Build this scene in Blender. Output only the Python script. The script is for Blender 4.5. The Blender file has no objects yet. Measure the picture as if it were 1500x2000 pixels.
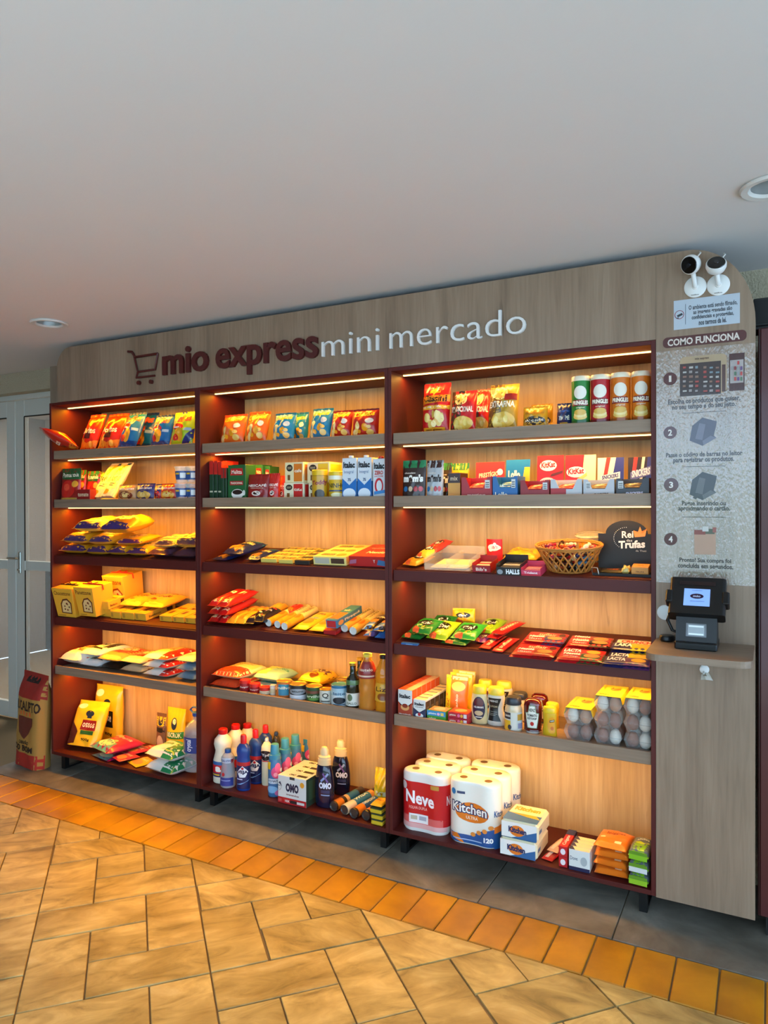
import bpy, bmesh, math, random
from math import sin, cos, pi, radians, exp, sqrt, atan2
from mathutils import Vector, Matrix
random.seed(7)
sc = bpy.context.scene
COL = sc.collection

# ---------------------------------------------------------------- camera
F, CX, CY, CZ, YAW, PIT, ROL = 1411.03, 4.064, -3.0874, 1.6808, .4879, -.0071, -.0029
CAM = Vector((CX, CY, CZ))
FW = Vector((-sin(YAW)*cos(PIT), cos(YAW)*cos(PIT), sin(PIT)))
_r = Vector((cos(YAW), sin(YAW), 0)); _u = _r.cross(FW)
RT = _r*cos(ROL)+_u*sin(ROL); UP = _u*cos(ROL)-_r*sin(ROL)
cd = bpy.data.cameras.new('camera'); cam = bpy.data.objects.new('camera', cd); COL.objects.link(cam)
cd.sensor_fit = 'VERTICAL'; cd.sensor_height = 24; cd.lens = F/2000*24; cd.clip_start = .02
cam.matrix_world = Matrix((( RT.x, UP.x, -FW.x, CX), (RT.y, UP.y, -FW.y, CY), (RT.z, UP.z, -FW.z, CZ), (0, 0, 0, 1)))
sc.camera = cam
# ---------------------------------------------------------------- world, daylight, exposure
DAY, LED = 1.0, 1.0
w = bpy.data.worlds.new('sky'); sc.world = w; w.use_nodes = True
w.node_tree.nodes['Background'].inputs[0].default_value = (.50, .73, 1, 1)
w.node_tree.nodes['Background'].inputs[1].default_value = 5.5*DAY
def area(name, loc, target, sx, sy, energy, col, spread=pi):
    l = bpy.data.lights.new(name, 'AREA'); l.shape = 'RECTANGLE'; l.size = sx; l.size_y = sy
    l.energy = energy; l.color = col; l.spread = spread
    o = bpy.data.objects.new(name, l); COL.objects.link(o); o.location = loc
    o.rotation_euler = (Vector(target)-Vector(loc)).to_track_quat('-Z', 'Y').to_euler()
    return o
# the sun stands high over the garden beyond the porch roof; its light reaches the shop by bouncing off the ground
sl_ = bpy.data.lights.new('sun', 'SUN'); sl_.energy = 33*DAY; sl_.angle = .01; sl_.color = (.56, .78, 1)
so_ = bpy.data.objects.new('sun', sl_); COL.objects.link(so_); so_.rotation_euler = (radians(14), radians(6), 0)
sc.view_settings.view_transform = 'Standard'; sc.view_settings.look = 'None'
sc.view_settings.exposure = -.12; sc.view_settings.gamma = 1; sc.view_settings.use_curve_mapping = False

# ---------------------------------------------------------------- pixel <-> place (1500 x 2000 frame)
def ray(px, py): return FW+RT*((px-750)/F)-UP*((py-1000)/F)
def onz(px, py, z): d = ray(px, py); return CAM+d*((z-CZ)/d.z)
def ony(px, py, y): d = ray(px, py); return CAM+d*((y-CY)/d.y)
def X(px, y, py=1000): return ony(px, py, y).x
def Zat(px, py, y): return ony(px, py, y).z

# ---------------------------------------------------------------- materials
def lin(c):
    if isinstance(c, str):
        c = c.lstrip('#'); c = [int(c[i:i+2], 16)/255 for i in (0, 2, 4)]
    return tuple(x/12.92 if x <= .04045 else ((x+.055)/1.055)**2.4 for x in c[:3])+(1,)
_M = {}
def new_mat(name):
    m = bpy.data.materials.new(name); m.use_nodes = True
    return m, m.node_tree, m.node_tree.nodes['Principled BSDF']
def M(col, r=.5, metal=0, coat=0, trans=0, alpha=1, emit=0, ior=1.45, sss=0):
    k = (col, r, metal, coat, trans, alpha, emit, sss)
    if k in _M: return _M[k]
    m, nt, b = new_mat('m_'+str(col).strip('#'))
    c = lin(col)
    b.inputs['Base Color'].default_value = c; b.inputs['Roughness'].default_value = r
    b.inputs['Metallic'].default_value = metal; b.inputs['Coat Weight'].default_value = coat
    b.inputs['Coat Roughness'].default_value = .08
    b.inputs['Transmission Weight'].default_value = trans; b.inputs['Alpha'].default_value = alpha
    b.inputs['IOR'].default_value = ior
    if emit: b.inputs['Emission Color'].default_value = c; b.inputs['Emission Strength'].default_value = emit
    _M[k] = m
    return m
def FILM(c): return M(c, .32, 0, .35)          # printed plastic film
def CARD(c): return M(c, .45, 0, .15)          # coated carton
def PL(c): return M(c, .35, 0, .1)             # moulded plastic
def CLEAR(c='#ffffff', a=.16): return M(c, .08, 0, 0, 0, a)   # thin clear film or sheet
def nd(nt, t, **kw):
    n = nt.nodes.new(t)
    for k, v in kw.items(): setattr(n, k, v)
    return n
def ramp(nt, stops):
    n = nd(nt, 'ShaderNodeValToRGB'); e = n.color_ramp.elements
    while len(e) < len(stops): e.new(.5)
    for i, (p, c) in enumerate(stops): e[i].position = p; e[i].color = lin(c)
    return n
def wood(name, axis, light, mid, dark, rough=.5, coat=0, bump=0, spec=.5):
    m, nt, b = new_mat(name); L = nt.links.new
    g = nd(nt, 'ShaderNodeNewGeometry')
    def grain(sc_, det, dist):
        mp = nd(nt, 'ShaderNodeMapping'); L(g.outputs['Position'], mp.inputs[0])
        s = [sc_, sc_, sc_]; s[axis] = sc_*.06
        mp.inputs['Scale'].default_value = s
        n = nd(nt, 'ShaderNodeTexNoise'); n.inputs['Scale'].default_value = 1; n.inputs['Detail'].default_value = det
        n.inputs['Distortion'].default_value = dist; L(mp.outputs[0], n.inputs['Vector'])
        return n
    a = grain(7, 6, .8); f = grain(70, 6, .4); k = grain(20, 4, 1.6)
    r1 = ramp(nt, [(.25, dark), (.5, mid), (.75, light)]); L(a.outputs[0], r1.inputs[0])
    r2 = ramp(nt, [(.3, '#dcd7d1'), (.62, '#ffffff')]); L(f.outputs[0], r2.inputs[0])
    r3 = ramp(nt, [(.22, '#8d8073'), (.30, '#ffffff')]); L(k.outputs[0], r3.inputs[0])
    m1 = nd(nt, 'ShaderNodeMixRGB', blend_type='MULTIPLY'); m1.inputs[0].default_value = .7
    L(r1.outputs[0], m1.inputs[1]); L(r2.outputs[0], m1.inputs[2])
    m2 = nd(nt, 'ShaderNodeMixRGB', blend_type='MULTIPLY'); m2.inputs[0].default_value = .8
    L(m1.outputs[0], m2.inputs[1]); L(r3.outputs[0], m2.inputs[2])
    L(m2.outputs[0], b.inputs['Base Color']); b.inputs['Roughness'].default_value = rough
    b.inputs['Coat Weight'].default_value = coat; b.inputs['Coat Roughness'].default_value = .16; b.inputs['Coat IOR'].default_value = 1.95 if coat else 1.5
    b.inputs['Specular IOR Level'].default_value = spec
    bp = nd(nt, 'ShaderNodeBump'); bp.inputs['Strength'].default_value = .12; bp.inputs['Distance'].default_value = .002
    L(f.outputs[0], bp.inputs['Height']); L(bp.outputs[0], b.inputs['Normal'])
    if bump:
        n = nd(nt, 'ShaderNodeTexNoise'); n.inputs['Scale'].default_value = 120; n.inputs['Detail'].default_value = 3
        mp = nd(nt, 'ShaderNodeMapping'); mp.inputs['Scale'].default_value = (1, 1, .45)
        L(g.outputs['Position'], mp.inputs[0]); L(mp.outputs[0], n.inputs['Vector'])
        b2 = nd(nt, 'ShaderNodeBump'); b2.inputs['Strength'].default_value = bump; b2.inputs['Distance'].default_value = .003
        L(n.outputs[0], b2.inputs['Height']); L(b2.outputs[0], b.inputs['Coat Normal'])
    return m
OAK = wood('grey_oak_laminate', 2, '#97806a', '#8b735d', '#7b6450')
OAKH = wood('grey_oak_laminate_lip', 0, '#957f6a', '#89725d', '#7a6452')
OAKB = wood('oak_back_panel_lit', 2, '#cbae7e', '#c0a06a', '#ad8b57')  # same oak as the header, with the strips' warm light put into its colour
VINYL = wood('oak_under_clear_vinyl', 2, '#97806a', '#8b735d', '#7b6450', coat=1, bump=.7)
RED = M('#4b0c05', .55); REDIN = RED; _DR = M('#4a1512', .45)
def stone(name, cols, scale, streak, rough, bump, rnd=.5, coat=0):
    m, nt, b = new_mat(name); L = nt.links.new
    tc = nd(nt, 'ShaderNodeTexCoord'); oi = nd(nt, 'ShaderNodeObjectInfo')
    ad = nd(nt, 'ShaderNodeVectorMath', operation='ADD'); L(tc.outputs['Object'], ad.inputs[0])
    cm = nd(nt, 'ShaderNodeCombineXYZ'); mu = nd(nt, 'ShaderNodeMath', operation='MULTIPLY'); mu.inputs[1].default_value = 40
    L(oi.outputs['Random'], mu.inputs[0]); L(mu.outputs[0], cm.inputs[0]); L(mu.outputs[0], cm.inputs[1]); L(cm.outputs[0], ad.inputs[1])
    mp = nd(nt, 'ShaderNodeMapping'); L(ad.outputs[0], mp.inputs[0]); mp.inputs['Scale'].default_value = (scale, scale*streak, scale)
    n = nd(nt, 'ShaderNodeTexNoise'); n.inputs['Scale'].default_value = 1; n.inputs['Detail'].default_value = 9; n.inputs['Roughness'].default_value = .62
    n.inputs['Distortion'].default_value = .9; L(mp.outputs[0], n.inputs['Vector'])
    r = ramp(nt, cols); L(n.outputs[0], r.inputs[0])
    h = nd(nt, 'ShaderNodeHueSaturation'); L(r.outputs[0], h.inputs['Color'])
    mr = nd(nt, 'ShaderNodeMapRange'); mr.inputs[3].default_value = 1-rnd*.5; mr.inputs[4].default_value = 1+rnd*.35
    L(oi.outputs['Random'], mr.inputs[0]); L(mr.outputs[0], h.inputs['Value'])
    n2 = nd(nt, 'ShaderNodeTexNoise'); n2.inputs['Scale'].default_value = 3.2; n2.inputs['Detail'].default_value = 4
    L(ad.outputs[0], n2.inputs['Vector'])
    r2 = ramp(nt, [(.32, '#b5a794'), (.62, '#ffffff')]); L(n2.outputs[0], r2.inputs[0])
    mx = nd(nt, 'ShaderNodeMixRGB', blend_type='MULTIPLY'); mx.inputs[0].default_value = .8
    L(h.outputs[0], mx.inputs[1]); L(r2.outputs[0], mx.inputs[2]); L(mx.outputs[0], b.inputs['Base Color'])
    b.inputs['Roughness'].default_value = rough; b.inputs['Coat Weight'].default_value = coat; b.inputs['Coat Roughness'].default_value = .3
    bp = nd(nt, 'ShaderNodeBump'); bp.inputs['Strength'].default_value = bump; bp.inputs['Distance'].default_value = .006
    L(n.outputs[0], bp.inputs['Height']); L(bp.outputs[0], b.inputs['Normal'])
    return m
STONE = stone('sandy_quartzite', [(.28, '#79653a'), (.45, '#ab9256'), (.6, '#c2a868'), (.78, '#d6c288')], 4.5, 2.6, .55, .5, .35)
TERRA = stone('glazed_terracotta', [(.25, '#a86c06'), (.5, '#b97c08'), (.75, '#c6890e')], 3, 1, .42, .12, .25, .12)
SLAB = stone('grey_floor_stone', [(.3, '#5d574c'), (.5, '#787165'), (.7, '#8f8778')], 3, 1.3, .6, .3, .2)
GROUT = M('#7d6c4e', .9)
def plaster(name, col, scale, bump, rough=.9):
    m, nt, b = new_mat(name); L = nt.links.new
    g = nd(nt, 'ShaderNodeNewGeometry')
    n = nd(nt, 'ShaderNodeTexNoise'); n.inputs['Scale'].default_value = scale; n.inputs['Detail'].default_value = 4
    L(g.outputs['Position'], n.inputs['Vector'])
    n2 = nd(nt, 'ShaderNodeTexNoise'); n2.inputs['Scale'].default_value = 1.1; n2.inputs['Detail'].default_value = 3; L(g.outputs['Position'], n2.inputs['Vector'])
    c = lin(col); d = tuple(x*.93 for x in c[:3])+(1,)
    mx = nd(nt, 'ShaderNodeMixRGB'); mx.inputs[1].default_value = d; mx.inputs[2].default_value = c
    L(n2.outputs[0], mx.inputs[0]); L(mx.outputs[0], b.inputs['Base Color']); b.inputs['Roughness'].default_value = rough
    bp = nd(nt, 'ShaderNodeBump'); bp.inputs['Strength'].default_value = bump; bp.inputs['Distance'].default_value = .01
    L(n.outputs[0], bp.inputs['Height']); L(bp.outputs[0], b.inputs['Normal'])
    return m
CEIL = plaster('white_ceiling_paint', '#d3cfcb', 30, .03)
WALLM = plaster('rough_plaster_wall', '#b3a68c', 90, 1.0)

# ---------------------------------------------------------------- mesh helpers
def link(name, me, parent=None, loc=None, rot=None):
    o = bpy.data.objects.new(name, me); COL.objects.link(o)
    if parent: o.parent = parent
    if loc is not None: o.location = loc
    if rot is not None: o.rotation_euler = rot
    return o
def mesh(name, vs, fs, mats, parent=None, smooth=0, fm=None, loc=None, rot=None):
    me = bpy.data.meshes.new(name); me.from_pydata([tuple(v) for v in vs], [], fs)
    for m in (mats if isinstance(mats, (list, tuple)) else [mats]): me.materials.append(m)
    if fm: me.polygons.foreach_set('material_index', fm)
    if smooth:
        me.polygons.foreach_set('use_smooth', [True]*len(fs))
        me.update(); me.set_sharp_from_angle(angle=radians(smooth))
    me.update()
    return link(name, me, parent, loc, rot)
def boxgeo(x0, y0, z0, x1, y1, z1, c=0.0):
    if c <= 0:
        v = [(x, y, z) for z in (z0, z1) for y in (y0, y1) for x in (x0, x1)]
        return v, [(0, 2, 3, 1), (4, 5, 7, 6), (0, 1, 5, 4), (1, 3, 7, 5), (3, 2, 6, 7), (2, 0, 4, 6)]
    c = min(c, (x1-x0)*.3, (y1-y0)*.3, (z1-z0)*.3)
    bm = bmesh.new(); bmesh.ops.create_cube(bm, size=1)
    for q in bm.verts: q.co = Vector(((x0+x1)/2+q.co.x*(x1-x0), (y0+y1)/2+q.co.y*(y1-y0), (z0+z1)/2+q.co.z*(z1-z0)))
    bmesh.ops.bevel(bm, geom=bm.edges[:], offset=c, segments=1, affect='EDGES')
    bm.verts.ensure_lookup_table()
    v = [tuple(q.co) for q in bm.verts]; f = [tuple(q.index for q in p.verts) for p in bm.faces]; bm.free()
    return v, f
def boxes(name, L, mt, parent=None, c=0.0, **kw):
    vs, fs = [], []
    for b in L:
        v, f = boxgeo(*b, c=c); n = len(vs); vs += v; fs += [tuple(i+n for i in q) for q in f]
    return mesh(name, vs, fs, mt, parent, **kw)
def bx(name, b, mt, parent=None, c=0.0, **kw): return boxes(name, [b], mt, parent, c, **kw)
def empty(name, loc=(0, 0, 0), rot=(0, 0, 0)):
    o = bpy.data.objects.new(name, None); COL.objects.link(o); o.location = loc; o.rotation_euler = rot; o.empty_display_size = .05
    return o
def tag(o, label, cat, group=None):
    o['label'] = label; o['category'] = cat
    if group: o['group'] = group
    return o
def struct(o): o['kind'] = 'structure'; return o
def lathegeo(prof, n=24, sy=1.0, sx=1.0, caps=True):
    vs, fs = [], []
    for r, z in prof:
        for i in range(n):
            a = 2*pi*i/n; vs.append((r*cos(a)*sx, r*sin(a)*sy, z))
    for j in range(len(prof)-1):
        for i in range(n):
            k = (i+1) % n; fs.append((j*n+i, j*n+k, (j+1)*n+k, (j+1)*n+i))
    if caps: fs.append(tuple(reversed(range(n)))); m = (len(prof)-1)*n; fs.append(tuple(m+i for i in range(n)))
    return vs, fs
def lathe(name, prof, mt, parent=None, n=24, sy=1.0, sx=1.0, smooth=40, fm=None, caps=True, **kw):
    v, f = lathegeo(prof, n, sy, sx, caps)
    idx = None
    if fm: idx = [fm[j] for j in range(len(prof)-1) for _ in range(n)]+[fm[0], fm[-1]]
    return mesh(name, v, f, mt, parent, smooth, idx, **kw)
def tube(name, pts, r, mt, parent=None, n=8, closed=False, **kw):
    pts = [Vector(p) for p in pts]; vs, fs = [], []; N = len(pts); up = None
    for i, p in enumerate(pts):
        a = pts[(i-1) % N] if (closed or i) else p; b = pts[(i+1) % N] if (closed or i < N-1) else p
        t = (b-a).normalized()
        if up is None: up = t.orthogonal().normalized()
        up = (up-t*up.dot(t)).normalized(); s = t.cross(up)
        rr = r[i] if isinstance(r, (list, tuple)) else r
        for k in range(n):
            q = 2*pi*k/n; vs.append(p+up*(cos(q)*rr)+s*(sin(q)*rr))
    for i in range(N if closed else N-1):
        j = (i+1) % N
        for k in range(n):
            l = (k+1) % n; fs.append((i*n+k, i*n+l, j*n+l, j*n+k))
    if not closed: fs.append(tuple(reversed(range(n)))); fs.append(tuple((N-1)*n+k for k in range(n)))
    return mesh(name, vs, fs, mt, parent, 50, **kw)
def prism(name, pts, y0, y1, mt, parent=None, **kw):       # outline in x,z extruded along y
    n = len(pts); vs = [(x, y0, z) for x, z in pts]+[(x, y1, z) for x, z in pts]
    fs = [tuple(range(n)), tuple(reversed(range(n, 2*n)))]+[(i, i+n, (i+1) % n+n, (i+1) % n) for i in range(n)]
    return mesh(name, vs, fs, mt, parent, **kw)
def vprism(name, pts, z0, z1, mt, parent=None, **kw):      # outline in x,y extruded along z (counter-clockwise)
    n = len(pts); vs = [(x, y, z0) for x, y in pts]+[(x, y, z1) for x, y in pts]
    fs = [tuple(reversed(range(n))), tuple(range(n, 2*n))]+[(i, (i+1) % n, (i+1) % n+n, i+n) for i in range(n)]
    return mesh(name, vs, fs, mt, parent, **kw)
def rrect(x0, z0, x1, z1, r, n=5):
    p = []
    for cx, cz, a0 in ((x1-r, z0+r, -90), (x1-r, z1-r, 0), (x0+r, z1-r, 90), (x0+r, z0+r, 180)):
        for i in range(n+1):
            a = radians(a0+90*i/n); p.append((cx+r*cos(a), cz+r*sin(a)))
    return p
# ---- flat print: shapes in a unit square laid onto any surface function
_T = {}
def textgeo(s, bold=0.0):
    k = (s, bold)
    if k not in _T:
        cu = bpy.data.curves.new('t', 'FONT'); cu.body = s; cu.resolution_u = 2; cu.offset = bold; cu.fill_mode = 'FRONT'
        ob = bpy.data.objects.new('t', cu); me = bpy.data.meshes.new_from_object(ob)
        vs = [(q.co.x, q.co.y) for q in me.vertices]; ts = []
        for p in me.polygons:
            q = list(p.vertices)
            for i in range(1, len(q)-1): ts.append((q[0], q[i], q[i+1]))
        x0 = min(q[0] for q in vs); x1 = max(q[0] for q in vs); y0 = min(q[1] for q in vs); y1 = max(q[1] for q in vs)
        bpy.data.objects.remove(ob); bpy.data.curves.remove(cu); bpy.data.meshes.remove(me)
        _T[k] = ([((x-x0)/(x1-x0), (y-y0)/max(1e-6, y1-y0)) for x, y in vs], ts)
    return _T[k]
def shape_tris(s):
    k = s[0]
    if k == 'r':
        u0, v0, u1, v1 = s[1:5]; p = [(u0, v0), (u1, v0), (u1, v1), (u0, v1)]; return p, [(0, 1, 2), (0, 2, 3)]
    if k == 'e':
        cu, cv, ru, rv = s[1:5]; n = 18
        return [(cu, cv)]+[(cu+ru*cos(2*pi*i/n), cv+rv*sin(2*pi*i/n)) for i in range(n)], [(0, i+1, (i+1) % n+1) for i in range(n)]
    if k == 'p':
        p = s[1]; c = (sum(q[0] for q in p)/len(p), sum(q[1] for q in p)/len(p)); n = len(p)
        return [c]+list(p), [(0, i+1, (i+1) % n+1) for i in range(n)]
    if k == 't':
        v, t = textgeo(s[1], s[8] if len(s) > 8 else .02); u0, v0, u1, v1 = s[2:6]; sl = s[7] if len(s) > 7 else 0
        return [(u0+(u1-u0)*x, v0+(v1-v0)*y+sl*x) for x, y in v], t
    if k == 'v':    # text reading upward
        v, t = textgeo(s[1], .02); u0, v0, u1, v1 = s[2:6]
        return [(u1-(u1-u0)*y, v0+(v1-v0)*x) for x, y in v], t
def prints(parent, surf, W, Hh, shapes, L=None, name='print', fin=None, base=.0006, step=.00022):
    fin = fin or FILM
    vs, fs, fm, mats, smap = [], [], [], [], {}
    for li, s in enumerate(shapes):
        col = s[6] if s[0] in 'tv' else s[-1]
        if col not in smap: smap[col] = len(mats); mats.append(fin(col))
        mi = smap[col]; off = base+step*li
        p, ts = shape_tris(s); work = [tuple(p[i] for i in t) for t in ts]; out = []
        if L:
            while work:
                a, b, c = work.pop()
                d = [(hypo(a, b, W, Hh), 0), (hypo(b, c, W, Hh), 1), (hypo(c, a, W, Hh), 2)]; mxd, i = max(d)
                if mxd <= L: out.append((a, b, c)); continue
                t = (a, b, c); q0, q1, q2 = t[i], t[(i+1) % 3], t[(i+2) % 3]
                m = ((q0[0]+q1[0])/2, (q0[1]+q1[1])/2); work += [(q0, m, q2), (m, q1, q2)]
        else: out = work
        key = {}
        for t in out:
            f = []
            for q in t:
                kk = (round(q[0], 5), round(q[1], 5))
                if kk not in key: key[kk] = len(vs); vs.append(surf(q[0], q[1], off))
                f.append(key[kk])
            if len(set(f)) == 3: fs.append(tuple(f)); fm.append(mi)
    return mesh(name, vs, fs, mats, parent, 60 if L else 0, fm)
def hypo(a, b, W, Hh): return sqrt(((a[0]-b[0])*W)**2+((a[1]-b[1])*Hh)**2)

# ================================================================ the setting
ZC = 2.72; YR = -4.4
fl = struct(bx('floor', (-3.5, -4.9, -.06, 7.5, 3.4, -.008), GROUT))
SX = 0.1457
# pinwheel paving of sandy stone, clipped by the border course
O = Vector((1.391, -1.123)); E1 = Vector((.4315, .466)); U1 = E1/3; U2 = Vector((.466, -.4315))/3
ang = atan2(E1.y, E1.x)
YB = -.479
def clip(poly, y):
    out = []
    for i, a in enumerate(poly):
        b = poly[(i+1) % len(poly)]
        if a[1] <= y: out.append(a)
        if (a[1] <= y) != (b[1] <= y):
            t = (y-a[1])/(b[1]-a[1]); out.append((a[0]+(b[0]-a[0])*t, y))
    return out
_tile = {}
def tile_mesh(w, h):
    if (w, h) not in _tile:
        g = .0028; v, f = boxgeo(-w/2+g, -h/2+g, -.02, w/2-g, h/2-g, 0, .0018)
        me = bpy.data.meshes.new('stone_tile'); me.from_pydata(v, [], f); me.materials.append(STONE); _tile[(w, h)] = me
    return _tile[(w, h)]
u = U1.length
for i in range(-9, 10):
    for j in range(-9, 10):
        o0 = O+U1*(3*i)+U2*(3*j)
        for (a, b, wd, hg) in ((0, 0, 2, 1), (2, 0, 1, 2), (1, 2, 2, 1), (0, 1, 1, 2), (1, 1, 1, 1)):
            c = o0+U1*(a+wd/2)+U2*(b+hg/2)
            if not (-.4 < c.x < 5.0 and -2.55 < c.y < YB+.2): continue
            if c.y < -1.95 and c.x < 0.9: continue
            q = [o0+U1*a+U2*b, o0+U1*(a+wd)+U2*b, o0+U1*(a+wd)+U2*(b+hg), o0+U1*a+U2*(b+hg)]
            if max(p.y for p in q) <= YB:
                t = link('stone_tile', tile_mesh(wd*u, hg*u), fl, (c.x, c.y, random.uniform(-.0012, .0006)), (0, 0, ang))
            else:
                cc = clip([tuple(p) for p in q], YB)
                if len(cc) < 3: continue
                m = (sum(p[0] for p in cc)/len(cc), sum(p[1] for p in cc)/len(cc))
                ar = abs(sum(cc[k][0]*cc[(k+1) % len(cc)][1]-cc[(k+1) % len(cc)][0]*cc[k][1] for k in range(len(cc))))/2
                if ar < .0008: continue
                pts = [((p[0]-m[0])*.965, (p[1]-m[1])*.965) for p in cc]
                if sum(pts[k][0]*pts[(k+1) % len(pts)][1]-pts[(k+1) % len(pts)][0]*pts[k][1] for k in range(len(pts))) < 0: pts.reverse()
                vprism('stone_tile', pts, -.02, 0, STONE, fl, loc=(m[0], m[1], 0))
# border course of glazed terracotta tiles
v, f = boxgeo(-SX/2+.003, -.132, -.02, SX/2-.003, .132, 0, .003)
tme = bpy.data.meshes.new('terracotta_tile'); tme.from_pydata(v, [], f); tme.materials.append(TERRA)
for k in range(-24, 14):
    link('terracotta_tile', tme, fl, (3.039+SX*(k+.5), -.343, random.uniform(-.001, .001)), (0, 0, random.uniform(-.006, .006)))
# grey stone slabs along the wall
for k in range(-4, 7):
    x0 = 1.868+.5545*k
    bx('stone_slab', (-.2752, -.352, -.02, .2752, .352, 0), SLAB, fl, .0015, loc=(x0+.277, .149, -.001))
    if x0 < -.3: bx('stone_slab', (-.2752, -.14, -.02, .2752, .14, 0), SLAB, fl, .0015, loc=(x0+.277, .645, -.001))
LAMPS = [tuple(onz(96, 630, ZC).xy), tuple(onz(1510, 362, ZC).xy)]
bm = bmesh.new(); eds = []           # ceiling board with round cut-outs for the downlights
for ring in [[(-3.5, YR), (7.5, YR), (7.5, 3.4), (-3.5, 3.4)]]+[[(a+.084*cos(2*pi*i/32), b_+.084*sin(2*pi*i/32)) for i in range(32)] for a, b_ in LAMPS]:
    vv = [bm.verts.new((q[0], q[1], ZC)) for q in ring]
    eds += [bm.edges.new((vv[i], vv[(i+1) % len(vv)])) for i in range(len(vv))]
bmesh.ops.triangle_fill(bm, use_beauty=True, edges=eds, normal=(0, 0, -1))
n0 = len(bm.verts)
v, f = boxgeo(-3.5, YR, ZC+.1, 7.5, 3.4, ZC+.12); q = [bm.verts.new(c_) for c_ in v]
for p_ in f: bm.faces.new([q[i] for i in p_])
lo_ = [bm.verts.new((x_, y_, ZC)) for x_, y_ in ((-3.5, YR), (7.5, YR))]; hi_ = [bm.verts.new((x_, y_, ZC+.1)) for x_, y_ in ((-3.5, YR), (7.5, YR))]
bm.faces.new((lo_[0], lo_[1], hi_[1], hi_[0]))
me = bpy.data.meshes.new('ceiling'); bm.to_mesh(me); bm.free(); me.materials.append(CEIL); struct(link('ceiling', me))
struct(bx('ground', (-14, -24, -.08, 18, -4.9, -.02), stone('garden_paving', [(.3, '#93979c'), (.7, '#b3b7bc')], 1, 1, .8, .1, 0)))
hv, hf = [], []
rd = random.Random(5)
for i in range(33):
    for j in range(7):
        a = pi*j/6; hv.append((-14+i, -13+(1.1+rd.uniform(-.25, .25))*cos(a), -.02+(1.9+rd.uniform(-.3, .3))*sin(a)**.6))
for i in range(32):
    for j in range(6): hf.append((i*7+j, i*7+j+1, i*7+j+8, i*7+j+7))
struct(mesh('hedge_backdrop', hv, hf, plaster('hedge_green', '#5d7048', 9, 1.0), None, 60))
YW = .50
struct(boxes('wall_back', [(-.62, YW, 0, 7.5, YW+.16, ZC), (-3.5, YW, 2.57, -.62, YW+.16, ZC)], WALLM))
struct(bx('trim_1', (-.60, YW-.035, 2.1, -.2, YW, ZC), wood('trim_wood', 2, '#a08e7c', '#8f7d6b', '#7b6a59')))
struct(bx('wall_left', (-3.6, YR, 0, -3.5, 3.4, ZC), plaster('side_wall_paint', '#8f867a', 60, .3)))
struct(bx('wall_light_block', (-3.6, YR-.1, 0, .6, YR, ZC), plaster('light_block_paint', '#8f867a', 60, .3)))  # added unseen wall, blocks daylight to darken the door side
struct(bx('wall_room', (-3.5, 2.6, 0, -.3, 2.7, ZC), plaster('room_wall_paint', '#c9b7a4', 60, .05)))
struct(bx('wall_room_side', (-.4, YW+.16, 0, -.3, 2.6, ZC), plaster('room_side_paint', '#b9a998', 60, .05)))
struct(bx('room_dark_sheet', (-3.5, 2.592, 0, -.4, 2.6, 1.0), M('#3a3432', .6)))  # added dark sheet, stands in for the dark reflection in the lower panes
# glazed double door in grey-white aluminium
ALU = M('#c6c8bf', .4, 0, .2); GLASS = M('#cfd8d6', .03, 0, 0, 0, .22)
YD = .62
def leaf(name, x0, x1, knob):
    d = struct(empty(name, (x0, YD, 0))); w_ = x1-x0; s = .105
    z = lambda py: Zat(30, py, YD)
    zt = z(779)-.02; z1 = z(816); zm1 = z(1094); zm0 = z(1112); zb = z(1370)
    bx('stile', (0, -.02, 0.01, s, .02, zt), ALU, d, .004); bx('stile', (w_-s, -.02, .01, w_, .02, zt), ALU, d, .004)
    bx('rail', (s, -.018, z1, w_-s, .018, zt), ALU, d, .003); bx('rail', (s, -.018, zm0, w_-s, .018, zm1), ALU, d, .003)
    bx('rail', (s, -.018, .01, w_-s, .018, zb), ALU, d, .003)
    bx('pane', (s-.005, -.003, zb-.005, w_-s+.005, .003, zm0+.005), GLASS, d)
    bx('pane', (s-.005, -.003, zm1-.005, w_-s+.005, .003, z1+.005), GLASS, d)
    gk = M('#1d1d1b', .6)
    boxes('gasket', [(s-.006, -.021, zm1, s+.004, -.018, z1), (s, -.021, z1-.006, w_-s, -.018, z1+.004), (s-.006, -.021, zb, s+.004, -.018, zm0)], gk, d)
    if knob:
        h = bx('handle', (.035, -.032, zm1-.10, .062, -.02, zm1+.07), M('#b9bbb6', .25, .9), d, .004)
        tube('lever', [(.048, -.045, zm1+.02), (.048, -.06, zm1+.02), (-.02, -.06, zm1+.02), (-.06, -.058, zm1+.02)], .009, M('#b9bbb6', .25, .9), h)
        lathe('cylinder_lock', [(.008, -.01), (.008, .012)], M('#d0d0ca', .2, 1), h, 12, loc=(.048, -.033, zm1-.07), rot=(pi/2, 0, 0))
    return d
xs = X(35.5, YD)
leaf('door_1', xs-.86, xs-.004, False); leaf('door_2', xs+.004, xs+.86, True)
struct(boxes('trim_2', [(-3.0, YD-.03, Zat(30, 779, YD)-.015, -.5, YD+.03, 2.575)], ALU))
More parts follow.
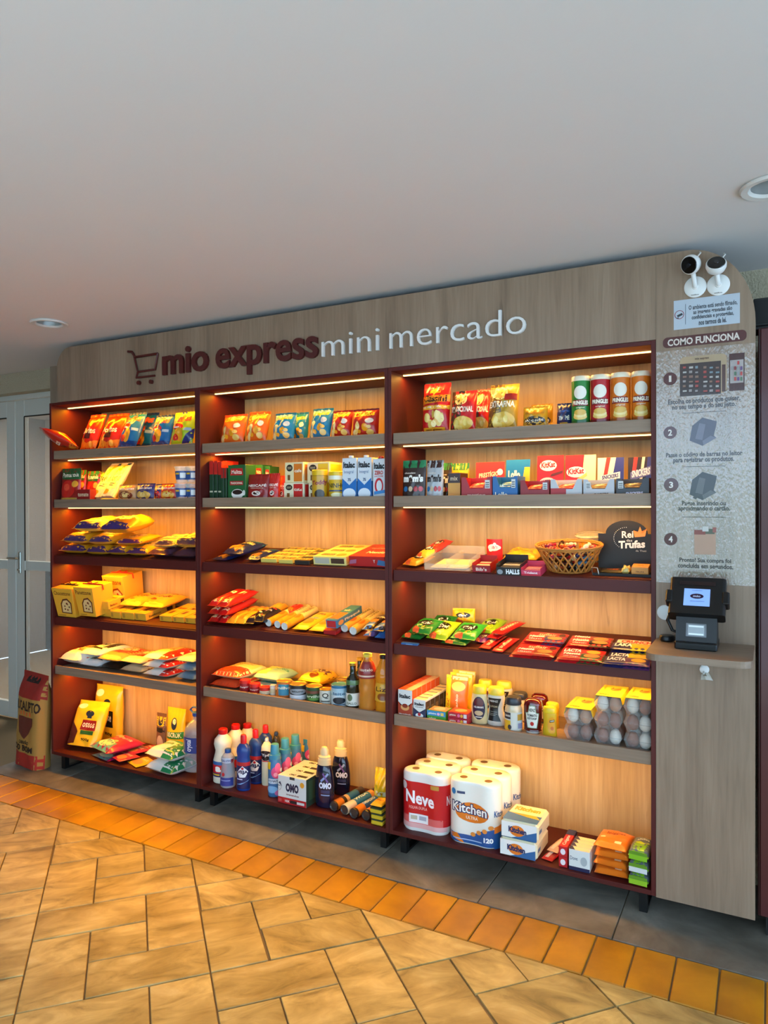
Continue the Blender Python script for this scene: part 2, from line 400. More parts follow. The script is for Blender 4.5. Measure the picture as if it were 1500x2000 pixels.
# recessed downlights, switched off
def downlight(x, y, lab):
    t = empty('ceiling_downlight', (x, y, ZC))
    lathe('trim_ring', [(.066, -.001), (.098, -.001), (.100, -.006), (.094, -.012), (.074, -.010), (.066, -.001)], M('#c9c6c0', .4), t, 40, caps=False)
    lathe('reflector', [(.074, -.009), (.070, .03), (.055, .07), (.001, .074)], M('#a9a9a4', .3, .5), t, 32, caps=False)
    lathe('bulb', [(.018, .07), (.036, .05), (.032, .03), (.001, .022)], M('#9aa09e', .2), t, 24)
    tag(t, lab, 'ceiling light', 'recessed ceiling downlights')
downlight(*LAMPS[0], 'round recessed downlight in the ceiling near the glazed door')
downlight(*LAMPS[1], 'round recessed downlight in the ceiling above the instruction panel')
area('room_fill_light', (-1.8, 1.5, 2.66), (-1.8, 1.5, 0), 1.0, 1.0, 95*DAY, (1, .93, .86))  # added fill light with no lamp of its own, brightens the room behind the glass
# ================================================================ shelving units
XU = [0, 1.2436, 2.4482, 3.6668]; DEP = .40; TH = .018; ZT = 2.35; ZB = .10
SH = [[2.045, 1.734, 1.376, .983, .668], [2.038, 1.734, 1.376, 1.018, .675], [2.036, 1.733, 1.377, 1.022, .678]]
LIP = (0, 1, 4); TILT = radians(9.8)
UNITLAB = ['maroon shelving unit beside the glazed door, stacked with bread and rice', 'middle maroon shelving unit holding coffee, milk cartons and detergents',
           'maroon shelving unit next to the instruction panel, holding eggs and kitchen paper']
LEDCOL = [(1, .39, .0), (1, .44, .025), (1, .49, .09)]
def floor_of(b, s):        # height on which goods stand, s = 1..6
    return ZB+.02 if s == 6 else SH[b-1][s-1]-(.013 if s-1 in LIP else 0)
STRIP = M('#ffc878', .5, emit=5)
for b in range(3):
    x0, x1 = XU[b]+.0008, XU[b+1]-.0008
    t = empty('shelving_unit', ((x0+x1)/2, .2, 0)); tag(t, UNITLAB[b], 'shelf', 'maroon shelving units along the wall')
    cx = (x0+x1)/2; hw = (x1-x0)/2; D0, D1 = -.2, DEP-.2
    def part(n, B, m, c=.001): return bx(n, B, m, t, c)
    part('side_panel', (-hw, D0, ZB, -hw+TH, D1, ZT), RED); part('side_panel', (hw-TH, D0, ZB, hw, D1, ZT), RED)
    part('top_panel', (-hw+TH, D0, ZT-TH, hw-TH, D1, ZT), RED); part('bottom_panel', (-hw+TH, D0, ZB, hw-TH, D1, ZB+.02), RED)
    seam = {0: .0, 1: .13, 2: -.25}[b]
    part('back_panel', (-hw+TH, D1-.006, ZB+.02, seam-.0008, D1, ZT-TH), OAKB, 0); part('back_panel', (seam+.0008, D1-.006, ZB+.02, hw-TH, D1, ZT-TH), OAKB, 0)
    for k in range(5):
        z = SH[b][k]; lip = k in LIP; top = z-(.013 if lip else .0)
        if lip:
            s = part('shelf_board', (-hw+TH, D0+.033, z-.053, hw-TH, D1-.006, top), OAKH)
            bx('shelf_lip', (-hw+TH+.002, D0+.015, z-.053, hw-TH-.002, D0+.033, z), OAKH, s, .0012)
        else:            # display shelf sloping down to the front
            s = bx('shelf_board', (-hw+TH, .018, -.020, hw-TH, .374, 0), RED, t, .001, loc=(0, D0+.015, z), rot=(TILT, 0, 0))
            bx('shelf_lip', (-hw+TH+.002, D0+.015, z-.053, hw-TH-.002, D0+.0328, z-.0005), RED, t, .0012)
            bx('shelf_base', (-hw+TH, D0+.033, z-.053, hw-TH, D1-.006, z-.033), RED, t, .001)
    for k in range(6):
        zl = (ZT-TH) if k == 0 else SH[b][k-1]-.053
        yl = D0+.125
        st = bx('led_strip', (-hw+TH+.004, yl-.005, zl-.005, hw-TH-.004, yl+.006, zl), STRIP, t)
        area('led_light', (cx, yl+.2, zl-.0095), (cx, yl+.2, zl-1), 2*hw-.07, .012, (9.2, 7.4, 6.8)[b]*LED*(1.0 if k else 1.0), LEDCOL[b])
    for sx in (-1, 1):
        xl = sx*(hw-.055)
        L = [(xl-.016, D0+.045, .0, xl+.016, D0+.077, ZB), (xl-.016, D1-.06, 0, xl+.016, D1-.03, ZB), (xl-.016, D0+.077, 0, xl+.016, D1-.06, .012)]
        boxes('sled_leg', L, M('#141312', .45, .3), t)
# ---------------------------------------------------------------- header board, side panel, lettering
YF0, YF1 = -.0005, .018
xs0 = .078; r = .12
pts = [(xs0, ZT+.001), (X(509, 0)-.0006, ZT+.001), (X(509, 0)-.0006, 2.69)]+[(xs0+r-r*sin(a), 2.69-r+r*cos(a)) for a in [radians(90*i/10) for i in range(11)]]
hb = empty('header_board', (0, 0, 0)); tag(hb, 'long grey oak header board above the shelves carrying the shop lettering', 'sign board')
prism('board', pts, YF0, YF1, OAK, hb)
xm = XU[3]+.0005
prism('board', [(X(509, 0)+.0006, ZT+.001), (xm-.0006, ZT+.001), (xm-.0006, 2.69), (X(509, 0)+.0006, 2.69)], YF0, YF1, OAK, hb)
xp1 = 4.024; r = .245
sp = prism('instruction_panel', [(xm, ZB-.002), (xp1, ZB-.002)]+[(xp1-r*(1-cos(a)), 2.69-.31+.31*sin(a)) for a in [radians(90*i/14) for i in range(15)]]+[(xm, 2.69)], YF0, YF1, OAK)
tag(sp, 'tall grey oak panel with printed shopping instructions and rounded top corner', 'panel')
bx('support_post', (xm+.05, YF1, ZB, xm+.09, .35, 2.3), RED, sp)
zv = Zat(1380, 1141, 0)
vn = prism('clear_vinyl_sheet', [(xm+.0015, zv), (xp1-.001, zv), (xp1-.001, 2.30), (xm+.0015, 2.30)], YF0-.0008, YF0, VINYL, sp)
def psurf(x0, z0, x1, z1, y): return lambda u_, v_, o: (x0+(x1-x0)*u_, y-o, z0+(z1-z0)*v_)
def panel_print(shapes, name, parent=sp, y=YF0-.0009, fin=None):
    return prints(parent, lambda u_, v_, o: (u_, y-o, v_), 1, 1, shapes, None, name, fin or (lambda c: M(c, .4, 0, .6)))
PX = lambda px: X(px, 0)
PZ = lambda px, py: Zat(px, py, 0)
def ptext(s, px0, px1, pyb, pyt, col, b=.03, at=None):      # text box from pixels
    m = (px0+px1)/2; return ('t', s, PX(px0), PZ(m, pyb), PX(px1), PZ(m, pyt), col, 0, b)
BR = '#4a1714'
sh = [('p', rrect(PX(1295), PZ(1376, 673), PX(1458), PZ(1376, 652), .017, 6), BR), ptext('COMO FUNCIONA', 1304, 1445, 670, 656, '#cfc0b4', .03)]
def num(n, px, py, r_=14.5):
    rr = r_*.00178; z = PZ(px, py); x = PX(px)
    return [('e', x, z, rr, rr, BR), ('t', n, x-(.0045 if n == '1' else .0075), z-.0125, x+(.0045 if n == '1' else .0075), z+.0125, '#cfc4b8', 0, .03)]
sh += num('1', 1309, 740)+num('2', 1309, 845, 14)+num('3', 1311, 947, 15.5)+num('4', 1310, 1053, 14)
TX = '#33231f'
sh += [ptext('Escolha os produtos que quiser,', 1305, 1446, 789, 776, TX), ptext('no seu tempo e do seu jeito.', 1313, 1437, 800, 787, TX),
       ptext('Passe o código de barras no leitor', 1301, 1450, 894, 882, TX), ptext('para registrar os produtos.', 1315, 1434, 905, 892, TX),
       ptext('Pague inserindo ou', 1332, 1418, 990, 978, TX), ptext('aproximando o cartão.', 1325, 1426, 1000, 988, TX),
       ptext('Pronto! Sua compra foi', 1327, 1428, 1101, 1090, TX), ptext('concluída em segundos.', 1324, 1432, 1113, 1101, TX)]
for px0, px1, py in ((1333, 1417, 805), (1333, 1417, 911), (1333, 1418, 1010)):
    m = (px0+px1)/2; sh.append(('r', PX(px0), PZ(m, py)-.0009, PX(px1), PZ(m, py)+.0009, TX))
panel_print(sh[:2], 'heading')
for i_ in range(4): panel_print(sh[2+2*i_:4+2*i_], 'step_number'); panel_print(sh[10+2*i_:12+2*i_]+(sh[18+i_:19+i_]), 'step_text')
# pictures of the four steps
sh = []
def pr_(px0, py0, px1, py1, c): m = (px0+px1)/2; return ('r', PX(px0), PZ(m, py1), PX(px1), PZ(m, py0), c)
sh += [('p', rrect(PX(1328), PZ(1373, 770), PX(1419), PZ(1373, 694), .018, 5), '#a58c6c'), pr_(1328, 708, 1408, 772, '#33201d'), pr_(1410, 712, 1417, 765, '#4a2a25'), pr_(1424, 690, 1454, 763, '#3f1b19'), pr_(1426, 703, 1452, 748, '#a59a96')]
rr_ = random.Random(3)
for i in range(6):
    for j in range(6):
        px = 1334+j*12+(4 if j > 2 else 0); py = 715+i*9.2; wv = rr_.uniform(5, 8)
        sh.append(pr_(px, py+rr_.uniform(0, 2), px+wv, py+5, rr_.choice(['#8d8380', '#7d5a4c', '#9a3b35', '#6f7f86', '#a9a19a', '#80604f'])))
for i in range(4):
    for j in range(4): sh.append(pr_(1428+j*6, 706+i*10.5, 1432+j*6, 713+i*10.5, rr_.choice(['#7a1f22', '#5a3c6e', '#496b50', '#aa3333', '#888888'])) if rr_.random() < .85 else pr_(1428, 706, 1430, 708, '#888888'))
sh.append(ptext('mio express', 1358, 1385, 704, 699, '#3a2018'))
def term(py, dark, light, card):
    z = lambda p: PZ(1373, py+p*.8)
    def P_(L, c): return ('p', [(PX(a), z(b_)) for a, b_ in L], c)
    out = [P_([(1347, 22), (1352, -14), (1372, -33), (1400, -22), (1398, -8), (1394, 12), (1399, 18), (1372, 36)], dark),
           P_([(1358, 18), (1366, -20), (1378, -16), (1372, 22)], light), P_([(1372, 24), (1388, 12), (1399, 18), (1374, 34)], light)]
    if card: out.append(P_([(1353, 30), (1362, 18), (1368, 22), (1359, 34)], '#2a2726'))
    return out
panel_print(sh, 'step_picture'); panel_print(term(842, '#45424f', '#615e6b', 0), 'step_picture'); panel_print(term(948, '#22211f', '#4a4845', 1), 'step_picture'); sh = []
sh += [pr_(1356, 1040, 1398, 1083, '#a9836c'), pr_(1356, 1035, 1378, 1044, '#7d3a33'), pr_(1378, 1033, 1396, 1043, '#4e5140'), pr_(1392, 1030, 1399, 1040, '#8a4a42'), pr_(1372, 1028, 1384, 1038, '#b7b2ac')]
panel_print(sh, 'step_picture')
# camera notice sticker
sk = prints(sp, lambda u_, v_, o: (u_, YF0-.0002-o, v_), 1, 1, [('r', PX(1316), PZ(1380, 638), PX(1445), PZ(1380, 580), '#aeb6bf')]+
    [ptext(s_, a, b_, c+1.5, c-9, '#3b4048') for s_, a, b_, c in (('O ambiente está sendo filmado,', 1345, 1440, 600), ('as imagens gravadas são', 1354, 1430, 610.5), ('confidenciais e protegidas,', 1351, 1433, 620.5), ('nos termos da lei.', 1365, 1419, 631))]+
    [('r', PX(1339)-.0007, PZ(1339, 634), PX(1339)+.0007, PZ(1339, 594), '#3b4048'), ('e', PX(1327), PZ(1327, 615), .0175, .0175, '#8a3a44'), ('e', PX(1327), PZ(1327, 615), .015, .015, '#aeb6bf'),
     ('p', [(PX(1322), PZ(1327, 616)), (PX(1332), PZ(1327, 612)), (PX(1334), PZ(1327, 616)), (PX(1324), PZ(1327, 620))], '#33383f'), ('r', PX(1321), PZ(1327, 622), PX(1326), PZ(1327, 620.5), '#33383f')], None, 'notice_sticker', lambda c: M(c, .3, 0, .4))
# raised shop lettering, one letter at a time
SG = empty('shop_sign', (0, 0, 0)); tag(SG, 'raised shop name with shopping cart emblem, maroon and white letters on header', 'sign')
def letters(s, x0, x1, zb, zx, mt, bold, depth, ref='x'):
    cu = bpy.data.curves.new('t', 'FONT'); cu.body = s; cu.offset = bold; cu.extrude = depth/2; cu.resolution_u = 4
    ob = bpy.data.objects.new('t', cu); me = bpy.data.meshes.new_from_object(ob)
    vx = [q.co.x for q in me.vertices]; a, b_ = min(vx), max(vx)
    c2 = bpy.data.curves.new('t', 'FONT'); c2.body = ref; c2.offset = bold; o2 = bpy.data.objects.new('t', c2); m2 = bpy.data.meshes.new_from_object(o2)
    h_ = max(q.co.y for q in m2.vertices); l_ = min(q.co.y for q in m2.vertices)
    kx = (x1-x0)/(b_-a); kz = (zx-zb)/(h_-l_)
    bm = bmesh.new(); bm.from_mesh(me); seen = set(); isl = []
    for v0 in bm.verts:
        if v0 in seen: continue
        st = [v0]; seen.add(v0); cur = []
        while st:
            q = st.pop(); cur.append(q)
            for e in q.link_edges:
                w_ = e.other_vert(q)
                if w_ not in seen: seen.add(w_); st.append(w_)
        isl.append(cur)
    isl.sort(key=lambda L: min(q.co.x for q in L)); groups = []
    for L in isl:            # dots join their stems
        lo, hi = min(q.co.x for q in L), max(q.co.x for q in L)
        if groups and lo < groups[-1][1]-.35*(hi-lo): groups[-1][0].extend(L); groups[-1][1] = max(hi, groups[-1][1])
        else: groups.append([list(L), hi])
    for L, _ in groups:
        idx = {q: i for i, q in enumerate(L)}
        vs = [((q.co.x-a)*kx+x0, YF0-depth/2-.0006-q.co.z, (q.co.y-l_)*kz+zb) for q in L]
        fs = [tuple(idx[q] for q in f_.verts) for f_ in bm.faces if f_.verts[0] in idx]
        mesh('letter', vs, fs, mt, SG)
    bm.free(); bpy.data.objects.remove(ob); bpy.data.objects.remove(o2)
MAR = M('#4a1613', .45); WH = M('#d9d6d2', .4)
zb = (PZ(323.6, 732)+PZ(620, 700))/2; zx = (PZ(323.6, 692)+PZ(622, 663))/2
letters('mio', PX(322), PX(411), zb, zx, MAR, .022, .016); letters('express', PX(426), PX(625), zb, zx, MAR, .022, .016)
zb2 = (PZ(633, 699)+PZ(1020, 650))/2; zx2 = (PZ(633, 667)+PZ(1020, 618))/2-.004
letters('mini', PX(632), PX(743), zb2, zx2, WH, -.012, .014); letters('mercado', PX(764), PX(1029), zb2, zx2, WH, -.012, .014)
c = lambda px, py: (PX(px), YF0-.009, PZ(px, py))
cart = tube('cart_emblem', [c(254, 687), c(262, 688), c(268, 698), c(312, 691)], .0075, MAR, SG)
tube('cart_frame', [c(312, 691), c(307, 722), c(273, 727)], .0065, MAR, cart); tube('cart_frame', [c(273, 727), c(270, 738), c(306, 734)], .0065, MAR, cart)
tube('cart_side', [c(265, 692), c(273, 727)], .0055, MAR, cart)
for q in ((275, 748), (299, 746)):
    lathe('cart_wheel', [(.012, -.008), (.012, .008)], MAR, cart, 20, loc=c(*q), rot=(pi/2, 0, 0))
# ---------------------------------------------------------------- security cameras
def camera(px, py, hpx, hpy, tilt, yawc, lab):
    zc = PZ(px, py); x = PX(px); t = empty('security_camera', (x, YF0, zc)); tag(t, lab, 'security camera', 'white security cameras on the panel')
    W_ = M('#d8d6d2', .4); R_ = .041
    lathe('base', [(.041, 0), (.041, .004), (.036, .008), (.012, .010), (.010, .014), (.001, .014)], W_, t, 36, rot=(pi/2, 0, 0))
    hx, hz = PX(hpx)-x, PZ(hpx, hpy)-zc
    tube('stem', [(0, -.008, 0), (0, -.022, .002), (hx*.4, -.034, hz*.5), (hx*.85, -.036, hz*.8)], .0095, W_, t)
    h = lathe('head', [(.001, .026), (.020, .024), (.032, .014), (.037, .0), (.037, -.012), (.034, -.018), (.032, -.018)], W_, t, 32, loc=(hx, -.052, hz), rot=(-pi/2-tilt, 0, yawc))
    # lens end of the lathe is -z, which faces outward after the turn
    lathe('lens_face', [(.0325, -.0175), (.031, -.0205), (.001, -.0225)], M('#0a0a0a', .08, 0, .5), h, 32)
    lathe('lens', [(.009, -.021), (.008, -.024), (.001, -.0245)], M('#1c1d22', .05, 0, 1), h, 20)
    tube('cable', [(hx+.02, -.04, hz+.03), (hx+.03, -.02, hz+.05), (hx+.026, -.006, hz+.058)], .0028, W_, t)
    prints(t, lambda u_, v_, o: (u_, -.0088-o, v_), 1, 1, [('t', 'intelbras', -.014, -.034, .014, -.029, '#777777')], None, 'lettering')
camera(1358, 561, 1353, 524, -.35, -.5, 'white security camera with black lens turned towards the shelves')
camera(1403, 557, 1400, 528, .55, .1, 'white security camera tipped down, beside the rounded panel corner')
# ---------------------------------------------------------------- payment shelf and terminal
zs = Zat(1364, 1258, 0)
PXW = lambda px, y: X(px, y)
xa, xb = PX(1283), PX(1474); zsh = Zat(1290, 1246, 0)
sy = min(-.2, onz(1256, 1276, zsh).y)
def shelf_outline():
    r_ = .05; p = [(xb, -.0025), (xa, -.0025)]
    x0_, x1_ = xa, xb
    for cx_, a0 in ((x0_+r_, 180), (x1_-r_, 270)):
        for i in range(7):
            a = radians(a0+90*i/6); p.append((cx_+r_*cos(a), sy+r_+r_*sin(a)))
    return p
ps = vprism('payment_shelf', shelf_outline(), zsh-.024, zsh, OAKH); tag(ps, 'small grey oak shelf with rounded corners fixed to instruction panel', 'shelf')
BK = M('#100f0f', .38); BK2 = M('#1d1c1c', .5)
pt = empty('payment_terminal', (PXW(1362, -.13), -.13, zsh+.0005)); tag(pt, 'black self-checkout terminal with lit screen and barcode scanner on oak shelf', 'payment terminal')
bx('base', (-.058, -.075, 0, .058, .06, .030), BK, pt, .004)
v = [(-.056, -.055, .03), (.056, -.055, .03), (.056, .05, .03), (-.056, .05, .03), (-.056, -.035, .125), (.056, -.035, .125), (.056, .03, .125), (-.056, .03, .125)]
bdy = mesh('scanner_body', v, [(3, 2, 1, 0), (4, 5, 6, 7), (0, 1, 5, 4), (1, 2, 6, 5), (2, 3, 7, 6), (3, 0, 4, 7)], BK2, pt)
sl = lambda u_, v_, o: (-.028+.056*u_, -.0555+.02*(.2+v_*.55)-o*1.2-.0005, .05+.052*v_)
prints(bdy, sl, .06, .05, [('r', 0, 0, 1, 1, '#4d4f50'), ('r', .1, .1, .9, .9, '#8f9494'), ('r', .14, .72, .86, .84, '#d9dcda'), ('r', .14, .14, .86, .26, '#d9dcda')], None, 'scanner_window', lambda c: M(c, .2, 0, .5))
hd = empty('tablet_head', (0, 0, 0)); hd.parent = pt; hd.location = (0, -.035, .125); hd.rotation_euler = (-radians(35), 0, 0)
vprism('housing', [(x_, y_) for x_, y_ in rrect(-.078, -.034, .078, .034, .012)], 0, .165, BK, hd)
bx('screen', (-.036, -.0352, .035, .036, -.0335, .112), M('#7f9fe0', .2, 0, .3, emit=.55), hd)
prints(hd, lambda u_, v_, o: (-.036+.072*u_, -.0353-o, .035+.077*v_), .07, .08, [('e', .5, .56, .26, .15, '#2b1630'), ('t', 'mio', .36, .50, .64, .62, '#cfd4ee'), ('r', .3, .88, .7, .9, '#4a5fa0'), ('r', .25, .25, .8, .27, '#4a5fa0')], None, 'screen_graphics', lambda c: M(c, .3))
bx('camera_bar', (-.05, -.036, .128, .05, -.034, .146), M('#201314', .2), hd)
for s_ in (-1, 1): bx('side_clamp', (s_*.078-.010, -.037, .05, s_*.078+.010, .02, .105), BK, hd, .004)
pt.scale = (1.25, 1.10, .92)
zz = zsh
tube('cable', [(-.03, .06, .03), (-.075, .05, .05), (-.09, .06, .09), (-.082, .075, .125), (-.078, .10, .135)], .0055, BK, pt)
g = lathe('cable_grommet', [(.030, 0), (.030, .004), (.026, .006), (.001, .006)], M('#cfd0cd', .4), None, 32, loc=(PX(1299), YF0-.0005, PZ(1299, 1196)), rot=(pi/2, 0, 0))
tag(g, 'white round cable cover on the panel beside the terminal', 'cable cover')
pk = empty('card_reader_puck', (PXW(1303, -.06), -.06, zsh+.0005)); tag(pk, 'small round black puck with plug lying on the oak shelf', 'puck')
lathe('body', [(.024, 0), (.029, .005), (.029, .017), (.025, .023), (.001, .024)], BK, pk, 28)
bx('plug', (.03, -.03, .002, .07, -.016, .014), BK, pk, .002, rot=(0, 0, .2)); bx('plug_sleeve', (.055, -.028, .003, .062, -.012, .0145), M('#c9c9c4', .3, .6), pk)
g = lathe('wall_hook', [(.0175, 0), (.0175, .004), (.014, .006), (.001, .006)], M('#d6d6d4', .35), None, 28, loc=(PX(1376), YF0-.0005, PZ(1376, 1307)), rot=(pi/2, 0, 0))
tag(g, 'small white round hook with peg below the oak shelf', 'hook')
tube('peg', [(0, -.008, .006), (0, -.014, .012), (0, -.012, .026)], .003, M('#c9c9c6', .3), g)
cb = mesh('plastic_hang_tag', [(-.004, 0, 0), (.014, .001, -.002), (.030, .0, -.030), (.004, -.006, -.028), (-.014, 0, -.032), (-.012, .001, -.01)], [(0, 1, 2, 3), (0, 3, 4, 5)], M('#bdb6a8', .3, 0, .3, 0, .7), loc=(PX(1377), YF0-.008, PZ(1377, 1312)))
tag(cb, 'crumpled clear plastic tag hanging from the white hook', 'tag'); cb.modifiers.new('thick', 'SOLIDIFY').thickness = .001
prints(cb, lambda u_, v_, o: (-.006+.014*u_, -.006-o, -.014+.014*v_), .014, .014, [('p', [(0, 0), (1, .05), (.5, 1)], '#5a4a30')], None, 'print')
# ---------------------------------------------------------------- neighbours at the edge of the frame
fr = empty('tall_cabinet', (4.40, .30, 0)); tag(fr, 'tall maroon cabinet standing just beyond the instruction panel', 'cabinet')
bx('carcass', (-.368, -.24, .09, .368, .19, 2.366), M('#4a1a1a', .35, 0, .2), fr, .003); bx('door', (-.36, -.262, .10, .36, -.242, 2.36), M('#4a1a1a', .35, 0, .2), fr, .003)
boxes('plinth', [(-.34, -.2, 0, .34, .18, .09)], M('#17120f', .6), fr); tube('handle', [(.30, -.262, 1.0), (.30, -.29, 1.02), (.30, -.29, 1.3), (.30, -.262, 1.32)], .008, M('#888888', .3, .9), fr)
sb = empty('black_speaker', (4.10, .15, 2.3665)); tag(sb, 'small black box on top of the maroon cabinet', 'speaker')
bx('cabinet', (-.085, -.08, .01, -.052+.035, .06, .118), M('#0d0d0d', .5), sb, .003); bx('foot', (-.08, -.07, 0, -.022, .05, .01), M('#0d0d0d', .5), sb)
bx('grille', (-.079, -.083, .02, -.023, -.08, .11), M('#161616', .8), sb)
# ================================================================ goods: builders
def sg(x, p): return (abs(x)**p)*(1 if x >= 0 else -1)
def bag(name, lab, cat, grp, x, y, z, w, h, d, col, shapes, lean=0, rz=0, roll=0, kind='pillow', back=None, seed=0, fin=None, L=.022, crumple=1.0):
    w *= .965; d *= .95
    rd = random.Random(seed*17+3); ph = [rd.uniform(0, 6.3) for _ in range(6)]; fin = fin or FILM; s = .07
    def T(u_, v_):
        e = max(0, 1-abs(2*u_-1)**(6 if kind == 'box' else 2.6))**.6
        if kind == 'doy': g = (max(0, cos(pi/2*min(1, v_/(1-s)))))**.55
        elif kind == 'box': g = 1 if v_ < .72 else max(0, cos(pi/2*min(1, (v_-.72)/.23)))**.8
        else: g = max(0, sin(pi*min(1, max(0, (v_-s*.6)/(1-s*1.6)))))**.55
        t = d/2*e*g
        wv = sin(9*u_+5*v_+ph[0])*sin(7*v_-4*u_+ph[1])*.09+sin(19*u_-13*v_+ph[2])*.045+sin(23*v_+17*u_+ph[3])*.035
        t += d*.5*wv*crumple*e*g
        if kind != 'box': t += .0035*crumple*sin(34*u_+ph[4])*exp(-((1-v_)/.16)**2)*e
        return max(.0006, t+.0006), e*g
    def S(u_, v_, o, side=-1):
        t, q = T(u_, v_)
        return ((u_-.5)*w*(1-.07*q*(kind == 'pillow')), side*(t+o), v_*h-.004*q*(kind == 'pillow'))
    nu, nv = 18, 20; vs, fs = [], []
    for sd in (-1, 1):
        for j in range(nv+1):
            for i in range(nu+1): vs.append(S(i/nu, j/nv, 0, sd))
    n0 = (nu+1)*(nv+1)
    for j in range(nv):
        for i in range(nu):
            a = j*(nu+1)+i; fs.append((a, a+1, a+nu+2, a+nu+1)); a += n0; fs.append((a+1, a, a+nu+1, a+nu+2))
    for j in range(nv):
        a = j*(nu+1); fs.append((a, a+nu+1, a+nu+1+n0, a+n0)); a += nu; fs.append((a+nu+1, a, a+n0, a+nu+1+n0))
    fs.append(tuple([i for i in range(nu+1)][::-1]+[n0+i for i in range(nu+1)]))
    o = mesh(name, vs, fs, fin(col), None, 70, loc=(x, y, z+.0008), rot=(-lean, roll, rz)); tag(o, lab, cat, grp)
    if shapes: prints(o, S, w, h, shapes, L, 'print', fin)
    return o
def flat(name, lab, cat, grp, x, y, z, w, l, t, col, shapes, rz=0, tilt=(0, 0), p=.5, seed=0, fin=None, L=.022, cr=1.0, seal=.05):
    """a filled pack lying down: v runs from the front end to the back end, bottom pressed flat"""
    w *= .955
    rd = random.Random(seed*31+5); ph = [rd.uniform(0, 6.3) for _ in range(6)]; fin = fin or FILM
    def q(u_, v_):
        e = max(0, 1-abs(2*u_-1)**4)**p; vv = min(1, max(0, (v_-seal)/(1-2*seal))); g = max(0, 1-abs(2*vv-1)**4)**p
        return e*g
    def S(u_, v_, o, side=1):
        k = q(u_, v_); wv = (sin(8*u_+6*v_+ph[0])*.07+sin(15*v_-9*u_+ph[1])*.05+sin(27*u_+11*v_+ph[2])*.03+sin(41*v_+19*u_+ph[3])*sin(23*u_+ph[4])*.03)*cr
        zt = t*.42+t*.58*k*(1+wv)
        zb_ = t*.42*(1-k)
        return ((u_-.5)*w, (v_-.5)*l, (zt+o+.0005) if side > 0 else zb_)
    nu, nv = 20, 22; vs, fs = [], []
    for sd in (1, -1):
        for j in range(nv+1):
            for i in range(nu+1): vs.append(S(i/nu, j/nv, 0, sd))
    n0 = (nu+1)*(nv+1)
    for j in range(nv):
        for i in range(nu):
            a = j*(nu+1)+i; fs.append((a, a+1, a+nu+2, a+nu+1)); a += n0; fs.append((a+1, a, a+nu+1, a+nu+2))
    for j in range(nv):
        a = j*(nu+1); fs.append((a, a+nu+1, a+nu+1+n0, a+n0)); a += nu; fs.append((a+nu+1, a, a+n0, a+nu+1+n0))
    for i in range(nu):
        fs.append((i+1, i, i+n0, i+1+n0)); a = nv*(nu+1)+i; fs.append((a, a+1, a+1+n0, a+n0))
    o = mesh(name, vs, fs, fin(col), None, 70, loc=(x, y, z+.0008), rot=(tilt[0], tilt[1], rz)); tag(o, lab, cat, grp)
    if shapes: prints(o, S, w, l, shapes, L, 'print', fin)
    return o
def box(name, lab, cat, grp, x, yf, z, w, d, h, col, f=None, t=None, s=None, rz=0, lean=0, c=.0015, fin=None, taper=0):
    """carton: yf is its front face; f, t, s are the prints on front, top and right side"""
    fin = fin or CARD; w *= .98
    vs, fs = boxgeo(-w/2, 0, 0, w/2, d, h, c)
    if taper: vs = [(vx*(1-taper*(1-vz/h)), d/2+(vy-d/2)*(1-taper*(1-vz/h)), vz) for vx, vy, vz in vs]
    o = mesh(name, vs, fs, fin(col), None, loc=(x, yf, z+.0006), rot=(-lean, 0, rz)); tag(o, lab, cat, grp)
    k = lambda v_: 1-taper*(1-v_)
    if f: prints(o, lambda u_, v_, q: ((u_-.5)*w*k(v_), d/2*(1-k(v_))-q, v_*h), w, h, f, None, 'front_print', fin)
    if t: prints(o, lambda u_, v_, q: ((u_-.5)*w, v_*d, h+q), w, d, t, None, 'top_print', fin)
    if s: prints(o, lambda u_, v_, q: (w/2*k(v_)+q, d/2+(u_-.5)*d*k(v_), v_*h), d, h, s, None, 'side_print', fin)
    return o
def prof_r(prof, z):
    for (r0, z0), (r1, z1) in zip(prof, prof[1:]):
        if min(z0, z1) <= z <= max(z0, z1) and z1 != z0: return r0+(r1-r0)*(z-z0)/(z1-z0)
    return prof[0][0]
def csurf(prof, z0, z1, span, face=0.0, sy=1.0):
    def S(u_, v_, o):
        z = z0+(z1-z0)*v_; a = -pi/2+face+(u_-.5)*span; r_ = prof_r(prof, z)+o
        return (r_*cos(a), r_*sin(a)*sy, z)
    return S
def bottle(name, lab, cat, grp, x, y, z, prof, col, cap=None, label=None, face=0.5, sy=1.0, fin=None, rz=0, n=24, liquid=None):
    """prof: (radius, height) outline; cap: (outline, colour); label: (z0, z1, span, shapes)"""
    e = empty(name, (x, y, z+.0006), (0, 0, rz)); tag(e, lab, cat, grp)
    b = lathe('body', prof, (fin or PL)(col) if isinstance(col, str) else col, e, n, sy)
    if cap: lathe('cap', cap[0], PL(cap[1]) if isinstance(cap[1], str) else cap[1], e, 20, sy if sy > .8 else .8)
    if liquid: lathe('liquid', liquid[0], liquid[1], e, n, sy)
    for L_ in (label if isinstance(label, list) else [label] if label else []):
        z0, z1, span, shapes = L_; R_ = max(r for r, _ in prof)
        prints(b, csurf(prof, z0, z1, span, face, sy), R_*span, z1-z0, shapes, .009, 'label', FILM, base=.0009)
    return e
def bar(name, lab, cat, grp, x, y, z, w, l, t, col, shapes, rz=0, tilt=(0, 0), seed=0):
    return flat(name, lab, cat, grp, x, y, z, w, l, t, col, shapes, rz, tilt, .28, seed, None, .03, .5, .06)
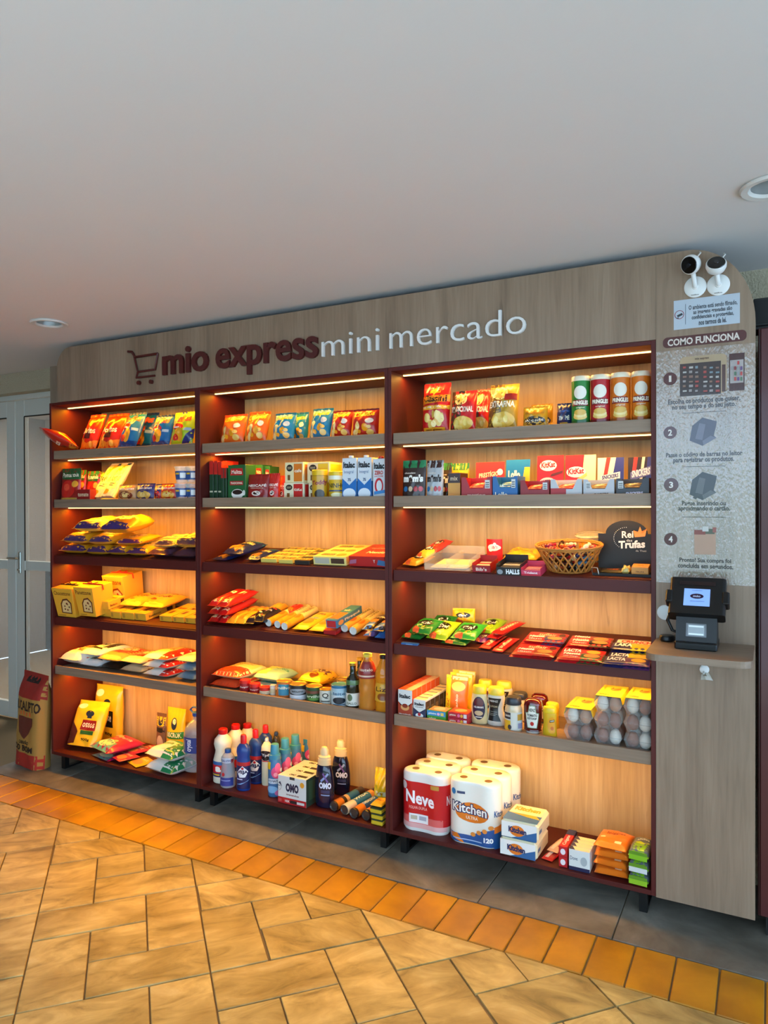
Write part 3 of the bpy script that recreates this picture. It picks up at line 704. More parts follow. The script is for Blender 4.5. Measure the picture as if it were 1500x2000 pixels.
def stand(px0, px1, pyt, Y, b, s, lean=0):
    zb_ = floor_of(b, s); A = TILT if s in (3, 4) else 0
    yt = .015+(Y-.015)*cos(A); zt = zb_+(Y-.015)*sin(A)*(A > 0)
    x0, x1 = X(px0, yt), X(px1, yt); m = (px0+px1)/2; hv = .2
    for _ in range(8): hv = Zat(m, pyt, yt+hv*math.tan(lean+A))-zt
    return (x0+x1)/2, x1-x0, hv/cos(lean+A), zb_
def lay(px0, px1, py, b, s, zo=0):
    z = floor_of(b, s)+zo; d = ray((px0+px1)/2, py)
    if s in (3, 4):
        n = Vector((0, -sin(TILT), cos(TILT))); p0 = Vector((0, .015-zo*sin(TILT), floor_of(b, s)+zo*cos(TILT)))
        p = CAM+d*(n.dot(p0-CAM)/n.dot(d)); y = .015+(p.y-p0.y)/cos(TILT)
    else: p = onz((px0+px1)/2, py, z); y = p.y
    x0, x1 = X(px0, p.y, py), X(px1, p.y, py)
    return (x0+x1)/2, y, z, x1-x0
t_ = lambda s, u0, v0, u1, v1, c, sl=0, b=.02: ('t', s, u0, v0, u1, v1, c, sl, b)
R_ = lambda u0, v0, u1, v1, c: ('r', u0, v0, u1, v1, c)
E_ = lambda u, v, ru, rv, c: ('e', u, v, ru, rv, c)
def blobs(n, cols, u0, v0, u1, v1, r, seed=1):
    rd = random.Random(seed); return [E_(rd.uniform(u0, u1), rd.uniform(v0, v1), r*rd.uniform(.6, 1.3), r*rd.uniform(.5, 1.2), rd.choice(cols)) for _ in range(n)]
# ================================================================ unit by the door (1)
# 1.1 crisps
G = 'crisp bags on the top shelf by the door'
def crisps(lab, px0, px1, pyt, b, s, Y, lean, col, shapes, seed, grp, d=.075, roll=0):
    x, w_, h, z = stand(px0, px1, pyt, Y, b, s, lean)
    return bag('crisp_bag', lab, 'crisp bag', grp, x, Y, z, w_, h, d, col, shapes, lean, 0, roll, 'pillow', None, seed, None, .018, 1.6)
DOR = [('p', [(.0, .0), (1, 0), (1, .25), (.5, .16), (0, .3)], '#e07a1a')]+blobs(5, ['#e89a2a', '#f0b040'], .1, .08, .9, .3, .1, 4)+[('p', [(.32, .28), (.5, .62), (.68, .28)], '#3a0d0c'), t_('Doritos', .12, .42, .88, .58, '#f6e3c4'), R_(0, .93, 1, 1, '#8f1510')]
RUF = [R_(0, .0, 1, .16, '#123a78'), t_('Ruffles', .1, .66, .9, .86, '#e8502c', .05, .03), E_(.4, .54, .24, .10, '#c8201c'), R_(.24, .50, .56, .545, '#f5ead8'), E_(.48, .32, .2, .2, '#e8a020'), E_(.3, .24, .14, .1, '#c92a1c'), R_(.7, .42, .95, .5, '#8fb0d0'), R_(0, .93, 1, 1, '#0e2d60')]
crisps('red tortilla chip bag standing against the maroon side, by the tipped bag', 156, 187, 817, 1, 1, .10, .38, '#c3200f', DOR, 1, G)
crisps('second upright red tortilla chip bag, against the blue crisp bags', 190, 230, 816, 1, 1, .10, .42, '#c3200f', DOR, 2, G)
crisps('blue crisp bag leaning next to the red tortilla bags', 230, 266, 814, 1, 1, .10, .42, '#0f5fa0', RUF, 3, G)
crisps('blue crisp bag half hidden behind the front row by the door', 262, 297, 812, 1, 1, .25, .28, '#0f5fa0', RUF, 4, G)
crisps('blue crisp bag between another blue one and the green one', 293, 331, 816, 1, 1, .10, .28, '#0f5fa0', RUF, 5, G)
RUG = [('p', [(0, .55), (.35, 1), (.6, 1), (0, .3)], '#1d2a72'), ('p', [(.5, 0), (1, .5), (1, .2), (.8, 0)], '#1d2a72')]+RUF[1:-1]
crisps('lime green and navy crisp bag against the middle divider', 333, 377, 809, 1, 1, .10, .22, '#a7c520', RUG, 6, G)
x, w_, h, z = stand(110, 165, 845, .02, 1, 1)
bag('crisp_bag', 'red tortilla chip bag lying tipped out past the shelf edge', 'crisp bag', G, .185, .07, z+.028, .17, .25, .075, '#a3180d', DOR, radians(-62), radians(-38), 0, 'pillow', None, 7)
# 1.2
G = 'tomato sauce pouches'
POM = [R_(0, .66, 1, 1, '#1d5a2c'), t_('Pomarola', .08, .72, .92, .86, '#f2e6cf', .02), E_(.45, .36, .36, .27, '#c3241a'), E_(.4, .42, .16, .11, '#dd4a30'), E_(.8, .52, .14, .1, '#e0a030'), R_(0, .03, 1, .10, '#c79a3c')]
for i, (a, b_, t, Y, lab) in enumerate(((116, 152, 916, .07, 'green topped tomato sauce pouch against the maroon side'), (150, 168, 919, .13, 'tomato sauce pouch peeking out behind the front one'),
                                (167, 191, 921, .14, 'small tomato sauce pouch behind the low red box'), (192, 209, 922, .22, 'dark tomato sauce pouch at the back, behind the wraps'))):
    x, w_, h, z = stand(a, b_, t, Y, 1, 2, .06); bag('sauce_pouch', lab, 'sauce pouch', G, x, Y, z, w_*1.05, h, .05, '#8d1a14', POM, .06, 0, 0, 'doy', None, 10+i)
x, w_, h, z = stand(149, 178, 956, .055, 1, 2)
box('tomato_carton', 'low dark red carton in front of the tomato sauce pouches', 'carton', None, x, .05, z, w_*.9, .05, h, '#8e1512', [t_('tomate', .1, .4, .9, .7, '#e7c8a0'), R_(0, .08, 1, .2, '#5d0d0b')])
G = 'packs of wheat wraps'
def wrap(lab, px0, px1, pyt, Y, seed):
    x, w_, h, z = stand(px0, px1, pyt, Y, 1, 2, .62)
    bag('wrap_pack', lab, 'wrap pack', G, x, Y, z, w_, h, .045, '#d9c9a0', [R_(.12, .2, .88, .95, '#e6cf86'), ('p', [(.2, .7), (.5, .95), (.8, .9), (.4, .6)], '#e2a21c'), t_('RAP 10', .2, .42, .82, .56, '#2d2a22'), R_(.25, .34, .75, .36, '#4a4436'), R_(.25, .29, .7, .31, '#4a4436'), E_(.3, .12, .2, .07, '#dd8a1c'), R_(.6, .9, .9, .98, '#35506a')], .62, 0, 0, 'box', None, seed, lambda c: M(c, .18, 0, .6))
wrap('clear pack of wheat wraps leaning beside the tomato sauces', 170, 198, 911, .07, 1); wrap('clear pack of wheat wraps leaning behind the first one', 198, 222, 912, .09, 2)
G = 'instant noodle packs'
for i, (a, b_, t, Y, c, c2, lab) in enumerate(((230, 266, 948, .06, '#c08a50', '#7a2a18', 'tan instant noodle pack beside the wraps'), (265, 300, 946, .06, '#2a2468', '#d8a848', 'dark blue instant noodle pack between tan and red packs'),
                                          (299, 315, 947, .09, '#2a2468', '#c03030', 'narrow glimpse of a blue noodle pack behind the others'), (313, 347, 946, .06, '#c8331a', '#e6a030', 'red and orange instant noodle pack beside the clear cups'))):
    x, w_, h, z = stand(a, b_, t, Y, 1, 2, .15)
    bag('noodle_pack', lab, 'noodle pack', G, x, Y, z, w_*1.02, h, .05, c, [E_(.5, .32, .4, .26, c2), E_(.5, .34, .28, .15, '#e9c77a'), t_('Nissin Lamen', .08, .66, .92, .82, '#f4efe2')], .15, 0, 0, 'pillow', None, 20+i)
x, w_, h, z = stand(196, 230, 968, .06, 1, 2)
flat('seasoning_sachet', 'yellow seasoning sachet lying flat at the foot of the wraps', 'sachet', None, x, .07, z, w_, .07, .016, '#d9a62a', [R_(.2, .3, .8, .7, '#b5301c')])
def cup(lab, px, Y, zo):
    z = floor_of(1, 2)+zo; e = empty('plastic_cup', (X(px, Y), Y, z+.001)); tag(e, lab, 'plastic cup', 'clear plastic cups in stacks')
    lathe('wall', [(.034, 0), (.036, .003), (.045, .085), (.048, .088), (.048, .092), (.044, .092), (.043, .085), (.034, .006), (.001, .005)], CLEAR('#dfe6ea', .38), e, 28)
    pf = [(.0365, 0), (.0455, .086)]
    prints(e, csurf(pf, .02, .07, 2.2, .5), .1, .05, [R_(0, 0, 1, 1, '#2a4a86'), R_(.45, .2, .8, .8, '#e8e8e6'), R_(.1, .6, .4, .8, '#d9b030')], .009, 'label')
    lathe('lid', [(.048, .092), (.049, .097), (.040, .098), (.001, .098)], CLEAR('#e8eef0', .5), e, 28)
for px, Y, n_ in ((357, .075, 'the front stack'), (378, .10, 'the stack against the divider')):
    for k in range(2): cup(f'clear plastic cup with blue label, {"lower" if k == 0 else "upper"} one of {n_}', px, Y, k*.099)
# 1.3 bread bags
G = 'yellow bread bags piled on the dark shelf'
BRD = [R_(.0, .02, 1, .16, '#3a2160'), E_(.5, .5, .34, .2, '#f2d58a'), t_('wickbold', .2, .44, .8, .56, '#6a2a14'), R_(.1, .8, .9, .88, '#c8641c')]
def bread(lab, px0, px1, py, zo, l, t, seed, col='#e2a21e', rz=0, g=G, shapes=BRD, b=1, s=3):
    x, y, z, w_ = lay(px0, px1, py, b, s, zo)
    return flat('bread_bag', lab, 'bread bag', g, x, y+l/2, z, w_, l, t, col, shapes, rz, (0, 0), .45, seed, None, .025, 1.3)
bread('yellow bread bag at the pile corner against the maroon side', 114, 162, 1084, 0, .24, .062, 1)
bread('yellow bread bag on the shelf, second from the maroon side', 164, 204, 1087, 0, .24, .062, 2)
bread('yellow bread bag whose purple end reaches the shelf edge', 206, 242, 1088, 0, .26, .06, 4)
bread('crumpled yellow bread bag beside the brown biscuit bags', 244, 284, 1089, 0, .25, .055, 5)
bread('yellow bread bag in the second layer by the maroon side', 118, 166, 1065, .073, .25, .06, 6, rz=-.06)
bread('yellow bread bag in the second layer of the pile', 168, 210, 1067, .073, .25, .06, 3, rz=.04)
bread('yellow bread bag in the second layer near the biscuits', 222, 268, 1067, .071, .22, .04, 13, rz=.1)
bread('big pale yellow bread bag on top of the pile', 140, 190, 1042, .147, .26, .07, 7, '#e6bb50')
bread('orange bread bag with printed side on top of the pile', 192, 244, 1046, .147, .27, .085, 8, '#e0901c', .05)
G2 = 'brown biscuit bags'
BIS = [R_(0, .0, 1, .22, '#4b2a3c'), R_(.1, .3, .9, .7, '#e0c890'), t_('mistura', .2, .42, .8, .58, '#5d2436'), R_(.05, .8, .95, .95, '#8a3b48')]
bread('purple ended biscuit bag flat on the shelf by the bread', 286, 330, 1091, 0, .28, .055, 9, '#54364a', 0, G2, BIS)
bread('purple ended biscuit bag flat against the middle divider', 332, 380, 1094, 0, .28, .055, 10, '#4a3246', 0, G2, BIS)
bread('tan biscuit bag lying on the purple ended bags', 292, 334, 1073, .066, .26, .05, 11, '#c8a468', .06, G2, BIS)
bread('yellow biscuit bag on top, against the middle divider', 337, 382, 1074, .066, .27, .07, 12, '#d9a63a', 0, G2, BIS)
# 1.4 panettone boxes and toast
YC = '#e3a32a'
def pan(lab, px0, px1, pyt, Y, name_, bow, z_=None, d=.16):
    x, w_, h, z = stand(px0, px1, pyt, Y, 1, 4)
    o = box('panettone_box', lab, 'cake box', 'panettone boxes', x, Y, z, w_, d, h, YC, [t_(name_, .08, .76, .9, .9, '#5a1c10', 0, .01), ('p', [(.3, .14), (.86, .12), (.9, .5), (.7, .66), (.46, .62), (.32, .46)], '#6a3216'), ('p', [(.36, .17), (.82, .16), (.84, .48), (.68, .6), (.48, .57), (.38, .44)], '#dcb878')]+blobs(7, ['#5a1f12', '#7d2b1a'], .45, .24, .76, .5, .035, 3)+[R_(.1, .05, .5, .07, '#8a5a1c')], taper=.12)
    bw = M(bow, .4)
    tube('ribbon', [(-w_/2, d*.5, h+.002), (-.02, d*.5, h+.004), (.02, d*.5, h+.004), (w_/2+.001, d*.5, h+.002), (w_/2+.002, d*.5, h-.03)], .004, bw, o, 6)
    tube('bow', [(0, d*.5, h+.005), (-.03, d*.58, h+.012), (-.035, d*.46, h+.010), (0, d*.5, h+.005), (.035, d*.58, h+.012), (.03, d*.46, h+.010)], .0035, bw, o, 6, True)
pan('panettone box with dark bow against the maroon side', 107, 147, 1147, .018, 'Chocottone', '#3a2414')
pan('panettone box with red bow in the front row', 150, 188, 1151, .018, 'Panettone', '#c3281a')
pan('panettone box with red bow standing at the back', 205, 246, 1124, .215, 'Panettone', '#c3281a', d=.17)
G = 'toast boxes'
def tb(lab, px0, px1, py, zo, d, h, rz=0, shapes=None, c=YC):
    x, y, z, w_ = lay(px0, px1, py, 1, 4, zo)
    box('toast_box', lab, 'carton', G, x, y, z, w_, d, h, c, [R_(.1, .2, .3, .8, '#b9822a')], shapes or [t_('Bauducco', .15, .55, .85, .7, '#5a2410'), R_(.2, .2, .5, .4, '#6b3a1c')], [t_('Bauducco', .1, .3, .5, .6, '#5a2410'), R_(.7, .2, .9, .8, '#3a2416')], rz)
tb('yellow toast box at the bottom of a pair beside the panettone', 190, 214, 1206, 0, .13, .05); tb('yellow toast box on top of a pair beside the panettone', 188, 213, 1190, .052, .14, .05)
for i, (a, b_, n_) in enumerate(((216, 236, 'first'), (238, 262, 'second'), (264, 286, 'third'))): tb(f'flat yellow toast box on the shelf, {n_} after the stacked pair', a, b_, 1208+i*2, 0, .25, .045)
for i, (a, b_, n_) in enumerate(((312, 336, 'beside the cookie bags'), (338, 360, 'between two others'), (362, 382, 'against the middle divider'))): tb(f'low yellow toast box near the divider, {n_}', a, b_, 1214+i*2, 0, .25, .035)
CK = [t_('Cookies', .2, .5, .8, .66, '#5a2a10'), E_(.3, .3, .12, .06, '#7a4418'), E_(.7, .76, .14, .07, '#7a4418')]
bread('yellow cookie bag lying across the flat toast boxes', 232, 272, 1188, .047, .24, .045, 20, '#e2a62c', 0, 'cookie bags', CK, 1, 4); bread('yellow cookie bag with folded corner on the toast boxes', 275, 320, 1191, .047, .24, .05, 21, '#e09c26', 0, 'cookie bags', CK, 1, 4)
# 1.5 staples
G = 'staple food bags in low stacks'
def sack(nm, lab, px0, px1, py, zo, l, t, col, shapes, seed, b=1, s=5, rz=0, g=G):
    x, y, z, w_ = lay(px0, px1, py, b, s, zo)
    return flat(nm, lab, nm.replace('_', ' '), g, x, y+l/2, z, w_*.96, l, t, col, shapes, rz, (0, 0), .5, seed, None, .025, .8)
TOPL = lambda c, tx, tc='#ffffff': [R_(.1, .25, .9, .8, c), t_(tx, .18, .45, .82, .62, tc)]
sack('flour_bag', 'orange and white flour bag slumped against the maroon side', 110, 148, 1303, 0, .30, .085, '#e8dcc8', [R_(0, .3, 1, .95, '#e6c27a'), R_(0, .26, 1, .36, '#d8421c'), t_('farinha', .2, .55, .8, .68, '#7a2a14')], 1)
for k in range(2): sack('sugar_bag', ('white sugar bag at the bottom, beside the flour', 'white sugar bag with black band on top, beside the flour')[k], 148, 188, 1306-k*16, k*.052, .30, .052, '#dfe0e0', [('p', [(.1, .2), (.9, .2), (.7, .3), (.3, .32)], '#241c18'), R_(.6, .35, .9, .9, '#33241c'), t_('união', .1, .55, .5, .7, '#241c18')], 3+k)
sack('dry_bean_bag', 'black bean bag under the brown beans', 190, 232, 1310, 0, .28, .046, '#1c1614', TOPL('#3a5a30', 'FEIJÃO'), 5); sack('dry_bean_bag', 'brown bean bag with red label on top of black beans', 188, 234, 1296, .048, .30, .056, '#a88850', [R_(0, .3, 1, .95, '#c8281a'), E_(.5, .62, .36, .16, '#e8d8b0'), t_('camil', .28, .57, .72, .67, '#7a1c14')], 6)
for k in range(2): sack('dry_bean_bag', ('carioca bean bag with clear end at the bottom of its stack', 'carioca bean bag with brown label on top of its stack')[k], 238, 282, 1315-k*16, k*.05, .29, .05, '#c9b48e', [R_(0, .22, 1, .95, '#6b2414'), E_(.5, .6, .3, .14, '#e0c890'), t_('KICALDO', .2, .36, .8, .46, '#e8d8b0')], 8+k)
for k, n_ in enumerate(('bottom', 'middle', 'top')): sack('rice_bag', f'white and red rice bag, {n_} of three', 286, 336, 1322-k*15, k*.046, .30, .046, '#e4e2dc', [R_(.7, 0, 1, 1, '#c4221a'), R_(0, .32, .7, .95, '#e3c888'), t_('arroz', .1, .5, .6, .66, '#b8281a')], 11+k)
for k, n_ in enumerate(('bottom', 'middle', 'top')): sack('salt_bag', f'blue clear salt bag against the middle divider, {n_} of three', 345, 384, 1330-k*16, k*.048, .28, .047, '#7f97a8', [R_(.1, .3, .9, .8, '#c9d4da'), t_('sal', .3, .5, .7, .64, '#3a5a7a')], 15+k)
# 1.6 pet food and water
G = 'pet food bags'
PED = [E_(.24, .86, .15, .06, '#f4e9c0'), E_(.58, .7, .14, .07, '#243040'), R_(.52, .60, .66, .66, '#243040'), R_(.40, .34, .86, .56, '#8a1c16'), t_('ossos', .44, .40, .82, .50, '#f2dcb0'), R_(.44, .25, .84, .33, '#2c5a24'), ('p', [(0, 0), (.3, .05), (.34, .3), (.05, .55)], '#5a2414'), t_('900g', .5, .10, .78, .17, '#2a1c10')]
x, w_, h, z = stand(124, 176, 1367, .12, 1, 6, .42); bag('pet_food_bag', 'yellow dog food bag leaning at the front, by the maroon side', 'pet food bag', G, x, .11, z, w_*.98, h, .085, '#f0b51c', PED, .42, .15, 0, 'box', None, 1)
x, w_, h, z = stand(186, 236, 1338, .33, 1, 6, .03); bag('pet_food_bag', 'tall yellow dog food bag standing behind the leaning one', 'pet food bag', G, x, .335, z, w_, h, .08, '#f0b51c', [s_ for s_ in PED[:3]]+[R_(.3, .26, .8, .56, '#1d1a1c'), t_('carne', .38, .36, .74, .47, '#e8e0d0'), t_('900g', .5, .10, .78, .17, '#2a1c10')], .03, .05, 0, 'box', None, 2)
PK = [('p', [(0, 0), (.9, 0), (.8, .35), (.2, .4)], '#4f9a92'), E_(.45, .25, .3, .16, '#d8e0a8'), t_('gatos', .3, .6, .9, .72, '#f0c8c8')]+blobs(6, ['#e8b070', '#c8702c'], .1, .4, .6, .7, .07, 8)
G2 = 'cat food bags and sachets lying on the lowest shelf'
sack('cat_food_bag', 'big pink cat food bag lying flat in front of dog food', 170, 226, 1480, .012, .26, .055, '#b01c48', PK, 3, 1, 6, -.25, G2)
sack('cat_food_bag', 'pink cat food bag underneath the big pink one', 176, 222, 1484, 0, .2, .012, '#8d1a52', PK, 4, 1, 6, -.2, G2)
for i, (a, b_, py, c, lab) in enumerate(((216, 244, 1493, '#a82440', 'small pink pet treat sachet near the shelf edge'), (230, 262, 1480, '#b22a4a', 'pink pet treat sachet behind the small one'), (244, 278, 1497, '#e6ae20', 'yellow pet treat sachet at the shelf edge'), (262, 284, 1470, '#b8243a', 'red pet treat sachet touching the white and green bags'))):
    sack('treat_sachet', lab, a, b_, py, 0, .13, .014, c, [E_(.5, .3, .35, .22, '#c8854a'), t_('snack', .2, .6, .8, .78, '#f0e2c0')], 30+i, 1, 6, -.35, G2)
for k in range(2): sack('cat_litter_bag', ('white and green bag at the bottom beside the water jug', 'white and green bag on top beside the water jug')[k], 281, 342, 1516-k*26, k*.074, .22, .072, '#dcdad2', [R_(.62, 0, 1, 1, '#15794a'), R_(0, .7, 1, 1, '#2f9a58'), t_('areia', .15, .45, .55, .6, '#2f9a58')], 40+k, 1, 6, -.1, 'white and green bags')
x, w_, h, z = stand(300, 319, 1393, .27, 1, 6, .04); bag('treat_pouch', 'slim brown dog treat pouch standing at the back', 'treat pouch', 'dog treat pouches', x, .28, z, w_, h, .03, '#6a4a34', [R_(0, .7, 1, .92, '#f0b51c'), E_(.5, .8, .25, .09, '#243040'), R_(.1, .55, .95, .66, '#1c1a18'), E_(.5, .3, .35, .18, '#c0a080')], .04, 0, 0, 'pillow', None, 5)
x, w_, h, z = stand(320, 356, 1383, .26, 1, 6, .05); bag('treat_pouch', 'yellow dog biscuit pouch with green name band', 'treat pouch', 'dog treat pouches', x, .27, z, w_, h, .05, '#f2b41a', [E_(.5, .7, .16, .12, '#243040'), E_(.5, .74, .1, .06, '#f0d8a0'), ('p', [(.02, .38), (.98, .42), (.98, .56), (.02, .52)], '#2c7a34'), t_('BISCROK', .08, .42, .92, .52, '#f4ecc8', .02), E_(.4, .2, .26, .13, '#c88a3a')], .05, 0, 0, 'pillow', None, 6)
jp = [(.06, 0), (.068, .006), (.066, .03), (.068, .06), (.066, .09), (.068, .11), (.068, .20), (.060, .235), (.040, .262), (.022, .276), (.020, .300)]
p = onz(376, 1520, floor_of(1, 6)); jz = floor_of(1, 6)
x = X(378, .12); jk = bottle('water_jug', 'big clear water jug with blue label and blue handle', 'water jug', None, x-.015, .12, jz, [(a*1.12, b_*1.06) for a, b_ in jp], M('#a8b8c4', .06, 0, .4, 0, .42), ([(.026, .315), (.026, .335), (.020, .338), (.001, .338)], '#1f4a9a'), (.115, .205, 2.6, [R_(0, 0, 1, 1, '#173a86'), ('v', 'crystal', .3, .12, .52, .88, '#e8eef4'), E_(.75, .5, .12, .3, '#dfe8f0')]), .35)
tube('handle', [(-.025, 0, .325), (-.05, 0, .345), (-.03, 0, .362), (.03, 0, .362), (.05, 0, .345), (.025, 0, .325)], .006, PL('#1f4a9a'), jk)
# ================================================================ middle unit (2)
G = 'cheese snack bags on the top shelf of the middle unit'
def CHE(c): return [t_('Cheetos', .1, .72, .9, .88, '#f2c21c', .03, .04)]+blobs(9, ['#f0a01c', '#e8c060', '#d87a18', '#f2d890'], .15, .08, .85, .45, .11, 5)+[E_(.75, .58, .14, .09, '#e8e0d0'), R_(0, .94, 1, 1, c)]
for i, (a, b_, t, Y, ln, c, lab) in enumerate(((430, 476, 815, .10, .26, '#e0641a', 'orange cheese snack bag at the end by the maroon side'), (482, 520, 811, .10, .3, '#e0641a', 'orange cheese snack bag beside the front blue one'),
        (480, 512, 809, .19, .22, '#e0641a', 'orange cheese snack bag in the row behind'), (532, 574, 811, .10, .22, '#1279a6', 'blue cheese snack bag in front, with yellow corner'), (571, 600, 809, .19, .15, '#1279a6', 'blue cheese snack bag set back between two blue ones'),
        (604, 645, 803, .10, .26, '#1279a6', 'blue cheese snack bag next to the red ones'), (646, 686, 806, .10, .2, '#b9261a', 'red cheese snack bag next to the blue ones'), (688, 740, 801, .10, .1, '#b9261a', 'red and yellow cheese snack bag against the divider'))):
    crisps(lab, a, b_, t, 2, 1, Y, ln, c, CHE('#a8401a' if i < 3 else '#0b5a80' if i < 6 else '#7a1410'), 40+i, G)
# 2.2 coffee, capsules, milk
G = 'vacuum packed coffee bricks'
for i, (a, b_, t, Y, lab) in enumerate(((409, 417, 901, .07, 'first narrow red and green coffee brick by the maroon side'), (418, 425, 901, .07, 'second narrow red and green coffee brick by the maroon side'), (426, 433, 902, .07, 'third narrow red and green coffee brick by the maroon side'),
                                        (433, 442, 900, .16, 'taller red topped coffee brick behind the others'))):
    x, w_, h, z = stand(a, b_, t, Y, 2, 2); box('coffee_brick', lab, 'coffee pack', G, x, Y, z, w_*.96, .1, h, '#1e3d24', [R_(0, .66, 1, 1, '#c0241a'), R_(.1, .2, .9, .24, '#c9c3a8')], [R_(0, 0, 1, 1, '#c0241a')], [R_(0, .66, 1, 1, '#c0241a')])
for i, (a, b_) in enumerate(((433, 438), (439, 444))):
    x, w_, h, z = stand(a, b_, 914, .055, 2, 2); box('coffee_brick', ('short coffee brick in front of the tall one', 'short coffee brick touching the coffee box with the cup')[i], 'coffee pack', G, x, .05, z, w_*.96, .09, h, '#1e3d24', [R_(0, .68, 1, 1, '#a01c16')], [R_(0, 0, 1, 1, '#a01c16')])
ML = [('p', [(.14, .7), (.88, .7), (.84, .9), (.18, .9)], '#b8201c'), t_('Melitta', .22, .74, .8, .85, '#f2ead8', 0, .01), R_(.12, .42, .88, .54, '#9c1f1c'), t_('TRADICIONAL', .16, .45, .84, .51, '#f0e2cc'), E_(.55, .17, .34, .14, '#e8e4da'), E_(.55, .22, .28, .07, '#2a140c'), E_(.92, .2, .07, .08, '#dcd8ce')]
for i, (a, b_, t, Y, lab) in enumerate(((445, 480, 908, .05, 'green coffee box with a white cup in front'), (481, 496, 908, .17, 'green coffee box behind the red instant coffee'), (498, 513, 908, .17, 'second green coffee box behind the red instant coffee'), (514, 524, 911, .19, 'third green coffee box, farther along behind instant coffee'))):
    x, w_, h, z = stand(a, b_, t, Y, 2, 2); box('coffee_box', lab, 'coffee box', 'green coffee boxes', x, Y, z, w_, .09, h, '#1f5a2c', ML if i == 0 else ML[:2])
NES = [R_(0, 0, 1, .12, '#7a100e'), t_('NESCAFÉ', .08, .5, .92, .62, '#f2eae0'), t_('TRADIÇÃO', .2, .42, .8, .47, '#e8c8b0'), E_(.5, .24, .2, .1, '#e8ddd0'), E_(.5, .25, .14, .06, '#2a100a')]
for i, (a, b_, t, Y, c, lab) in enumerate(((483, 525, 927, .078, '#8e1614', 'dark red instant coffee pouch in front of the green boxes'), (525, 546, 925, .09, '#c0201a', 'bright red instant coffee pouch behind the dark red one'), (541, 555, 929, .10, '#b5301a', 'red pouch with coffee beans print beside the capsule boxes'))):
    x, w_, h, z = stand(a, b_, t, Y, 2, 2, .04); bag('coffee_pouch', lab, 'coffee pouch', 'red instant coffee pouches', x, Y, z, w_*1.02, h, .05, c, NES, .04, 0, 0, 'doy', None, 60+i)
CAP = lambda c, tx: [E_(.26, .72, .17, .17, '#2a1c14'), t_('DOLCE', .15, .73, .37, .78, '#e0c89a'), t_('GUSTO', .15, .66, .37, .71, '#e0c89a'), R_(.5, .05, .95, .92, c), t_(tx, .54, .5, .92, .66, '#f4ead2'), R_(.16, .12, .3, .38, '#7a4a1c')]
G = 'coffee capsule boxes'
zz = floor_of(2, 2)
for (a, b_, t, bt, c, tx, cc, Y, lab) in ((554, 594, 943, None, '#c4201a', 'KitKat', '#e8dcb8', .06, 'cream capsule box with red square, lower one'), (596, 626, 943, None, '#c8a82a', 'leite', '#e8dcb8', .06, 'cream capsule box behind the cocoa jar, lower one'),
                                  (556, 593, 903, 943, '#d8761c', 'cafe', '#ead9a8', .065, 'cream and orange capsule box on top of the one with red square'), (595, 640, 902, 943, '#e0c02a', 'latte', '#ead9a8', .065, 'yellow capsule box on top, behind the milk powder')):
    x, w_, h, z = stand(a, b_, t, Y, 2, 2)
    if bt: zl = Zat((a+b_)/2, bt, .06)+.001; h -= (zl-z); z = zl
    box('capsule_box', lab, 'capsule box', G, x, Y, z, w_*.98, .13, h, cc, CAP(c, tx), None, [R_(.1, .1, .9, .9, c)])
def can(nm, lab, cat, grp, px, py_t, Y, b, s, r, col, lidc, shapes, lidh=.012, face=.45, body=None, zo=0):
    x, w_, h, z = stand(px-1, px+1, py_t, Y-r*.5, b, s); h -= 0
    pf = [(r*.96, 0), (r, .003), (r, h-lidh)]
    e = bottle(nm, lab, cat, grp, x, Y, z+zo, pf, col, ([(r*1.02, h-lidh), (r*1.03, h-.002), (r*.97, h), (r*.9, h-.003), (.001, h-.003)], lidc), (.004, h-lidh-.002, 3.6, shapes), face)
    return e
can('cocoa_jar', 'brown cocoa powder jar with yellow lid', 'jar', None, 624, 918, .10, 2, 2, .043, '#3a2214', '#e6b81c', [R_(0, 0, 1, 1, '#c9981c'), t_('Toddy', .22, .52, .78, .78, '#8a1c3a', .06, .04), E_(.5, .2, .18, .2, '#3a2a1c')], .03)
can('milk_powder_can', 'yellow milk powder can with yellow lid', 'can', None, 652, 921, .10, 2, 2, .046, '#d8aa1c', '#e8c020', [R_(0, .82, 1, 1, '#f0e8d0'), t_('NINHO', .22, .46, .78, .66, '#2c2a18'), R_(.2, .3, .8, .36, '#2c3a6a'), E_(.5, .15, .2, .1, '#f2e6b0')], .02)
G = 'milk cartons'
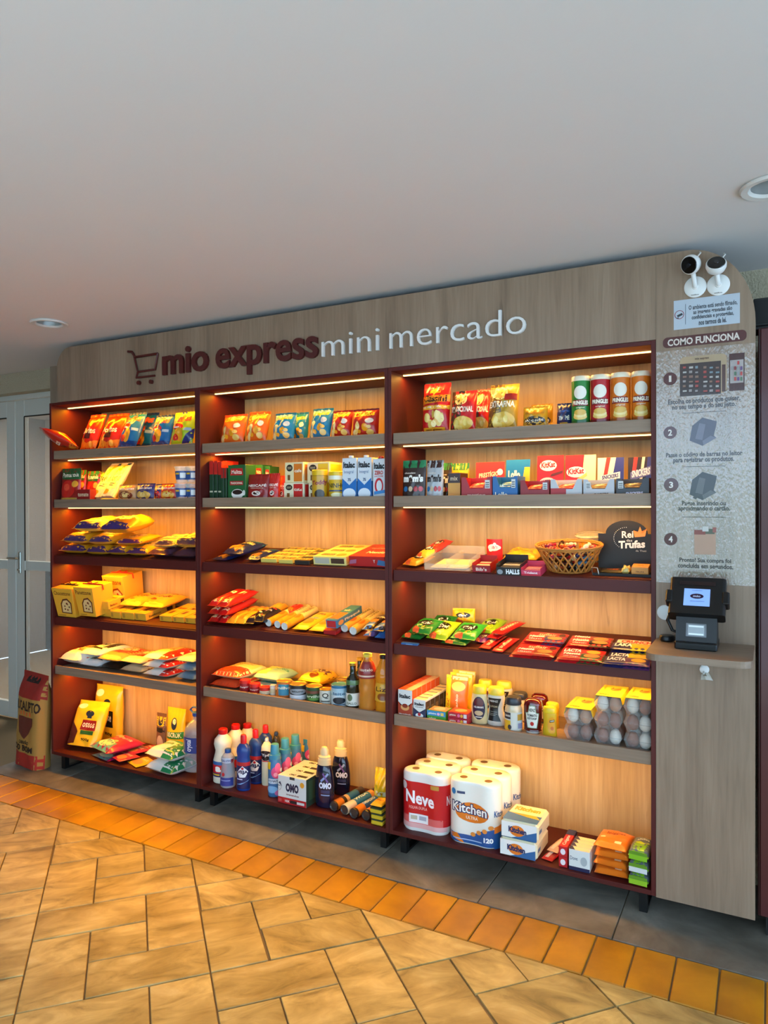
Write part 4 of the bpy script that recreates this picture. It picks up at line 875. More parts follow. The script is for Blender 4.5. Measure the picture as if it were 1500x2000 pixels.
for i, (a, b_, t, cap, lab) in enumerate(((668, 697, 899, '#d8dde2', 'white and blue milk carton beside the milk powder'), (698, 726, 898, '#d8dde2', 'white and blue milk carton next to the lactose free one'), (728, 754, 896, '#c8321c', 'lactose free milk carton with red cap against the divider'))):
    x, w_, h, z = stand(a, b_, t, .05, 2, 2)
    f_ = [t_('Italac', .08, .74, .9, .9, '#20242c', 0, .05)]
    f_ += ([('p', [(0, 0), (1, 0), (1, .48), (.72, .38), (.5, .3), (.28, .38), (0, .48)], '#1f6ab4'), t_('Integral', .14, .58, .8, .68, '#4a6a9a', 0, .0), E_(.5, .08, .45, .14, '#dfe6ee'), t_('3%', .4, .4, .62, .48, '#2a4a7a')] if i < 2 else
           [t_('ZERO', .12, .6, .8, .7, '#c0301c', 0, .04), t_('LACTOSE', .12, .54, .8, .58, '#c0301c'), E_(.48, .32, .34, .2, '#c8202c'), E_(.5, .32, .22, .14, '#dfe2e6'), ('p', [(.1, .1), (.95, .14), (.95, .22), (.1, .18)], '#3a86c8')])
    o = box('milk_carton', lab, 'milk carton', G, x, .05, z, w_*.97, .07, h, '#d5dbe2', f_, None, [R_(0, 0, 1, .4, '#1f6ab4' if i < 2 else '#d5dbe2')])
    lathe('cap', [(.013, 0), (.013, .011), (.011, .013), (.001, .013)], PL(cap), o, 16, loc=(.0, .02, h))
# 2.3 biscuits and boxed bars
G = 'cookie packs with chip pictures'
CKP = [R_(0, .0, 1, .3, '#16204a'), R_(0, .72, 1, 1, '#1c6a70'), t_('Cookies', .1, .5, .9, .68, '#e8d08a')]+blobs(5, ['#d8912c', '#c07a20'], .15, .15, .85, .45, .12, 9)
for i, (a, b_, py, zo, l, t, lab) in enumerate(((414, 446, 1097, 0, .2, .022, 'cookie pack flat on the shelf by the maroon side'), (434, 474, 1089, .024, .24, .05, 'thick cookie pack on top by the maroon side'), (480, 506, 1099, 0, .22, .035, 'cookie pack flat beside the stacked ones'))):
    sack('cookie_pack', lab, a, b_, py, zo, l, t, '#1a2452', CKP, 70+i, 2, 3, -.06, G)
G = 'small wafer boxes laid in rows'
n_ = 0; ROW = ('front', 'second', 'third', 'back')
for ci, (a, b_, py, c1, c2) in enumerate(((509, 541, 1099, '#d8c05a', '#2a2a20'), (544, 572, 1101, '#d8c05a', '#2a2a20'), (575, 605, 1103, '#2b2620', '#d8c050'))):
    for k in range(4):
        x, y, z, w_ = lay(a, b_, py, 2, 3)
        box('wafer_box', f'{ROW[k]} wafer box in the {("cream row by the cookies", "middle cream row", "dark row by the cream cartons")[ci]}', 'wafer box', G, x, y+k*.071, z, w_*.98, .068, .022, c1, None, [R_(.05, .25, .95, .75, c2), t_('BIS', .2, .32, .6, .68, c1), E_(.8, .5, .12, .3, '#c08a2c')], None)
x, y, z, w_ = lay(611, 678, 1104, 2, 3)
for k in range(3):
    box('chocolate_carton', f'{ROW[k]} cream chocolate carton of three, beside the red carton', 'chocolate carton', 'cream chocolate cartons', x, y+k*.093, z, w_*.97, .09, .045, '#e6cf7a', [R_(.05, .15, .5, .8, '#b5b09a'), R_(.55, .2, .95, .8, '#4a3020')] if k == 0 else None, [R_(.15, .3, .55, .7, '#3a3018'), t_('sonho', .18, .4, .52, .6, '#e6cf7a'), E_(.75, .5, .14, .3, '#c8902c')], [R_(.1, .2, .9, .8, '#d8b860')])
x, y, z, w_ = lay(681, 754, 1107, 2, 3)
box('chocolate_carton', 'large red chocolate carton lying against the divider', 'chocolate carton', None, x, y, z, w_*.98, .27, .052, '#b51a18', [('p', [(.0, .2), (.2, .3), (.22, .7), (.04, .6)], '#a8607a'), ('p', [(.78, .2), (1, .1), (1, .6), (.82, .7)], '#3a6a9a'), t_('Y', .68, .4, .74, .7, '#e8d8d0')], [t_('Nestlé', .3, .25, .8, .42, '#f4e6d8', 0, .04), t_('especialidades', .2, .6, .8, .7, '#f0c8b8')]+blobs(8, ['#e8c8a0', '#d84a3a', '#7a1412'], .1, .5, .95, .95, .06, 2))
# 2.4 biscuit packs
G = 'red cracker packs in a block'
for k in range(3):
    for j in range(2):
        x, y, z, w_ = lay(404+j*18, 420+j*18, 1219, 2, 4, k*.046)
        sack('cracker_pack', f'red cracker pack, {("bottom", "middle", "top")[k]} layer, {("outer", "inner")[j]} column', 404+j*19, 422+j*19, 1221+j*2-k*15.5, k*.052, .31, .046, '#c0181a', [R_(.1, .1, .9, .2, '#e6cfa0'), R_(.2, .3, .8, .45, '#7a2a1c'), R_(.15, .55, .85, .68, '#e8d8b8'), R_(.2, .78, .8, .9, '#7a2a1c')], 80+k*2+j, 2, 4, 0, G)
G = 'biscuit packs lying on the fourth shelf'
YEL = [R_(.05, .1, .95, .3, '#d8781c'), t_('maizena', .1, .5, .9, .62, '#8a3a14')]+blobs(4, ['#c8802c'], .2, .65, .8, .9, .1, 3)
for i, (a, b_, py, c, l, t, lab) in enumerate(((437, 455, 1224, '#e0a028', .28, .05, 'yellow biscuit pack beside the red crackers'), (456, 475, 1225, '#e0a028', .28, .05, 'second yellow biscuit pack, beside the black cookie packs'), )): sack('biscuit_pack', lab, a, b_, py, 0, l, t, c, YEL, 90+i, 2, 4, 0, G)
DK = [t_('Oreo', .15, .5, .85, .62, '#d8d4e8'), R_(.1, .2, .9, .26, '#c02030'), R_(.1, .72, .9, .78, '#c02030')]
for j in range(2): sack('biscuit_pack', ('black cookie pack beside the yellow biscuits', 'black cookie pack beside the biscuit rolls')[j], 478+j*19, 496+j*19, 1226+j*3, 0, .2, .055, '#14101c', DK, 94+j, 2, 4, 0, G)
for j in range(2):
    x, y, z, w_ = lay(478+j*19, 496+j*19, 1226+j*3, 2, 4)
    flat('biscuit_pack', ('yellow biscuit pack at the back behind the black cookies', 'red biscuit pack at the back behind the black cookies')[j], 'biscuit pack', G, x+.05*j, .315, z, w_, .14, .05, ('#e0a028', '#c0241a')[j], YEL[:1], seed=97+j)
def roll(nm, lab, cat, grp, px, py, b, s, r, l, bands, rz=0, zo=0, ends='#dcd6c8', lab_=None):
    z = floor_of(b, s)+zo; p = onz(px, py, z); e = empty(nm, (p.x, p.y+.002, z+r+.0006), (0, 0, rz)); tag(e, lab, cat, grp)
    pr, fm, mats, yy = [(r*.86, 0)], [], [], 0
    prof = [(.001, .006), (r*.8, .006), (r*.93, 0)]; fms = [0, 0]; mats = [M(ends, .3, 0, .4)]
    y0 = 0
    for k, (fr, c) in enumerate(bands):
        mats.append(FILM(c)); prof.append((r, y0+.003 if k == 0 else y0)); fms.append(k+1); y0 += fr*l; prof.append((r, y0)); fms.append(k+1)
    prof.append((r*.93, l+.003)); fms.append(0); prof.append((.001, l-.003)); fms.append(0)
    while len(fms) < len(prof)-1: fms.append(0)
    lathe('wrapper', prof, mats, e, 18, fm=fms, rot=(-pi/2, 0, 0))
    if lab_:
        pf = lambda u_, v_, o: ((r+o)*sin((v_-.5)*1.6-.25), l*u_, (r+o)*cos((v_-.5)*1.6-.25))
        prints(e, lambda u_, v_, o: ((r+o)*sin(.25-(v_-.5)*1.6), l*u_, (r+o)*cos(.25-(v_-.5)*1.6)), l, r*1.6, lab_, .012, 'label', base=.001)
    return e
for j in range(3): roll('biscuit_roll', f'yellow biscuit roll with white end, {("first", "second", "third")[j]} of three beside black cookies', 'biscuit roll', 'yellow biscuit rolls', 525+j*15.5, 1228+j*3, 2, 4, .022, .30, [(.12, '#d88a1c'), (.4, '#e09a24'), (.48, '#e8cf8a')], 0, 0, '#d8d4cc', [t_('Nesfit', .6, .3, .92, .8, '#4a2a14', 0, .0), E_(.4, .5, .1, .35, '#c8701c')])
BD = [R_(.1, .45, .9, .53, '#6a8a9a'), t_('bauducco', .15, .68, .85, .78, '#6a3a14'), E_(.5, .3, .32, .12, '#c8841c'), t_('bauducco', .15, .4, .85, .45, '#6a3a14')]
for j, (a, b_, py, lab) in enumerate(((570, 600, 1234, 'yellow wafer pack beside the biscuit rolls'), (602, 632, 1237, 'yellow wafer pack beside the blue wafer box'))): sack('biscuit_pack', lab, a, b_, py, 0, .3, .03, '#e6b428', BD, 110+j, 2, 4, 0, G)
x, y, z, w_ = lay(634, 658, 1240, 2, 4)
box('wafer_carton', 'red wafer box under the blue one', 'wafer carton', None, x, y, z, w_, .26, .022, '#a81c1c', None, [t_('wafer', .2, .4, .8, .6, '#f0d8b0')])
x, y, z, w_ = lay(641, 663, 1233, 2, 4, .024)
box('wafer_carton', 'blue and orange wafer box lying on the red one', 'wafer carton', None, x, y, z, w_, .26, .042, '#2f6f96', [R_(.1, .1, .9, .9, '#b5242a')], [R_(.1, .1, .9, .5, '#d8642c'), t_('wafer', .2, .6, .8, .72, '#e8d8b0')], [t_('Piraquê', .3, .3, .9, .7, '#dfe0d8'), E_(.15, .5, .1, .3, '#c88a4a')])
for j in range(2): roll('biscuit_roll', f'cream toast roll with white end, {("first", "second")[j]} of two beside the blue wafer box', 'biscuit roll', 'cream toast rolls', 671+j*19, 1241+j*4, 2, 4, .023, .28, [(.5, '#d8a040'), (.5, '#e6d08c')], 0, 0, '#d8d4cc', [t_('Tostines', .5, .3, .95, .8, '#4a3a1c', 0, .0), E_(.3, .5, .12, .35, '#b8601c')])
DK2 = [t_('Passatempo', .1, .55, .9, .66, '#e8dcc0'), ('p', [(0, 0), (1, .1), (1, .3), (0, .25)], '#3a74b0'), E_(.5, .35, .3, .12, '#c8803a')]
for j, (a, b_, py, zo, c, lab) in enumerate(((711, 732, 1249, 0, '#7a5a90', 'purple and blue biscuit pack by the divider'), (733, 754, 1253, 0, '#3a5a9a', 'blue biscuit pack touching the divider'), (706, 730, 1238, .04, '#2a1c18', 'dark brown filled biscuit pack on the purple one'), (731, 754, 1240, .04, '#1c2a3a', 'dark filled biscuit pack on top by the divider'))): sack('biscuit_pack', lab, a, b_, py, zo, .24, .038, c, DK2, 120+j, 2, 4, -.05, G)
# 2.5 tins, oil, bags
G = 'pasta and snack bags on the tin shelf'
def bag5(lab, px0, px1, Y0, zo, l, t, c, sh, seed, rz=0):
    x0, x1 = X(px0, Y0), X(px1, Y0); flat('food_bag', lab, 'food bag', G, (x0+x1)/2, Y0+l/2, floor_of(2, 5)+zo, x1-x0, l, t, c, sh, rz, (0, 0), .5, seed)
OR5 = [R_(0, 0, 1, .4, '#d8421c'), R_(0, .45, 1, 1, '#e6c36a'), t_('polvilho', .2, .6, .8, .72, '#7a2414')]
bag5('red and orange flour bag at the bottom by the maroon side', 406, 460, .05, 0, .26, .045, '#c8301c', OR5, 1); bag5('orange and cream flour bag on top by the maroon side', 410, 466, .06, .046, .28, .055, '#e8d0a0', OR5, 2)
bag5('teal and yellow snack bag behind the red lidded tins', 490, 544, .15, .036, .2, .06, '#8fb8a4', [R_(0, .1, .5, .9, '#e0c860'), t_('tapioca', .4, .5, .95, .64, '#3a8a7a')], 3, -.06)
bag5('white snack bag under the teal one', 488, 540, .14, 0, .2, .035, '#dcd2a8', [R_(.1, .2, .9, .5, '#5aa89a')], 4)
bag5('brown and yellow coffee bag lying behind the tins', 580, 626, .16, .046, .19, .065, '#e0aa1c', [R_(0, .35, 1, .75, '#4a1c10'), t_('PILÃO', .2, .48, .8, .62, '#f0d890'), E_(.6, .18, .2, .1, '#6a3414')], 5, -.08)
bag5('brown and yellow coffee bag under the other one', 584, 640, .16, 0, .17, .045, '#d09a1c', [R_(0, .3, 1, .8, '#5a2210')], 6)
for j in range(3): can('baking_powder_tin', f'small red lidded baking powder tin, {("first", "second", "third")[j]} from the maroon side', 'tin', 'red lidded baking powder tins', 474+j*19.5, 1328+j*7, .085, 2, 5, .030, '#9c1a20' if j < 2 else '#cdb890', '#c8241c', [R_(0, 0, 1, 1, '#8e1620' if j < 2 else '#d8caa8'), t_('Royal', .28, .4, .72, .68, '#f0dcd0' if j < 2 else '#8a6a3a', .05)], .018)
can('spice_jar', 'tiny white jar between red lidded tins and cans', 'jar', None, 530, 1338, .09, 2, 5, .016, '#d8d0bc', '#c9c2b0', [R_(.2, .2, .8, .8, '#c8b890')], .01)
G = 'food cans in a row'
for (px, t, Y, r, c, l_, sh, lab) in ((550, 1330, .10, .042, '#c8702c', '#b89a54', [R_(.3, .1, .7, .9, '#3a86a0'), t_('milho', .25, .55, .75, .75, '#f2e8c8')], 'orange and teal can with gold lid'), (577, 1336, .09, .047, '#26282c', '#b89a54', [R_(0, 0, 1, .35, '#c9ccd0'), E_(.5, .6, .3, .22, '#8a9298'), t_('atum', .32, .55, .68, .68, '#1c1c20')], 'black and silver tuna can'),
                     (608, 1340, .09, .043, '#2e4a28', '#b89a54', [R_(0, .6, 1, .8, '#6a3a28'), t_('ervilha', .25, .3, .75, .5, '#cfd8b0'), E_(.5, .2, .2, .1, '#5a8a3a')], 'dark green pea can'), (632, 1346, .08, .034, '#d4cdbd', '#b8923c', [t_('Q', .36, .4, .64, .85, '#2a2a28'), R_(.3, .15, .7, .25, '#5a5a54')], 'white can with a big letter')):
    can('food_can', lab, 'can', G, px, t, Y, 2, 5, r, c, M(l_, .35, .8), sh, .005)
can('food_can', 'white tin with a blue plastic lid beside the olive oil', 'can', G, 656, 1337, .085, 2, 5, .044, '#c9d0d2', '#2a6a90', [R_(0, .6, 1, 1, '#9ab8c4'), t_('leite', .3, .65, .7, .8, '#2a4a6a'), E_(.5, .32, .22, .2, '#20242c'), R_(.3, .06, .7, .12, '#4a6a80')], .016)
can('food_can', 'gold lidded can at the back behind the olive oil', 'can', G, 664, 1326, .26, 2, 5, .034, '#8a7a4a', M('#b89a54', .35, .8), [R_(0, 0, 1, .6, '#5a3a24')], .005)
def gl(c, a): return M(c, .06, 0, .5, 0, a)
def oil(nm, lab, px, pyt, Y, R, col, capc, labelsh, shp, face=.3, capm=None):
    x, w_, h, z = stand(px-1, px+1, pyt, Y, 2, 5); pf = [(a*R, b_*h) for a, b_ in shp]; rt = pf[-1][0]
    e = bottle(nm, lab, 'bottle', 'oil and vinegar bottles', x, Y, z, pf, col, ([(rt*1.15, h*.93), (rt*1.2, h*.94), (rt*1.2, h*.99), (rt*.8, h), (.001, h)], capc), labelsh(h), face); return e
WINE = [(.92, 0), (1, .02), (1, .55), (.9, .64), (.5, .74), (.42, .78), (.42, .93)]
PET = [(.9, 0), (1, .02), (.97, .1), (1, .2), (.94, .3), (1, .42), (.92, .5), (1, .58), (1, .68), (.7, .82), (.45, .90), (.42, .94)]
oil('olive_oil_bottle', 'dark green olive oil bottle with green band', 685, 1293, .08, .036, M('#1c1e12', .1, 0, .6), M('#b09440', .35, .7), lambda h: [(.06*h, .34*h, 2.4, [R_(0, 0, 1, 1, '#d4d0c4'), E_(.4, .66, .16, .28, '#5a6a4a'), t_('GALLO', .2, .12, .8, .3, '#33402a')]), (.52*h, .62*h, 3.2, [R_(0, 0, 1, 1, '#4f7040')])], WINE)
oil('olive_oil_bottle', 'olive oil bottle at the back behind the amber bottle', 702, 1284, .2, .033, M('#1c1e12', .1, 0, .6), M('#b09440', .35, .7), lambda h: [(.06*h, .34*h, 2.4, [R_(0, 0, 1, 1, '#c8c4b8')])], WINE)
oil('vinegar_bottle', 'tall amber vinegar bottle with dark red neck label', 715, 1275, .085, .046, gl('#c8802c', .72), '#e0c84a', lambda h: [(.57*h, .86*h, 3.4, [R_(0, 0, 1, 1, '#8a2a28'), R_(.2, .1, .8, .2, '#d8b8a0'), t_('castelo', .25, .45, .75, .62, '#e8d0b8')])], PET)
oil('oil_bottle', 'golden cooking oil bottle with black cap against the divider', 748, 1278, .09, .046, gl('#d8921c', .6), '#1c1814', lambda h: [(.2*h, .52*h, 2.8, [R_(0, 0, 1, 1, '#d8a02c'), t_('Liza', .2, .55, .8, .8, '#4a2410'), E_(.5, .26, .24, .2, '#8a4a1c')])], PET, .3)
# 2.6 cleaning goods
Z6 = floor_of(2, 6)
def at6(px, py, b=2): p = onz(px, py, floor_of(b, 6)); return p.x, p.y
def hgt(px, pyt, y, b=2, s=6): return Zat(px, pyt, y)-floor_of(b, s)
BL = [(.9, 0), (1, .015), (1, .36), (.98, .42), (.80, .55), (.76, .6), (.92, .72), (.86, .8), (.42, .9), (.4, .93)]
G = 'white bleach bottles with red caps'
for px, py, pyt, R, lab in ((424, 1527, 1425, .056, 'white bleach bottle with red cap in front, by the maroon side'), (457, 1508, 1411, .056, 'white bleach bottle with red cap in the second row'), (482, 1492, 1406, .054, 'white bleach bottle with red cap at the very back')):
    x, y = at6(px, py); h = hgt(px, pyt, y)
    bottle('bleach_bottle', lab, 'bottle', G, x, y, Z6, [(a*R, b_*h) for a, b_ in BL], '#e2dac2', ([(.44*R, .905*h), (.46*R, .91*h), (.46*R, .99*h), (.4*R, h), (.001, h)], '#c4181c'),
           (.13*h, .42*h, 3.2, [R_(0, 0, 1, 1, '#1a2a62'), R_(0, .78, 1, 1, '#1f5f9c'), R_(.12, .26, .72, .78, '#c01c24'), t_('a', .34, .34, .54, .7, '#f2ece0', 0, .06), R_(.1, .1, .5, .2, '#d8b030')]), .35)
x, y = at6(444, 1534); h = hgt(444, 1462, y)
bottle('alcohol_bottle', 'clear alcohol bottle with blue cap in front of the bleach', 'bottle', None, x, y, Z6, [(.040, 0), (.044, .008), (.042, .3*h), (.034, .62*h), (.037, .68*h), (.037, .78*h), (.027, .86*h), (.014, .92*h)], M('#b9bcc4', .12, 0, .3, 0, .55), ([(.017, .88*h), (.018, .89*h), (.018, .98*h), (.016, h), (.001, h)], '#1f4a8a'),
       [(.06*h, .28*h, 2.2, [R_(0, 0, 1, 1, '#2a3a86'), R_(.1, .6, .8, .7, '#8a9ac8')]), (.3*h, .42*h, 2.2, [E_(.35, .5, .12, .4, '#c02a34')]), (.66*h, .79*h, 2.6, [R_(0, 0, 1, 1, '#b8bcc8'), R_(.82, 0, 1, 1, '#7a1c24'), t_('COALIZIN', .1, .3, .8, .7, '#2a3a7a')])], .3)
VJ = [(.92, 0), (1, .015), (1, .50), (.98, .55), (.9, .6), (1.02, .68), (.95, .76), (.6, .82), (.36, .84)]
G = 'blue cleaner bottles with red caps'
for px, py, pyt, R, lab in ((476, 1541, 1434, .041, 'blue cleaner bottle with red cap in front'), (501, 1528, 1424, .041, 'blue cleaner bottle with red cap in the second row'), (519, 1512, 1415, .041, 'blue cleaner bottle with red cap at the back')):
    x, y = at6(px, py); h = hgt(px, pyt, y)
    bottle('cleaner_bottle', lab, 'bottle', G, x, y, Z6, [(a*R, b_*h) for a, b_ in VJ], '#173b86', ([(.36*R, .83*h), (.44*R, .835*h), (.44*R, .96*h), (.36*R, .99*h), (.001, h)], '#c8161c'),
           (.04*h, .52*h, 2.7, [R_(0, 0, 1, .86, '#131f52'), R_(0, .86, 1, 1, '#b5242a'), ('p', [(.18, .62), (.5, .86), (.82, .66), (.64, .44), (.34, .42)], '#e4e6ea'), t_('VEJA', .2, .54, .8, .70, '#16204c', 0, .05), E_(.5, .77, .07, .05, '#b8202a'), ('p', [(.1, .14), (.8, .3), (.9, .36), (.4, .16)], '#7aa8d8'), R_(.15, .34, .5, .38, '#b8c4e0')]), .4, sy=.8)
x, y = at6(519, 1531); h = hgt(519, 1441, y)
bottle('detergent_bottle', 'slim cream detergent bottle with round dark badge', 'bottle', None, x, y, Z6, [(.027, 0), (.030, .01), (.029, .5*h), (.028, .62*h), (.033, .7*h), (.031, .82*h), (.018, .9*h), (.010, .93*h)], '#d9d2b4', ([(.01, .92*h), (.011, .93*h), (.011, .97*h), (.008, h), (.001, h)], '#cfd0cc'), (.52*h, .78*h, 2.8, [E_(.5, .5, .45, .42, '#241a22'), t_('Ypê', .25, .36, .8, .68, '#f0e8e8', 0, .03), R_(.1, .0, .9, .08, '#b8303a')]), .3)
x, y = at6(540, 1508); h = hgt(540, 1429, y)
bottle('detergent_bottle', 'dark clear detergent bottle behind the softener bottles', 'bottle', None, x, y, Z6, [(.024, 0), (.026, .01), (.025, .6*h), (.028, .72*h), (.018, .88*h), (.009, .92*h)], M('#4a4438', .1, 0, .5, 0, .75), ([(.012, .91*h), (.013, .92*h), (.013, .96*h), (.009, h), (.001, h)], '#2a3a5a'))
DW = [(.95, 0), (1, .012), (.98, .3), (1, .5), (.96, .62), (.82, .72)]
G = 'softener bottles with teal caps'
for px, py, pyt, R, lab in ((537, 1552, 1453, .037, 'fabric softener bottle with teal cap beside the detergent box'), (557, 1540, 1442, .037, 'fabric softener bottle with teal cap in the second row'), (577, 1528, 1435, .037, 'fabric softener bottle with teal cap in the third row'), (602, 1512, 1424, .038, 'fabric softener bottle with teal cap at the back')):
    x, y = at6(px, py); h = hgt(px, pyt, y)
    bottle('softener_bottle', lab, 'bottle', G, x, y, Z6, [(a*R, b_*h) for a, b_ in DW], '#3a6c9c', ([(.84*R, .715*h), (.86*R, .72*h), (.86*R, .80*h), (.66*R, .81*h), (.60*R, .985*h), (.55*R, h), (.001, h)], '#3a86a4'),
           (.01*h, .70*h, 3.0, [R_(0, .36, 1, .5, '#b8cfe0'), t_('Downy', .08, .37, .9, .5, '#1f2a4a', 0, .0), E_(.66, .68, .28, .17, '#d24a78'), E_(.72, .8, .16, .14, '#e0608a'), E_(.6, .62, .1, .06, '#f0a0b8'), E_(.92, .72, .1, .06, '#dce4e8'), R_(.08, .76, .34, .96, '#d8b820'), E_(.4, .2, .3, .1, '#7ab0d8'), E_(.75, .1, .2, .08, '#c86a9a')]), .45)
x, y, z, w_ = lay(545, 602, 1569, 2, 6)
x0, y = at6(573, 1573)
hb_ = Zat(573, 1519, y)-Z6
box('detergent_box', 'white washing powder carton with printed top', 'detergent carton', None, x+.012, y, Z6, w_*.98, .25, hb_, '#cfcfca', [R_(0, 0, 1, .22, '#b51a20'), R_(.42, .9, .6, 1, '#3a3a38'), t_('OMO', .28, .44, .74, .76, '#141c3a', 0, .06), E_(.86, .78, .075, .1, '#d8962a'), t_('tiramanchas', .3, .32, .75, .38, '#7a2a2a'), t_('10X', .26, .06, .42, .15, '#f2e8e0'), R_(.44, .05, .68, .16, '#201c22'), R_(.68, .06, .94, .15, '#c9c4c0'), R_(.02, .05, .14, .16, '#c84a44')]+[('p', [(.16, .6), (.06+.05*cos(a), .6+.16*sin(a)), (.09+.05*cos(a), .62+.16*sin(a))], '#141c3a') for a in (2.2, 3.0, 3.9, 1.5, 4.6)],
    sum([[t_('OMO', .3, .08+.25*k, .52, .17+.25*k, '#2a2418', 0, .05), R_(.58, .07+.25*k, .92, .17+.25*k, '#2a2418'), R_(.05, .235+.25*k, .95, .24+.25*k, '#a8986a')] for k in range(4)], []), [R_(0, 0, 1, 1, '#2a3a2c'), R_(.1, .2, .9, .9, '#3f5236')])
OM = [(.78, 0), (.9, .012), (1.02, .2), (1.0, .4), (.86, .58), (.70, .68), (.52, .71)]
for px, py, pyt, lab in ((634, 1574, 1458, 'navy liquid detergent bottle with clear cap in front'), (664, 1549, 1444, 'navy liquid detergent bottle with clear cap behind the first')):
    x, y = at6(px, py); h = hgt(px, pyt, y); R = .056
    bottle('liquid_detergent_bottle', lab, 'bottle', 'navy liquid detergent bottles', x, y, Z6, [(a*R, b_*h) for a, b_ in OM], M('#12122c', .15, 0, .5), ([(.55*R, .70*h), (.66*R, .705*h), (.66*R, .80*h), (.62*R, .805*h), (.62*R, .84*h), (.42*R, .86*h), (.40*R, .95*h), (.28*R, .99*h), (.001, h)], M('#e8d0a0', .2, 0, .3, 0, .8)),
           (.1*h, .62*h, 2.2, [t_('OMO', .2, .44, .8, .64, '#d8d8e4', 0, .06), ('p', [(.3, .64), (.7, .9), (.62, .94), (.26, .7)], '#8a98c0'), ('p', [(.66, .66), (.4, .94), (.34, .9), (.58, .64)], '#6a4a8a'), R_(.3, .3, .7, .4, '#2c3052'), R_(.3, .22, .7, .26, '#8890b0')]), .45, sy=.62)
G = 'rolls of bin bags'
for (px, py, l, bands, tx, lab, zo) in ((649, 1585, .24, [(.04, '#2a1a14'), (.22, '#d8781c'), (.1, '#2a1a14'), (.1, '#d8a86a'), (.34, '#1f5f86'), (.2, '#2a1a14')], None, 'black and orange bin bag roll beside the detergent bottle', 0), (672, 1592, .27, [(.28, '#e0c89a'), (.47, '#1f6f92'), (.12, '#d89a4a'), (.13, '#2a1a14')], 'WISA', 'bin bag roll with teal label, largest of the rolls', .004),
                         (692, 1600, .25, [(.06, '#2a1a14'), (.24, '#d8781c'), (.5, '#2f5a8a'), (.2, '#d8b070')], 'EMBALIXO', 'bin bag roll with blue label and black end', 0), (712, 1603, .22, [(.08, '#2a1a14'), (.34, '#d8781c'), (.08, '#2a1a14'), (.5, '#3a5a80')], None, 'black and orange bin bag roll beside the sponges', 0)):
    roll('bin_bag_roll', lab, 'bin bag roll', G, px, py, 2, 6, .026, l, bands, -.12, zo, '#3a3430', [t_(tx, .3, .35, .7, .75, '#e0ecee')] if tx else None)
SP = M('#c9a81c', .9); SPG = M('#2f3a20', .95)
for k in range(3):
    z = Z6+k*.028; x0, y0 = at6(738, 1608)
    e = empty('kitchen_sponge', (X(741, .06), .055, z+.0006)); tag(e, f'yellow and green kitchen sponge, {("bottom", "middle", "top")[k]} of the stack by the divider', 'sponge', 'kitchen sponges in a stack')
    bx('foam', (-.032, -.045, 0, .032, .06, .020), SP, e, .004); bx('scouring_pad', (-.032, -.045, .0203, .032, .06, .0268), SPG, e, .002)
e = bag('cleaning_cloth_pack', 'crumpled yellow cleaning cloth pack behind the sponges', 'cloth pack', None, X(738, .2), .2, Z6, .09, .17, .07, '#e0b81c', [R_(.2, .2, .9, .35, '#d8d0a8'), t_('pano', .3, .24, .8, .31, '#7a3a1c')], .1, 0, 0, 'pillow', None, 77, None, .022, 2.0)
x, y = X(736, .13), .10
flat('cleaning_cloth_pack', 'flat yellow cloth pack lying on top of the sponges', 'cloth pack', None, X(741, .06), .062, Z6+.0845, .066, .10, .02, '#d8a824', [t_('limpa', .2, .4, .8, .6, '#a83a1c')], seed=78)
# ================================================================ unit by the instruction panel (3)
G = 'snack bags on the top shelf near the panel'
CAS = [R_(0, .0, 1, .1, '#b01414'), E_(.5, .82, .2, .08, '#f0a81c'), R_(.15, .70, .85, .80, '#c8181a')]+[('p', [(.5+.2*cos(a), .80+.09*sin(a)), (.5+.34*cos(a+.05), .80+.15*sin(a+.05)), (.5+.34*cos(a-.05), .80+.15*sin(a-.05))], '#f2b83c') for a in (.5, 1, 1.57, 2.1, 2.6)]+[('p', [(.0, .58), (1, .62), (1, .76), (0, .74)], '#e0861c'), t_('Cassini', .06, .62, .94, .76, '#2a140c', 0, .03), R_(0, .47, 1, .55, '#e8a82c'), t_('biscoito de polvilho', .08, .49, .94, .54, '#f4ead0')]+blobs(12, ['#f0d890', '#e6c468', '#d8b050'], .15, .16, .85, .42, .09, 6)+[R_(.1, .04, .9, .12, '#e8a020'), t_('sem glúten', .2, .055, .8, .1, '#7a1c10')]
crisps('red starch biscuit bag with sun emblem against the maroon side', 824, 878, 752, 3, 1, .10, .12, '#c8161a', CAS, 61, G, .08)
PAL = lambda c1, tx: [R_(0, .0, .5, 1, '#4a2c18'), E_(.42, .78, .26, .15, '#e8cf80'), E_(.42, .78, .2, .11, '#d8b04a'), t_(tx, .06, .46, .94, .60, '#f0ead8', 0, .03), E_(.55, .2, .4, .16, '#e0b850')]+blobs(8, ['#e8c050', '#d8a030', '#f0d878'], .2, .06, .85, .32, .08, 7)
crisps('red and brown potato stick bag next to the sun emblem bag', 879, 929, 768, 3, 1, .09, .18, '#c01c20', PAL('', 'TRADICIONAL'), 62, G)
crisps('red potato stick bag standing behind its twin', 918, 958, 764, 3, 1, .18, .14, '#b8181c', PAL('', 'TRADICIONAL'), 63, G)
crisps('tall gold and brown potato stick bag with wording across', 952, 1011, 756, 3, 1, .09, .2, '#b8902c', [R_(0, 0, .5, 1, '#6a4a1c')]+PAL('', 'EXTRAFINA')[1:]+[R_(.6, .62, .98, .76, '#8a1c1c')], 64, G, .08)
JAP = [R_(0, .0, 1, .3, '#d8aa3c'), E_(.5, .36, .46, .2, '#1c1614'), t_('JAPONÊS', .1, .3, .9, .44, '#f0e8d0'), R_(.1, .66, .9, .74, '#b5781c')]
crisps('small gold peanut bag in the front row', 1021, 1070, 796, 3, 1, .085, .1, '#c8921c', JAP, 65, G, .06)
